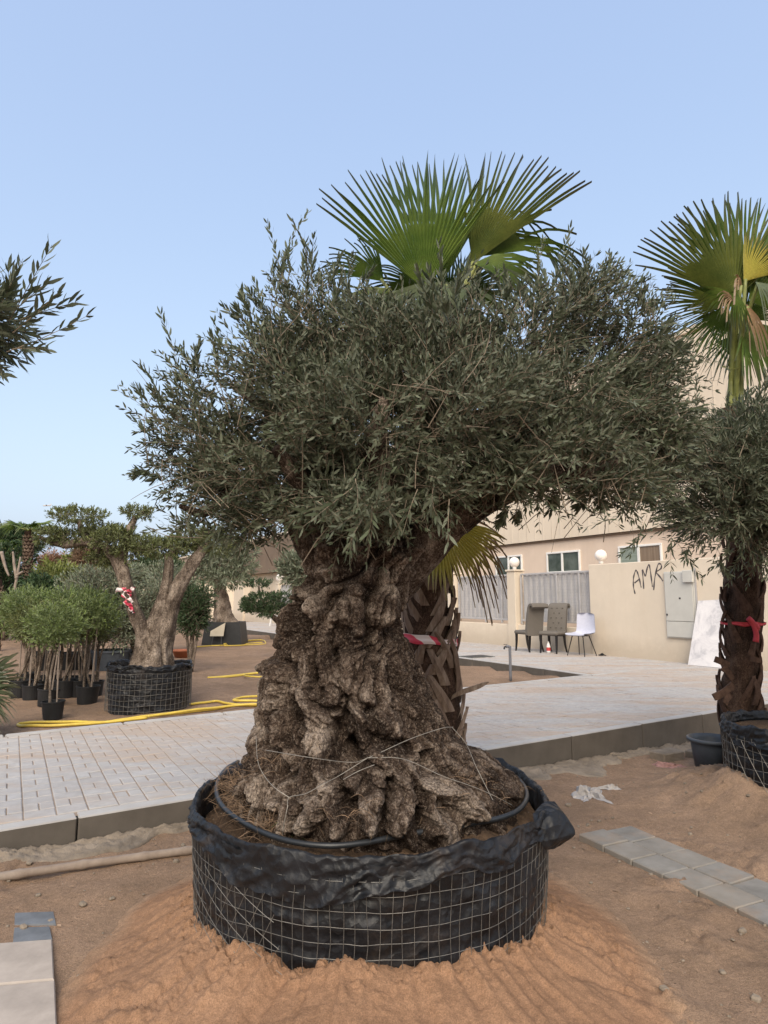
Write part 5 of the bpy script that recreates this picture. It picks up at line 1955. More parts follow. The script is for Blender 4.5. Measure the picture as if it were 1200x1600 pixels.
# low fan palm at the left edge, only its leaves reach in
fp = thing('low_fan_palm', tuple(at_z(-60, 1150, .12)), 'grey-green fan palm leaves reaching in at the left edge above the kerb', 'palm')
c_ = at_z(-60, 1150, .12)
for k, (tx, ty, dy) in enumerate(((28, 1075, 0), (32, 1035, .1), (-10, 1000, .2), (18, 1100, -.15), (-60, 1000, 0), (-130, 1040, .1), (-120, 1090, -.1))):
    Hs = c_ + np.array([0.25 * (k - 2) * .1, dy, .32])
    T = at_y(tx, ty, c_[1] + dy - .1)
    frond(fp, Hs, T - Hs, (-.1, -.8, .6), np.linalg.norm(T - Hs), 30, 120, M['frond_grey'], droop=.2, cup=.2, base=c_ + np.array([0, 0, .1]), seed=90 + k, pet_r=.009)
V, Fq = lathe([(.001, 0), (.14, 0), (.17, .24), (.19, .26), (.17, .26), (.15, .2), (.001, .2)], 24, c_)
put('pot', MB().add(V, Fq), M['pot'], fp)

# ------------------------------------------------------------------ right olive and its planter
rp = thing('planter', (RPOT[0], RPOT[1], 0.0), 'black plastic planter in wire mesh at the right edge beside the blue-grey tub', 'planter')
sheet_planter(rp, RPOT, RPOT_R - .012, -.1, .53, lambda a: 0.10 + 0.04 * np.sin(a * 2 + 1), 14, .46, 220)
mb = MB()
a = np.linspace(0, 2 * math.pi, 120, endpoint=False)
for z in np.arange(.0, .46, .062):
    r = RPOT_R + .012
    V, Fq = tube(np.stack([RPOT[0] + r * np.cos(a), RPOT[1] + r * np.sin(a), z + .008 * np.sin(a * 5 + z * 30)], 1), .0017, 4, False, True)
    mb.add(V, Fq)
for k in range(54):
    a0 = 2 * math.pi * k / 54
    z_ = np.linspace(-.05, .45, 8)
    aa_ = a0 + .02 * np.sin(z_ * 9 + k)
    V, Fq = tube(np.stack([RPOT[0] + (RPOT_R + .014) * np.cos(aa_), RPOT[1] + (RPOT_R + .014) * np.sin(aa_), z_], 1), .0017, 4, False)
    mb.add(V, Fq)
for k in range(12):
    t = np.linspace(0, .5, 16)
    aa_ = 3.6 + k * .1 + t * (1.1 if k % 2 else -.9)
    V, Fq = tube(np.stack([RPOT[0] + (RPOT_R + .02) * np.cos(aa_), RPOT[1] + (RPOT_R + .02) * np.sin(aa_), t * .85], 1), .0016, 4, False)
    mb.add(V, Fq)
put('wire_cage', mb, M['wire'], rp)
V, Fq = lathe([(.001, .47), (.25, .48), (.5, .45), (.53, .40)], 40, (RPOT[0], RPOT[1], 0))
put('soil', MB().add(V, Fq), M['soil'], rp)
r_ot = thing('olive_tree', (RPOT[0], RPOT[1], .47), 'bushy olive tree in the right planter, crown cut by the right edge', 'tree')
mb = MB()
Z = RPOT[1]
limb(mb, [(RPOT[0] + .06, Z, .42), at_y(1250, 1040, Z), at_y(1262, 960, Z), at_y(1250, 880, Z), at_y(1210, 800, Z)], [.20, .15, .12, .11, .09], 0, 20, 50, .2, 3, .1)
put('trunk', mb, M['bark_main'], r_ot, smooth=True)
mb = MB()
for pts, r in (([(1195, 830, 0), (1150, 800, -.1), (1100, 760, -.15), (1050, 740, -.1)], (.06, .04, .025, .01)), ([(1195, 820, 0), (1180, 740, .1), (1160, 680, .1)], (.07, .045, .015)), ([(1200, 820, 0), (1260, 740, 0), (1280, 680, 0)], (.07, .045, .015))):
    limb(mb, [at_y(x, y, Z + d) for x, y, d in pts], r, 0, 10, 26, .15, 4)
put('branch', mb, M['bark_main'], r_ot, smooth=True)
ell = []
for cx, cy, rx, ry, dy, rd, w in ((1120, 730, 88, 62, -.1, .45, 1), (1180, 690, 70, 70, 0, .45, .9), (1130, 800, 80, 62, -.15, .42, 1), (1195, 790, 70, 90, -.1, .5, 1.1), (1060, 760, 55, 42, 0, .3, .8), (1165, 850, 52, 45, -.2, .3, 1), (1280, 740, 110, 120, 0, .5, .7), (1060, 700, 35, 40, .0, .25, .5)):
    c = at_y(cx, cy, Z + dy)
    k = c[1] / F_PX
    ell.append((*c, rx * k, rd, ry * k, w))
mbl, mbt = MB(), MB()
B, out = blob_points(ell, 4600, shell=.1)
keep_ = fbm(B * 4.0, 3, 305) + RNG.normal(0, .18, len(B)) > -0.22
B, out = B[keep_], out[keep_]
cc2 = at_y(1180, 820, Z)
dr = unit(.6 * unit(B - cc2) + .7 * out + .6 * rand_unit(len(B)) + np.array([0, 0, .2]))
Lt = RNG.uniform(.14, .30, len(B))
twigs(mbl, mbt, B - dr * Lt[:, None] * .5, dr, Lt, 8, .047, .0102, .15)
sb, sd = [], []
for x0, y0, x1, y1 in ((1000, 790, 930, 830), (1010, 810, 990, 850), (1030, 820, 960, 870), (1050, 830, 1040, 890), (1060, 850, 1100, 900), (1090, 660, 1085, 600), (1180, 640, 1190, 585), (1160, 650, 1175, 590), (1195, 630, 1197, 570), (1100, 680, 1082, 640), (1040, 730, 995, 740), (1020, 770, 968, 790), (1080, 850, 1060, 880), (1120, 870, 1128, 905)):
    sb.append(at_y(x0, y0, Z - .1)); sd.append(at_y(x1, y1, Z - .15) - sb[-1])
twigs(mbl, mbt, np.array(sb), np.array(sd), np.linalg.norm(np.array(sd), axis=1), 13, .055, .012, .05, tint0=RNG.uniform(.3, .8, len(sb)))
put('foliage', mbl, M['olive_leaf'], r_ot, kind='stuff')
for b, o in zip(B[:220], out[:220]):
    d = unit(.5 * o + .8 * rand_unit(1)[0])
    L = random.uniform(.2, .45)
    V, Fq = tube(spline([b - d * L * .6, b + RNG.normal(0, .03, 3), b + d * L * .4 + np.array([0, 0, -.04])], 5), np.linspace(.0035, .0013, 5), 4, False)
    mbt.add(V, Fq)
put('twigs', mbt, M['bark_twig'], r_ot, kind='stuff')

tb = np.array([*at_z(1118, 1200, -.05)[:2], 0.0])
tb[1] += .02
tz0 = float(ground_h(tb[0:1], tb[1:2])[0]) - .02
V, Fq = lathe([(.001, 0), (.15, 0), (.178, .24), (.178, .25), (.205, .25), (.208, .275), (.19, .28), (.172, .245), (.15, .08), (.001, .08)], 36, (tb[0], tb[1], tz0))
tub = thing('plastic_tub', (tb[0], tb[1], tz0), 'blue-grey round plastic tub half hidden by the right planter', 'tub')
put('bucket', MB().add(V, Fq), M['tub_grey'], tub, smooth=True)

# ------------------------------------------------------------------ olive at the left edge, one branch in view
lt = thing('olive_tree', (-2.75, 2.75, 0.0), 'olive branch tips reaching in from the left edge against the sky', 'tree')
mb = MB()
limb(mb, [(-2.75, 2.75, -.1), (-2.72, 2.72, .7), (-2.6, 2.72, 1.5), (-2.4, 2.7, 2.1), (-2.0, 2.65, 2.4)], [.22, .14, .11, .07, .03], 0, 16, 40, .2, 9, .1)
put('trunk', mb, M['bark_main'], lt, smooth=True)
ell = []
for cx, cy, rx, ry, w in ((-40, 500, 78, 60, 1), (-110, 480, 110, 110, 1), (0, 490, 42, 40, 1)):
    c = at_y(cx, cy, 2.6)
    k = c[1] / F_PX
    ell.append((*c, rx * k, .25, ry * k, w))
mbl, mbt = MB(), MB()
B, out = blob_points(ell, 210, shell=.1)
dr = unit(out + .5 * rand_unit(len(B)) + np.array([.5, 0, .2]))
Lt = RNG.uniform(.12, .24, len(B))
twigs(mbl, mbt, B - dr * Lt[:, None] * .6, dr, Lt, 7, .062, .013, .1)
sb, sd = [], []
for x0, y0, x1, y1 in ((15, 500, 82, 378), (20, 520, 102, 452), (10, 550, 112, 520), (0, 480, 30, 420), (20, 490, 60, 440), (-10, 560, 15, 590), (10, 470, 25, 425), (30, 500, 100, 470), (20, 545, 70, 540)):
    sb.append(at_y(x0, y0, 2.55)); sd.append(at_y(x1, y1, 2.5) - sb[-1])
twigs(mbl, mbt, np.array(sb), np.array(sd), np.linalg.norm(np.array(sd), axis=1), 9, .06, .0135, .02, twig_r=.0024)
put('foliage', mbl, M['olive_leaf'], lt, kind='stuff')
put('twigs', mbt, M['bark_twig'], lt, kind='stuff')

# ------------------------------------------------------------------ nursery on the left: trimmed olive in a caged planter
ZD = 0.125
lp = at_z(227, 1108, ZD)
LY = lp[1] + .10
lpot = thing('planter', (lp[0], LY, ZD), 'oval dark planter with wire squares under the pad-trimmed olive by the yellow hose', 'planter')
sheet_planter(lpot, (lp[0], LY), .455, ZD - .05, ZD + .52, lambda a: 0.05 + 0.02 * np.sin(a * 5), 24, ZD + .42, 160)
mb = MB()
a = np.linspace(0, 2 * math.pi, 90, endpoint=False)
for z in np.arange(.03, .46, .058):
    V, Fq = tube(np.stack([lp[0] + .475 * np.cos(a), LY + .475 * np.sin(a), ZD + z + .005 * np.sin(a * 7 + z * 40)], 1), .0022, 4, False, True)
    mb.add(V, Fq)
for k in range(52):
    a0 = 2 * math.pi * k / 52
    V, Fq = tube([(lp[0] + .477 * math.cos(a0), LY + .477 * math.sin(a0), ZD), (lp[0] + .477 * math.cos(a0 + .03), LY + .477 * math.sin(a0 + .03), ZD + .44)], .002, 4, False)
    mb.add(V, Fq)
put('wire_cage', mb, M['wire'], lpot)
V, Fq = lathe([(.001, .46), (.3, .45), (.45, .42)], 30, (lp[0], LY, ZD))
put('soil', MB().add(V, Fq), M['soil'], lpot)

lo = thing('olive_tree', (lp[0], LY, ZD + .44), 'pad-trimmed olive tree with forked pale trunk and pink ribbon, left of the thick trunk', 'tree')
mb = MB()


def Lp(x, y, d=0.0):
    return at_y(x, y, LY + d)


for pts, r, fl in (
        ([Lp(235, 1062, -.02), Lp(236, 1030, -.02), Lp(240, 1000, 0), Lp(246, 970, 0), Lp(258, 925, 0), Lp(264, 885, 0), Lp(262, 868, .02)], [.25, .18, .135, .095, .062, .05, .04], .2),
        ([Lp(218, 1062, -.05), Lp(226, 1020, -.05), Lp(222, 985, -.03), Lp(208, 950, -.02), Lp(196, 912, -.02), Lp(186, 880, 0), Lp(172, 862, 0), Lp(160, 852, 0)], [.16, .115, .085, .075, .072, .07, .06, .045], .18),
        ([Lp(255, 1062, .05), Lp(254, 1010, .02), Lp(264, 960, .0), Lp(280, 915, -.02), Lp(302, 880, -.02), Lp(325, 850, 0)], [.15, .11, .085, .075, .07, .05], .18),
        ([Lp(160, 858, 0), Lp(135, 846, .02), Lp(105, 850, .02), Lp(75, 845, .05), Lp(60, 838, .05)], [.065, .055, .05, .035, .015], .1),
        ([Lp(186, 880, 0), Lp(196, 850, .02), Lp(206, 820, .05), Lp(213, 805, .05)], [.07, .05, .042, .03], .1),
        ([Lp(262, 870, .02), Lp(275, 862, .1), Lp(278, 845, .1)], [.05, .035, .015], .1), ([Lp(135, 846, .02), Lp(128, 828, 0), Lp(122, 812, 0)], [.05, .035, .02], .1)):
    limb(mb, pts, r, 0, 28, 60, .17, len(mb.v) + 2, fl)
put('trunk', mb, M['bark_grey'], lo, smooth=True)


def pads(root, specs, Yc, mat, n_per, ll, lw, tw_len, name='foliage', shell=.25, up=.35, dens=1.0):
    mb_ = MB()
    mt_ = MB()
    for cx, cy, rx, ry, dy in specs:
        c = at_y(cx, cy, Yc + dy)
        k = c[1] / F_PX
        ry = ry * .8
        n = int(n_per * dens * (rx * ry) ** 0.8 / 140)
        B_, o_ = blob_points([(*c, rx * k, rx * k * .8, ry * k, 1)], max(n, 30), shell=shell)
        d_ = unit(o_ + .6 * rand_unit(len(B_)) + np.array([0, 0, up]))
        Lt_ = RNG.uniform(.6, 1.3, len(B_)) * tw_len
        twigs(mb_, mt_, B_ - d_ * Lt_[:, None] * .5, d_, Lt_, 5, ll, lw, .05)
    put(name, mb_, mat, root, kind='stuff')
    put('twigs', mt_, M['bark_twig'], root, kind='stuff')


pads(lo, [(124, 806, 46, 15, 0), (80, 838, 26, 17, .05), (118, 840, 40, 16, .1), (176, 845, 36, 24, -.05), (200, 862, 22, 14, -.05), (190, 835, 26, 14, .05), (214, 800, 26, 10, .05), (228, 850, 30, 16, -.05), (252, 858, 42, 16, -.05),
          (280, 850, 30, 14, .1), (160, 868, 24, 18, .1), (335, 845, 40, 26, .05), (160, 832, 40, 15, .1), (300, 840, 30, 18, .1)], LY, M['olive_leaf_green'], 230, .032, .011, .10)
rb = thing('ribbon', tuple(Lp(200, 925, -.12)), 'pink and white ribbon tied to the left fork of the pad-trimmed olive', 'ribbon')
zc_ = Lp(195, 921, 0)
mb = MB()
n = 40
a = np.linspace(0, 2 * math.pi, n, endpoint=False)
rows = [np.stack([zc_[0] + (.088 + o) * np.cos(a), LY - .02 + (.088 + o) * np.sin(a), zc_[2] + d + .012 * np.cos(a) + .006 * np.sin(5 * a)], 1) for d, o in ((-.02, 0), (-.005, .008), (.01, .004), (.022, 0))]
mb.add(np.concatenate(rows), grid_faces(4, n, True))
put('band', mb, M['tape'], rb)
for off, pts in ((0, [(196, 922), (193, 930), (197, 940), (203, 950), (207, 958)]), (1, [(198, 921), (202, 930), (205, 942), (206, 955)]), (2, [(203, 922), (208, 917), (205, 925), (199, 922)])):
    P = spline([Lp(x, y, -.13 - .01 * off) for x, y in pts], 24)
    P = P + np.stack([.012 * np.sin(np.arange(24) * .9 + off), .012 * np.cos(np.arange(24) * 1.3), 0 * np.arange(24)], 1)
    w = .018 * (1 + .4 * np.sin(np.arange(24) * 1.1 + off))[:, None]
    s = unit(np.stack([np.cos(np.arange(24) * .5), .5 * np.sin(np.arange(24) * .6), 0.2 + 0 * np.arange(24)], 1))
    put('tail', MB().add(np.concatenate([P - s * w, P + s * w]), [(i, i + 1, 25 + i, 24 + i) for i in range(23)]), M['tape'], rb)

# ------------------------------------------------------------------ potted saplings
def sapling_proto(seed, h, pr, ph, crown, mat, stems, lean):
    rng = np.random.default_rng(seed)
    t = thing('potted_sapling', (0, 0, 0), 'x', 'potted plant', 'saplings in black pots beside the trimmed olive')
    V, Fq = lathe([(.001, .0), (pr * .82, 0), (pr, ph * .93), (pr * 1.06, ph * .93), (pr * 1.06, ph), (pr * .97, ph), (pr * .95, ph * .85), (.001, ph * .85)], 26)
    put('pot', MB().add(V, Fq), M['pot'], t, local=True)
    mb_ = MB()
    for k in range(stems):
        a = rng.random() * 6.28
        b = np.array([math.cos(a) * pr * .35, math.sin(a) * pr * .35, ph * .8])
        e = np.array([lean + rng.normal(0, .06), rng.normal(0, .06), h * .66])
        limb(mb_, [b, (b + e) / 2 + rng.normal(0, .02, 3), e], .016, .009, 7, 14, .1, seed + k)
        for q in range(3):
            limb(mb_, [e - np.array([0, 0, .08]), e + np.array([rng.normal(0, .1), rng.normal(0, .1), .16])], .007, .003, 5, 6, .1, seed + k + q)
    put('stem', mb_, M['bark_grey'], t, local=True, smooth=True)
    st_ = MB()
    V, Fq = tube([(.03, -.02, ph * .7), (.035, -.02, h * .72)], .009, 6)
    put('stake', st_.add(V, Fq), M['bamboo'], t, local=True)
    mb_ = MB()
    rx, rz, n = crown
    B_, o_ = blob_points([(lean, 0, h * .82, rx, rx, rz, 1), (lean + rx * .4, .05, h * .74, rx * .6, rx * .6, rz * .6, .5), (lean - rx * .4, -.03, h * .76, rx * .6, rx * .6, rz * .6, .5)], n, rng, .15)
    d_ = unit(o_ + .6 * rand_unit(n, rng) + np.array([0, 0, .45]))
    Lt_ = rng.uniform(.10, .22, n)
    twigs(mb_, None, B_ - d_ * Lt_[:, None] * .5, d_, Lt_, 6, .034, .012, .05, rng=rng)
    put('crown', mb_, M[mat], t, local=True, kind='stuff')
    return t


protos = [sapling_proto(1, 1.28, .118, .20, (.30, .24, 400), 'fresh_leaf', 1, .0), sapling_proto(2, 1.22, .118, .20, (.30, .24, 400), 'olive_leaf_green', 3, .03), sapling_proto(3, 1.32, .13, .21, (.34, .25, 430), 'fresh_leaf', 2, -.04)]
spots = [(75, 1122, 0, 'potted sapling in the frontmost black pot beside the yellow hose loop'), (130, 1098, 2, 'potted bright green sapling standing just left of the caged dark planter'), (66, 1103, 1, 'sapling in the scuffed grey-black pot just behind the frontmost pot'),
         (42, 1094, 1, 'sapling in a wide black pot half behind the grey-green palm leaves'), (97, 1089, 2, 'sapling in black pot between the frontmost pot and the bright sapling'), (118, 1088, 0, 'sapling in black pot touching the left of the bright sapling'),
         (84, 1086, 1, 'multi-stemmed sapling directly behind the scuffed grey-black pot'), (142, 1087, 1, 'sapling in black pot tucked against the caged dark planter'), (56, 1084, 0, 'single-stemmed sapling between the wide black pot and the grey-black pot, one row back'), (106, 1080, 1, 'multi-stemmed sapling in the back row, between the tub and the bright green sapling'), (24, 1090, 2, 'sapling behind the grey-green palm leaves at the left edge'), (128, 1078, 0, 'single-stemmed back-row sapling straight behind the bright green sapling'),
         (70, 1078, 2, 'tall back-row sapling straight behind the frontmost pot'), (35, 1078, 0, 'back-row sapling in black pot nearest the left edge')]
used = set()
for k, (x, y, q, lab) in enumerate(spots):
    p = at_z(x, y, ZD)
    o = protos[q] if q not in used else copy_tree(protos[q])
    used.add(q)
    o.location = (p[0], p[1] + .1, float(ground_h(p[0:1], p[1:2] + .1)[0]) - .005)
    o.rotation_euler = (random.gauss(0, .03), random.gauss(0, .03), random.uniform(0, 6.28))
    s = random.uniform(.86, 1.12)
    o.scale = (s, s, s)
    o['label'] = lab or 'small leafy sapling in a black pot among the back rows of saplings'

# ------------------------------------------------------------------ shrubs, tubs and trees farther back
def bush(name, px, py, rx, ry, Y, mat, n, ll, lw, label, cat, tw=.25, group=None, trunk=True, ground=ZD, multi=6, seed=1, up=.35):
    rng = np.random.default_rng(seed)
    c = at_y(px, py, Y)
    k = c[1] / F_PX
    t = thing(name, (c[0], Y, ground), label, cat, group)
    ell_ = [(*c, rx * k * .75, rx * k * .7, ry * k * .8, 1)]
    for q in range(multi):
        a_ = rng.random() * 6.28
        ell_.append((c[0] + math.cos(a_) * rx * k * .5, c[1] + math.sin(a_) * rx * k * .4, c[2] + rng.uniform(-.4, .55) * ry * k, rx * k * rng.uniform(.32, .55), rx * k * .45, ry * k * rng.uniform(.3, .5), .9))
    mb_, mt_ = MB(), MB()
    B_, o_ = blob_points(ell_, n, rng, .15)
    d_ = unit(o_ + .55 * rand_unit(n, rng) + np.array([0, 0, up]))
    Lt_ = rng.uniform(.6, 1.4, n) * tw
    twigs(mb_, mt_, B_ - d_ * Lt_[:, None] * .5, d_, Lt_, 5, ll, lw, .08, rng=rng, twig_r=.004)
    put('foliage', mb_, M[mat], t, kind='stuff')
    if trunk:
        m2 = MB()
        for q in range(4):
            e = c + np.array([rng.normal(0, rx * k * .35), rng.normal(0, rx * k * .3), ry * k * .2])
            limb(m2, [(c[0] + rng.normal(0, .06), Y + rng.normal(0, .05), ground), ((c[0] + e[0]) / 2, Y, (ground + e[2]) / 2), e], .035, .012, 7, 14, .15, q)
        put('trunk', m2, M['bark_grey'], t, smooth=True)
    put('twigs', mt_, M['bark_twig'], t, kind='stuff')
    return t


def big_tub(px, py, r, h, label):
    p = at_z(px, py, ZD)
    V, Fq = lathe([(.001, 0), (r * .88, 0), (r, h * .9), (r * 1.05, h * .9), (r * 1.05, h), (r * .96, h), (r * .93, h * .85), (.001, h * .85)], 32, (p[0], p[1] + r, ZD - .01))
    t = thing('plant_tub', (p[0], p[1] + r, ZD - .01), label, 'tub', 'large dark tubs behind the saplings')
    put('tub', MB().add(V, Fq), M['tub_grey'] if 'greyish' in label else M['pot'], t)
    return p


p = big_tub(160, 1049, .34, .36, 'largest greyish tub holding the silvery shrub behind the saplings')
bush('silvery_shrub', 150, 945, 72, 80, p[1] + .35, 'silver_leaf', 1500, .075, .017, 'big silvery grey-green shrub above the saplings in the largest tub', 'shrub', .32, seed=3)
big_tub(102, 1047, .27, .30, 'dark tub just left of the largest tub behind the saplings')
big_tub(55, 1048, .28, .32, 'dark tub behind the saplings nearest the left edge')
big_tub(200, 1046, .26, .30, 'dark tub behind the pad-trimmed olive trunk')
bush('leafy_shrub', 60, 968, 70, 36, 10.6, 'fresh_leaf', 900, .06, .018, 'low bright green shrub band growing behind the saplings at left', 'shrub', .2, seed=5)
bush('leafy_shrub', 215, 960, 55, 60, 12.0, 'silver_leaf', 900, .07, .017, 'grey-green shrub behind the forked pale olive trunk', 'shrub', .3, seed=6)
bush('trimmed_shrub', 300, 955, 34, 48, 11.5, 'dark_leaf', 1100, .05, .014, 'dark dense shrub between the forked olive and the mid olive planter', 'shrub', .16, seed=7)
bush('leafy_shrub', 265, 930, 60, 60, 15.5, 'silver_leaf', 800, .09, .02, 'pale shrub far behind the fork of the pad-trimmed olive', 'shrub', .3, seed=8)
for k, (px, py, rx, ry, Y, mt, lab) in enumerate((
        (10, 900, 62, 62, 20, 'dark_leaf', 'dark green tree mass behind the palm trunks at the left edge'), (95, 915, 38, 40, 19, 'lime_leaf', 'yellow-green rounded tree right of the diamond-barked palm trunk'),
        (70, 930, 30, 26, 17.5, 'dark_leaf', 'low dark shrub at the foot of the diamond-barked palm'), (-70, 880, 60, 70, 19, 'dark_leaf', 'dark tree just outside the left edge'),
        (150, 880, 50, 30, 24, 'lime_leaf', 'yellow-green tree top behind the silvery shrub'), (20, 845, 40, 26, 22, 'dark_leaf', 'feathery dark tree top above the left palm trunks'),
        (250, 890, 45, 26, 27, 'dark_leaf', 'small dark tree far behind before the distant shed'), (205, 905, 30, 22, 25, 'silver_leaf', 'pale tree before the distant shed'), (470, 892, 40, 30, 9.0, 'silver_leaf', 'silvery olive crown showing at the left side of the thick trunk'))):
    bush('background_tree', px, py, rx, ry, Y, mt, 700, .13 if Y > 15 else .06, .04 if Y > 15 else .015, lab, 'tree', .35 if Y > 15 else .2, seed=20 + k)
for k, (px, Y, mt) in enumerate(((-190, 22, 'dark_leaf'), (-330, 25, 'silver_leaf'), (-470, 22, 'dark_leaf'), (-640, 26, 'lime_leaf'), (-830, 24, 'dark_leaf'), (-1050, 28, 'silver_leaf'))):
    bush('background_tree', px, 900, 85, 62, Y, mt, 420, .15, .045, 'row of mixed green trees continuing past the left edge, out of the picture', 'tree', .4, 'trees past the left edge', seed=60 + k)
# reddish seed heads beyond
bush('rusty_shrub', 85, 882, 26, 12, 24.5, 'rust_leaf', 420, .12, .03, 'rusty brown seed-head shrub on the skyline left of the pad-trimmed olive', 'shrub', .5, seed=40, up=1.5)
bush('grassy_clump', 130, 872, 14, 16, 21, 'straw', 300, .16, .02, 'dry straw-coloured clump hanging behind the pad-trimmed olive', 'plant', .4, seed=41)

# palms at the back left
def far_palm(px, ptop, pbase, wpx, Y, label, seed, crown=True):
    rng = np.random.default_rng(seed)
    a, b = at_y(px, pbase, Y), at_y(px, ptop, Y)
    t = thing('far_palm', (a[0], Y, ZD), label, 'palm tree', 'palms at the back left')
    r = wpx * Y / F_PX / 2
    mb_ = MB()
    V, Fq = tube([(a[0], Y, ZD), a, b], [r * 1.1, r, r * .95], 14)
    put('trunk', mb_.add(V, Fq), M['bark_palm'], t)
    nz, na2 = int((b[2] - ZD) / .11), 9
    for i in range(nz):
        for j in range(na2):
            ang_ = (j + .5 * (i % 2)) * 6.283 / na2
            if math.sin(ang_) > .35:
                continue
            z = ZD + i * .11
            d = np.array([math.cos(ang_), math.sin(ang_), 0])
            s = np.array([-math.sin(ang_), math.cos(ang_), 0])
            c_ = np.array([a[0] + (b[0] - a[0]) * i / nz, Y, z]) + d * r
            V = [c_ - s * .055, c_ + np.array([0, 0, -.04]) + d * .02, c_ + s * .055, c_ + d * .055 + np.array([0, 0, .07])]
            put('leaf_base', MB().add(V, [(0, 1, 3), (1, 2, 3)]), M['boot'], t) if i * na2 + j < 280 else None
    if crown:
        for k in range(9):
            ang_ = k * .7 + rng.random() * .3
            d = np.array([math.cos(ang_), math.sin(ang_) * .6, rng.uniform(.1, .7)])
            frond(t, b + unit(d) * .25, d, (0, -.3, 1), rng.uniform(.55, .8), 20, 130, M['frond'], droop=.35, base=b, seed=seed * 10 + k, pet_r=.02)
    return t


far_palm(45, 830, 940, 13, 20.0, 'palm with tall diamond-patterned trunk at the back left', 3)
far_palm(11, 862, 925, 11, 21.0, 'thinner palm trunk near the left edge beside the diamond-patterned one', 4)
far_palm(-4, 905, 960, 14, 16.0, 'short thick palm stump cut by the left edge', 5, False)
bb_ = thing('bare_sapling', tuple(at_y(28, 960, 18)), 'bare forked pale stem between the two left palm trunks', 'tree')
mb = MB()
for pts in ([(20, 935), (26, 905), (32, 870)], [(26, 905), (22, 880), (20, 862)], [(24, 900), (36, 893)], [(2, 862), (8, 885), (14, 900)]):
    limb(mb, [at_y(x, y, 18) for x, y in pts], .05, .025, 8, 14, .1, 3)
put('stem', mb, M['bamboo'], bb_, smooth=True)

# mid-distance olive in a faceted planter with a board leaning on it
mp_ = at_z(352, 1006, ZD)
MY = mp_[1]
mo = thing('planter', (mp_[0], MY, ZD), 'dark square-sided planter under the far olive, yellow hose at its foot', 'planter')
kx = MY / F_PX
V = []
for z, w, d in ((0, 30, .45), (.62, 26, .40)):
    for sx, sy in ((-1, -1), (1, -1), (1, 1), (-1, 1)):
        V.append((mp_[0] + sx * w * kx, MY + sy * d, ZD + z))
for z, w, d in ((.62, 24.5, .37), (.55, 24, .36)):
    for sx, sy in ((-1, -1), (1, -1), (1, 1), (-1, 1)):
        V.append((mp_[0] + sx * w * kx, MY + sy * d, ZD + z))
F_ = [(0, 3, 2, 1)] + [(l * 4 + k, l * 4 + (k + 1) % 4, (l + 1) * 4 + (k + 1) % 4, (l + 1) * 4 + k) for l in range(3) for k in range(4)]
put('box', MB().add(V, F_), M['pot'], mo)
put('soil', MB().add(V[12:16], [(0, 1, 2, 3)]), M['soil'], mo)
bd = thing('board', tuple(at_z(338, 1008, ZD)), 'beige board on thin legs leaning at the far olive planter', 'board')
q = [at_y(x, y, MY - .55 + d) for x, y, d in ((329, 986, 0), (352, 973, .05), (349, 994, -.05), (328, 994, -.05))]
V, Fq = [], []
for o in (0, .03):
    V += [p_ + np.array([0, o, 0]) for p_ in q]
put('panel', MB().add(V, [(0, 1, 2, 3), (7, 6, 5, 4)] + [(i, 4 + i, 4 + (i + 1) % 4, (i + 1) % 4) for i in range(4)]), M['board'], bd)
for (x0, y0, x1, y1) in ((333, 994, 331, 1008), (346, 994, 346, 1007)):
    V, Fq = tube([at_y(x0, y0, MY - .58), at_y(x1, y1, MY - .62)], .018, 6)
    put('leg', MB().add(V, Fq), M['dark'], bd)
mt_ = thing('olive_tree', (mp_[0], MY, ZD + .55), 'far grey-trunked olive in the square-sided planter left of the thick trunk', 'tree')
mb = MB()
limb(mb, [at_y(352, 978, MY), at_y(347, 950, MY), at_y(344, 925, MY), at_y(342, 900, MY), at_y(340, 880, MY)], [.34, .22, .16, .15, .10], 0, 18, 40, .2, 4, .15)
put('trunk', mb, M['bark_grey'], mt_, smooth=True)
pads(mt_, [(340, 880, 42, 26, 0), (372, 885, 28, 18, 0), (350, 905, 40, 14, -.2), (320, 890, 24, 20, 0), (375, 862, 30, 20, .2), (330, 855, 30, 20, 0)], MY, M['silver_leaf'], 120, .11, .028, .3)
cs = thing('cloud_pruned_tree', tuple(at_z(432, 985, ZR)), 'small dark cloud-pruned tree at the left side of the thick trunk', 'tree')
CY = 14.0
mb = MB()
limb(mb, [at_y(440, 985, CY), at_y(436, 972, CY), at_y(424, 960, CY), at_y(408, 935, CY), at_y(404, 915, CY)], [.09, .07, .05, .035, .02], 0, 9, 30, .15, 5)
put('trunk', mb, M['bark_main'], cs, smooth=True)
pads(cs, [(404, 911, 20, 7, 0), (412, 940, 34, 18, 0), (440, 938, 26, 16, 0), (392, 946, 18, 14, -.1), (418, 956, 20, 9, -.1)], CY, M['dark_leaf'], 330, .045, .014, .11)
wc = thing('white_stool', tuple(at_z(428, 978, ZR)), 'white plastic stool beyond the cloud-pruned tree', 'stool')
sp0 = at_z(428, 978, ZR)
for dx, dy in ((-.13, -.13), (.13, -.13), (.13, .13), (-.13, .13)):
    V, Fq = tube([sp0 + np.array([dx * 1.25, dy * 1.25, 0]), sp0 + np.array([dx * .85, dy * .85, .43])], .026, 6)
    put('leg', MB().add(V, Fq), M['white_plastic'], wc)
V, Fq = box(sp0 + np.array([0, 0, .445]), (.34, .34, .03), None, .008)
put('seat', MB().add(V, Fq), M['white_plastic'], wc)

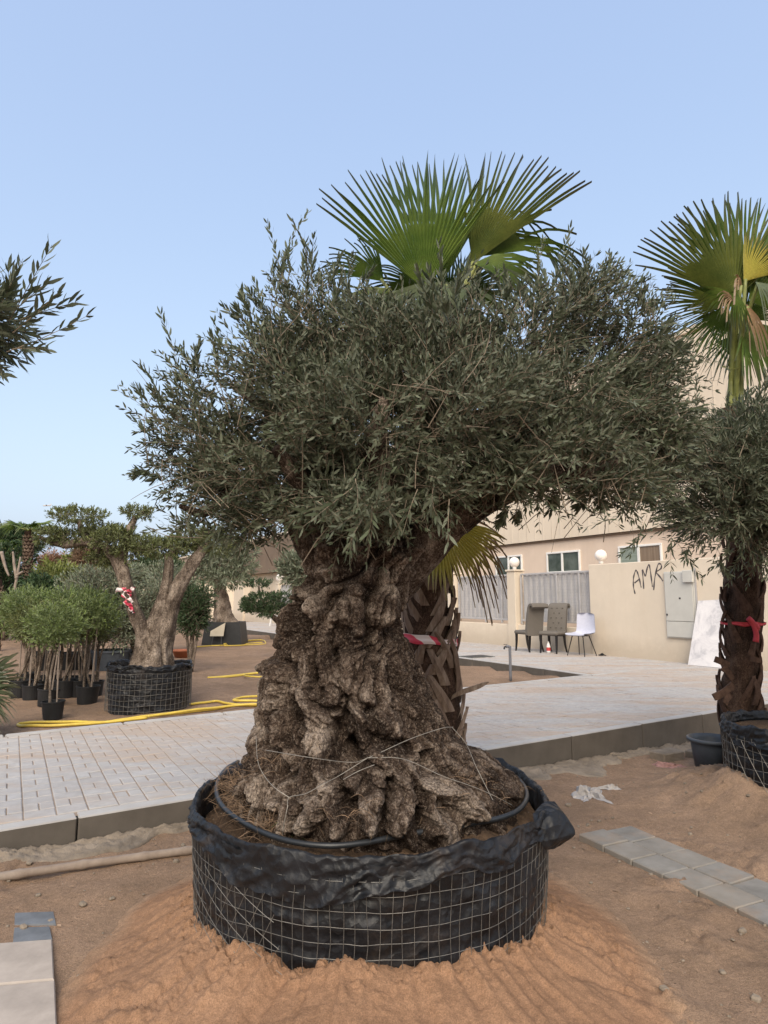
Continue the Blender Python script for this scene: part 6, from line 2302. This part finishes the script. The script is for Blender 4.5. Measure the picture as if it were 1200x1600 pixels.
tc = at_z(284, 1027, ZD)
V, Fq = lathe([(.001, 0), (.14, 0), (.20, .13), (.22, .14), (.22, .17), (.19, .17), (.14, .08), (.001, .08)], 30, (tc[0], tc[1], ZD - .005))
tr_ = thing('terracotta_bowl', (tc[0], tc[1], ZD), 'terracotta bowl on the red earth right of the pad-trimmed olive', 'bowl')
put('bowl', MB().add(V, Fq), M['terracotta'], tr_, smooth=True)
put('contents', MB().add(*lathe([(.001, .12), (.18, .125)], 20, (tc[0], tc[1], ZD))), M['soil'], tr_)

# yellow hoses
def hose(paths, label, r=.0165):
    mb_ = MB()
    for i, p_ in enumerate(paths):
        P = spline([at_z(x, y, ZD + .012 + .012 * (i % 2)) for x, y in p_], 10 * len(p_))
        P[:, 2] = ground_h(P[:, 0], P[:, 1]) + r + .026 * (i % 2) + .004
        t_, q_ = to_st(P[:, 0], P[:, 1])[:, 1], to_st(P[:, 0], P[:, 1])[:, 0]
        P[:, 2] = np.where(t_ < t_far(q_) + .10, np.maximum(P[:, 2], ZR + .012 + r), P[:, 2])
        P[:, 2] = np.convolve(np.pad(P[:, 2], 4, 'edge'), kk, 'valid')
        V, Fq = tube(P, r, 9)
        mb_.add(V, Fq)
    return tag(put('garden_hose', mb_, M['hose'], smooth=True), label, 'hose')


hose([[(440, 1101), (400, 1103), (365, 1103), (330, 1108), (290, 1114), (230, 1120), (165, 1127), (100, 1132), (50, 1134), (32, 1132), (30, 1128), (50, 1126), (110, 1126), (165, 1127), (230, 1122)],
      [(230, 1122), (290, 1115), (330, 1109), (370, 1104), (440, 1102)], [(296, 1101), (320, 1098), (337, 1096), (352, 1099), (380, 1102), (440, 1101)], [(440, 1085), (400, 1088), (376, 1091), (365, 1095), (372, 1097), (400, 1097), (440, 1098)]],
     'yellow garden hose looped on the earth in front of the caged planter', .015)
hose([[(440, 1049), (400, 1051), (360, 1053), (330, 1056), (326, 1058), (340, 1057), (375, 1054), (400, 1051)], [(440, 1058), (400, 1059), (385, 1058), (382, 1055), (392, 1053), (440, 1050)]], 'thin yellow hose loop lying midway on the red earth', .014)
hose([[(300, 1011), (330, 1009), (350, 1008), (375, 1003), (405, 1001), (414, 1002), (413, 1005), (395, 1006), (372, 1008), (350, 1009)], [(350, 1007), (372, 1003), (395, 1001), (408, 1001)], [(372, 1006), (392, 1004), (410, 1003)]], 'yellow hose heap at the foot of the square-sided planter', .016)

# ------------------------------------------------------------------ chairs by the wall
def extr(mb_, prof, x0, x1, nx=6, bulge=0.0):
    """closed profile (y,z) swept in x"""
    P = np.asarray(prof, float)
    n = len(P)
    c = P.mean(0)
    rows = []
    for i, x in enumerate(np.linspace(x0, x1, nx)):
        k = 1 - (.35 if i in (0, nx - 1) else 0) * .12
        Q = c + (P - c) * k
        rows.append(np.stack([np.full(n, x), Q[:, 0], Q[:, 1]], 1))
    F_ = [list(q) for q in grid_faces(nx, n, True)] + [list(range(n)), [(nx - 1) * n + k for k in range(n)][::-1]]
    mb_.add(np.concatenate(rows), F_)


def dining_chair(loc, face, label, tufted):
    t = thing('dining_chair', loc, label, 'chair', 'chairs by the cream wall', math.atan2(face[1], face[0]) + math.pi / 2)
    mb_ = MB()
    V, Fq = box((0, -.01, .435), (.47, .47, .09), None, .03)
    put('seat', mb_.add(V, Fq), M['fabric'], t, local=True)
    outer = spline([(.255, .36), (.265, .55), (.30, .80), (.345, 1.00), (.40, 1.055), (.455, 1.03), (.45, .985)], 24)
    inner = spline([(.17, .36), (.185, .55), (.225, .80), (.285, 1.02), (.36, 1.10), (.46, 1.09), (.49, 1.02)], 24)
    mb_ = MB()
    extr(mb_, np.vstack([inner, outer[::-1]]), -.225, .225, 8)
    b = put('backrest', mb_, M['fabric'], t, local=True, smooth=False)
    if tufted:
        for r_ in range(5):
            for c_ in range(3 if r_ % 2 == 0 else 2):
                z = .55 + r_ * .11
                x = (c_ - (1 if r_ % 2 == 0 else .5)) * .13
                y = np.interp(z, inner[:, 1], inner[:, 0]) - .004
                V, Fq = lathe([(.001, -.008), (.012, -.006), (.017, 0), (.012, .006), (.001, .008)], 8)
                put('button', MB().add(V + np.array([x, y, z]), Fq), M['button'], b, local=True)
    for sx in (-1, 1):
        for y0, y1 in ((-.19, -.22), (.19, .29)):
            P = spline([(sx * .19, y0, .40), (sx * .19, y0 + (y1 - y0) * .25, .2), (sx * .195, y1, 0)], 8)
            rows = []
            for i, p_ in enumerate(P):
                w = .024 - .010 * i / 7
                rows += [p_ + np.array(d) * w for d in ((-1, -1, 0), (1, -1, 0), (1, 1, 0), (-1, 1, 0))]
            put('leg', MB().add(rows, [list(q) for q in grid_faces(8, 4, True)] + [[28, 29, 30, 31]]), M['black_leg'], t, local=True)
    return t


chair_at = lambda x, b: tuple(wp(waz(x, 1012, b)[0], b, ZR))
dining_chair(chair_at(826, -.66), (-.42, .90), 'grey upholstered chair seen from behind, leftmost of the three by the fence', False)
dining_chair(chair_at(864, -.50), (-.66, -.75), 'grey chair with button-tufted back, between the other two chairs', True)
ch = np.array(chair_at(908, -.50))
sc = thing('shell_chair', tuple(ch), 'pale lilac shell chair on thin black legs, right of the tufted chair', 'chair', 'chairs by the cream wall', math.atan2(-.62, -.78) + math.pi / 2)
pr = spline([(-.23, .435), (-.20, .455), (0, .44), (.13, .44), (.20, .49), (.235, .60), (.255, .75), (.265, .86), (.262, .90)], 26)
xs = np.linspace(-1, 1, 15)
G = []
for i, (y, z) in enumerate(pr):
    f = i / 25
    w = .235 if f < .5 else .235 - .03 * (f - .5) * 2
    if f > .88:
        w *= math.sqrt(max(.12, 1 - ((f - .88) / .13) ** 2))
    if f < .08:
        w *= math.sqrt(max(.3, 1 - ((.08 - f) / .1) ** 2))
    G.append([(x * w, y - .055 * x * x * min(1, max(0, (f - .4) * 3)), z + .05 * x * x * max(0, 1 - abs(f - .35) * 3)) for x in xs])
G = np.array(G)
Fg = grid_faces(26, 15)
off = np.array([0, .010, -.012])
put('shell', MB().add(G.reshape(-1, 3), Fg).add(G.reshape(-1, 3) + off, Fg[:, ::-1]), M['shell'], sc, local=True, smooth=True)
for sx in (-1, 1):
    for sy in (-1, 1):
        V, Fq = tube([(sx * .13, .0 + sy * .11, .425), (sx * .215, .02 + sy * .215, 0)], [.012, .009], 8)
        put('leg', MB().add(V, Fq), M['black_leg'], sc, local=True)
V, Fq = box((0, .0, .42), (.28, .26, .016))
put('seat_plate', MB().add(V, Fq), M['black_leg'], sc, local=True)

bt = np.array(chair_at(857, -.62))
bo = thing('bottle', tuple(bt), 'clear bottle with red label on the paving under the tufted chair', 'bottle')
V, Fq = lathe([(.001, 0), (.04, .0), (.045, .03), (.045, .15), (.025, .21), (.014, .225), (.014, .25), (.001, .25)], 20, bt)
put('body', MB().add(V, Fq), M['white_plastic'], bo, smooth=True)
V, Fq = lathe([(.0456, .05), (.046, .055), (.046, .12), (.0456, .125)], 20, bt)
put('paper_label', MB().add(V, Fq), M['red'], bo, smooth=True)


def rag(name, c, sx, sy, h, mat, label, cat, seed):
    n = 26
    X_, Y_ = np.meshgrid(np.linspace(-1, 1, n), np.linspace(-1, 1, n))
    P = np.stack([X_, Y_, 0 * X_], -1).reshape(-1, 3)
    r = np.hypot(X_, Y_)
    k = 1 + .35 * fbm(P * 1.4, 3, seed + 2).reshape(X_.shape)
    Z_ = h * (.25 + .9 * np.abs(fbm(P * 2.4, 4, seed)).reshape(X_.shape)) * np.clip(1.25 - r, 0.05, 1)
    x = c[0] + X_ * sx * k + .25 * sx * fbm(P * 2, 3, seed + 5).reshape(X_.shape)
    y = c[1] + Y_ * sy * k + .25 * sy * fbm(P * 2, 3, seed + 6).reshape(X_.shape)
    keep = grid_faces(n, n)
    mid = r.ravel()[keep].mean(1)
    o = put(name, MB().add(np.stack([x, y, c[2] + Z_], -1), keep[mid < 1.12]), mat)
    return tag(o, label, cat)


rag('dark_rag', np.array(chair_at(940, -.12)), .07, .05, .06, M['cloth'], 'small crumpled black rag on the paving against the wall', 'rag', 3)
c = at_z(918, 1238, -.03)
c[2] = float(ground_h(c[0:1], c[1:2])[0])
rag('plastic_film', c, .13, .17, .07, M['paper'], 'crumpled whitish plastic film on the sand right of the planter', 'litter', 7)
c2 = at_z(950, 1229, -.03)
c2[2] = float(ground_h(c2[0:1], c2[1:2])[0])
rag('paper_scrap', c2, .08, .03, .03, M['paper'], 'flat white scrap beside the crumpled plastic film', 'litter', 9)
c3 = at_z(1045, 1196, -.06)
c3[2] = float(ground_h(c3[0:1], c3[1:2])[0])
rag('netting_heap', c3, .13, .08, .035, M['pink_rag'], 'pinkish rubbish heap on the sand by the kerb near the tub', 'litter', 11)
for (x, y, sx, sy, sz, r_, lab) in ((1043, 1182, .30, .16, .10, .5, 'longer broken concrete block at the kerb foot behind the pinkish heap'), (1094, 1176, .24, .17, .09, .6, 'shorter broken concrete block at the kerb foot beside the tub')):
    c = at_z(x, y, -.05)
    c[2] = float(ground_h(c[0:1], c[1:2])[0]) + sz * .3
    V, Fq = box((0, 0, 0), (sx, sy, sz), None, .012)
    V = np.asarray(V) + .010 * np.stack([fbm(V * 13, 3, 5), fbm(V * 13, 3, 6), fbm(V * 13, 3, 7)], 1)
    tag(put('concrete_block', MB().add(V @ rotz(r_).T + c, Fq), M['haunch']), lab, 'block')

# standpipe with tap, manhole cover
sp_b = at_z(798, 1065, .115)
sp = thing('standpipe', tuple(sp_b), 'thin grey standpipe with a small tap standing in the earth bed', 'tap')
P = np.array([sp_b, sp_b + np.array([0, 0, .50]), sp_b + np.array([-.004, 0, .525]), sp_b + np.array([-.03, -.005, .54]), sp_b + np.array([-.06, -.01, .535])])
V, Fq = tube(spline(P, 24), .022, 10)
put('pipe', MB().add(V, Fq), M['pvc'], sp, smooth=True)
mb = MB()
V, Fq = tube(spline([sp_b + np.array([-.06, -.01, .535]), sp_b + np.array([-.085, -.015, .53]), sp_b + np.array([-.092, -.016, .495])], 8), .014, 8)
mb.add(V, Fq)
V, Fq = box(sp_b + np.array([-.07, -.012, .57]), (.06, .012, .008))
put('tap', mb.add(V, Fq), M['dark'], sp)
mc = at_z(745, 1026, ZR)
V, Fq = box((0, 0, 0), (.62, .46, .012), rotz(math.radians(30)), .004)
mh = thing('manhole_cover', tuple(mc), 'rectangular iron cover set in the pale paving left of the standpipe', 'cover')
put('plate', MB().add(V + mc + np.array([0, 0, .004]), Fq), M['iron'], mh)
V, Fq = box((0, 0, 0), (.54, .38, .004), rotz(math.radians(30)))
put('inset', MB().add(V + mc + np.array([0, 0, .0122]), Fq), M['dark'], mh)

# white marble sheet leaning on the wall, reeds and junk beyond the right palm
ms = thing('marble_slab', tuple(at_z(1108, 1035, ZR)), 'white veined marble slab leaning on the cream wall beside the cabinet', 'slab')
q = [(1074, 1033), (1146, 1040)]
b_l, b_r = [wp(waz(x, 1036, -.26)[0], -.26, ZR) for x in (1076, 1148)]
al, zl_ = waz(1092, 939, -.03)
ar, zr_ = waz(1150, 936, -.03)
t_l, t_r = wp(al, -.03, zl_), wp(ar, -.03, zr_)
N_ = unit(np.cross(b_r - b_l, t_l - b_l)) * .025
V = [b_l, b_r, t_r, t_l] + [v + N_ for v in (b_l, b_r, t_r, t_l)]
put('sheet', MB().add(V, [(0, 1, 2, 3), (7, 6, 5, 4)] + [(i, 4 + i, 4 + (i + 1) % 4, (i + 1) % 4) for i in range(4)]), M['marble'], ms)
JY = 12.0
rd = thing('reed_bundle', tuple(at_y(1192, 1028, JY)), 'tan bundle of reeds leaning behind the right palm', 'reeds')
mb = MB()
for k in range(34):
    a_, b_ = at_y(1171 + random.gauss(0, 1.5), 938 + random.uniform(-8, 12), JY + .25), at_y(1190 + random.gauss(0, 7), 1026, JY - .2 + random.gauss(0, .06))
    b_[2] = ZR
    V, Fq = tube(spline([b_, (a_ + b_) / 2 + RNG.normal(0, .02, 3), a_], 5), .012, 4, False)
    mb.add(V, Fq)
put('reeds', mb, M['tan'], rd, kind='stuff')
jt = at_z(1205, 1022, ZR)
tb_ = thing('work_table', tuple(jt), 'low grey table with junk on it beyond the right palm', 'table')
V, Fq = box(jt + np.array([0, .3, .62]), (.9, .6, .03), None, .006)
put('tabletop', MB().add(V, Fq), M['board'], tb_)
for dx, dy in ((-.4, .05), (.4, .05), (-.4, .55), (.4, .55)):
    V, Fq = box(jt + np.array([dx, dy, .30]), (.045, .045, .6))
    put('leg', MB().add(V, Fq), M['dark'], tb_)
wk = thing('wicker_chair', tuple(jt + np.array([-.1, .3, .636])), 'worn wicker frame on the low grey table beyond the right palm', 'chair')
mb = MB()
o = jt + np.array([-.1, .3, .636])
for p0_, p1_ in (((-.2, -.15, 0), (-.14, -.12, .42)), ((.2, -.15, 0), (.16, -.12, .42)), ((-.2, .15, 0), (-.16, .16, .62)), ((.2, .15, 0), (.16, .16, .62)), ((-.2, -.15, .1), (.2, .1, .5)), ((-.25, -.2, .05), (.1, -.15, .35))):
    V, Fq = tube([o + np.array(p0_), o + np.array(p1_)], .02, 6)
    mb.add(V, Fq)
put('frame', mb, M['wicker'], wk)
V, Fq = box(o + np.array([0, 0, .40]), (.36, .32, .07), None, .02)
put('seat', MB().add(V, Fq), M['wicker'], wk)
bl = thing('blue_drum', tuple(jt + np.array([.05, -.25, 0])), 'dark blue drum under the low table at the right edge', 'drum')
V, Fq = lathe([(.001, 0), (.19, 0), (.2, .03), (.2, .2), (.207, .21), (.2, .22), (.2, .42), (.19, .45), (.001, .45)], 26, jt + np.array([.05, -.25, 0]))
put('barrel', MB().add(V, Fq), M['blue'], bl)
fr = thing('metal_frame', tuple(jt + np.array([-.05, .75, 0])), 'rusty triangular metal brackets standing behind the junk table', 'frame')
mb = MB()
o = jt + np.array([-.05, .75, 0])
for z in (1.0, 1.35):
    for p0_, p1_ in (((-.15, 0, z), (.1, 0, z + .2)), ((-.15, 0, z), (.35, 0, z + .01)), ((.1, 0, z + .2), (.35, 0, z + .01))):
        V, Fq = tube([o + np.array(p0_), o + np.array(p1_)], .012, 6)
        mb.add(V, Fq)
for x in (-.15, .35):
    V, Fq = tube([o + np.array([x, 0, 0]), o + np.array([x, 0, 1.4])], .012, 6)
    mb.add(V, Fq)
put('bars', mb, M['iron'], fr)

# ------------------------------------------------------------------ foreground ground things
p0, p1 = at_z(-60, 1399, .03), at_z(312, 1336, .03)
bp = thing('bamboo_pole', tuple((p0 + p1) / 2), 'weathered bamboo pole lying on the sand left of the big planter', 'pole')
P = spline([p0, (p0 + p1) / 2 + np.array([0.01, .015, 0]), p1], 60)
gp__ = ground_h(P[:, 0], P[:, 1])
P[:, 2] = np.polyval(np.polyfit(np.arange(60), gp__, 1), np.arange(60)) + .024
r = .0205 + .004 * np.exp(-((np.arange(60)[:, None] - np.array([12, 27, 43, 55])[None]) / .9) ** 2).sum(1)
V, Fq = tube(P, r, 14)
put('culm', MB().add(V, Fq), M['bamboo'], bp, smooth=True)

# pale slabs and slate tiles, bottom left
def slab(name, corners, h, mat, label, cat, group=None, z=.03):
    q_ = np.array([at_z(x, y, z) for x, y in corners])
    c_ = q_.mean(0)
    b = .006
    V = []
    for (s, dz) in ((1.0, -h), (1.0, -b), (1 - b * 5, 0)):
        for p_ in q_:
            V.append(c_ + (p_ - c_) * s + np.array([0, 0, dz]))
    F_ = [(l * 4 + k, l * 4 + (k + 1) % 4, (l + 1) * 4 + (k + 1) % 4, (l + 1) * 4 + k) for l in range(2) for k in range(4)] + [(8, 9, 10, 11)]
    F_ = [tuple(reversed(f)) for f in F_] if np.cross(q_[1] - q_[0], q_[2] - q_[0])[2] < 0 else F_
    o = put(name, MB().add(V, F_), M[mat], origin=c_)
    return tag(o, label, cat, group)


slab('paving_slab', [(-70, 1543), (85, 1529), (82, 1467), (-75, 1478)], .05, 'slab_pale', 'pale square slab at the left edge next to the slate tiles', 'slab', 'pale slabs at the bottom left', .062)
slab('paving_slab', [(-75, 1640), (89, 1601), (86, 1531), (-70, 1546)], .05, 'slab_pale', 'pale square slab at the bottom left corner of the ground', 'slab', 'pale slabs at the bottom left', .062)
slab('slate_tile', [(22, 1445), (76, 1444), (88, 1436), (86, 1426), (60, 1423), (23, 1425)][0:1] + [(88, 1443), (84, 1424), (23, 1426)], .03, 'slate', 'rear dark slate tile half sunk in the sand', 'tile', 'slate tiles beside the pale slabs', .052)
slab('slate_tile', [(20, 1473), (82, 1467), (78, 1447), (22, 1449)], .03, 'slate', 'front dark slate tile touching the pale slab', 'tile', 'slate tiles beside the pale slabs', .052)

# row of grey slabs on the right
gp_ = put('slab_path', MB().add(*box(at_z(1120, 1385, -.2), (.1, .1, .05))), M['slab_grey'], kind='structure')
rA, rB = at_z(903, 1302, .0)[:2], at_z(1160, 1420, .0)[:2]
dA = unit(rB - rA)
dP = np.array([-dA[1], dA[0]])
if dP[1] < 0:
    dP = -dP
Ls = 0.205
gl_ = [rA + dA * k * Ls + dP * Ls for k in range(13)]
gl_ = ground_h(np.array([p[0] for p in gl_]), np.array([p[1] for p in gl_]))
gA, gB = np.polyval(np.polyfit(np.arange(13), gl_, 1), [0, 12])
for i in range(0, 13):
    for j in range(2 if i else 2):
        if i == 0 and j == 1:
            pass
        c_ = rA + dA * (i + .5 + (0.0 if j == 0 else .12)) * Ls + dP * (j + .5) * Ls * .98
        zz_ = float(ground_h(np.array([c_[0]]), np.array([c_[1]]))[0])
        if zz_ < -.15:
            zz_ = -.03
        top_ = 0.012 - .006 * i * .4
        V, Fq = box((0, 0, 0), (Ls - .006, Ls - .006, .06), rotz(math.atan2(dA[1], dA[0]) + random.gauss(0, .02)), .005)
        V = V @ (np.eye(3) + np.array([[0, 0, random.gauss(0, .02)], [0, 0, random.gauss(0, .02)], [0, 0, 0]])).T
        V = V + np.array([c_[0], c_[1], gA + (gB - gA) * (i / 12) + .004 + random.gauss(0, .0025)])
        put('slab', MB().add(V, Fq), M['slab_grey'], gp_)

# pebbles, chips and bits of leaf litter
mb = MB()
for k in range(900):
    x, y = random.uniform(-2.6, 3.6), random.uniform(1.6, 6.2)
    s, t = to_st(np.array([x]), np.array([y]))[0]
    if t > -.06 or math.hypot(x - POT[0], y - POT[1]) < .9:
        continue
    r = abs(random.gauss(0, .006)) + .003
    V, Fq = box((0, 0, 0), (r * 2, r * random.uniform(1.2, 2), r * random.uniform(.8, 1.5)), rotz(random.uniform(0, 3)), r * .4)
    mb.add(V + np.array([x, y, float(ground_h(np.array([x]), np.array([y]))[0]) + r * .3]), Fq)
put('pebbles', mb, M['haunch'], kind='stuff')
mb = MB()
for k in range(420):
    x, y = random.uniform(-2.4, 3.6), random.uniform(1.6, 6.2)
    s, t = to_st(np.array([x]), np.array([y]))[0]
    if t > -.06 or math.hypot(x - POT[0], y - POT[1]) < .95:
        continue
    z = float(ground_h(np.array([x]), np.array([y]))[0]) + .006
    a_ = random.uniform(0, 6.28)
    d = np.array([math.cos(a_), math.sin(a_), random.uniform(-.1, .25)])
    s_ = np.array([-math.sin(a_), math.cos(a_), random.uniform(-.4, .4)])
    L = random.uniform(.02, .05)
    V, t1, q1, t2, tt3 = leaf_mesh(np.array([[x, y, z]]), d[None], s_[None], L, L * .25, np.array([random.random()]))
    n0 = mb.n
    mb.add(V, t1, tt3)
    mb.f += [q1 + n0, t2 + n0]
put('leaf_litter', mb, M['straw'], kind='stuff')

# far aeroplane, low over the trees
ap = at_y(73, 790, 900)
pln = thing('aeroplane', tuple(ap), 'tiny far aeroplane low in the sky at left', 'aeroplane')
V, Fq = tube([ap + np.array([-5.5, 0, 0]), ap + np.array([-4.5, 0, 0]), ap + np.array([4.5, 0, .2]), ap + np.array([6.5, 0, .5])], [.2, .9, .9, .2], 10)
put('fuselage', MB().add(V, Fq), M['fence'], pln)
V = [ap + np.array(v) for v in ((-1, 0, 0), (1.2, 0, 0), (3.2, -7, .4), (2.2, -7, .4), (3.2, 7, .4), (2.2, 7, .4))]
put('wing', MB().add(V, [(0, 1, 2, 3), (0, 1, 4, 5)]), M['fence'], pln)
V = [ap + np.array(v) for v in ((4.5, 0, .8), (6.2, 0, .8), (7.2, 0, 2.8), (6.2, 0, 2.8))]
put('tail_fin', MB().add(V, [(0, 1, 2, 3)]), M['fence'], pln)
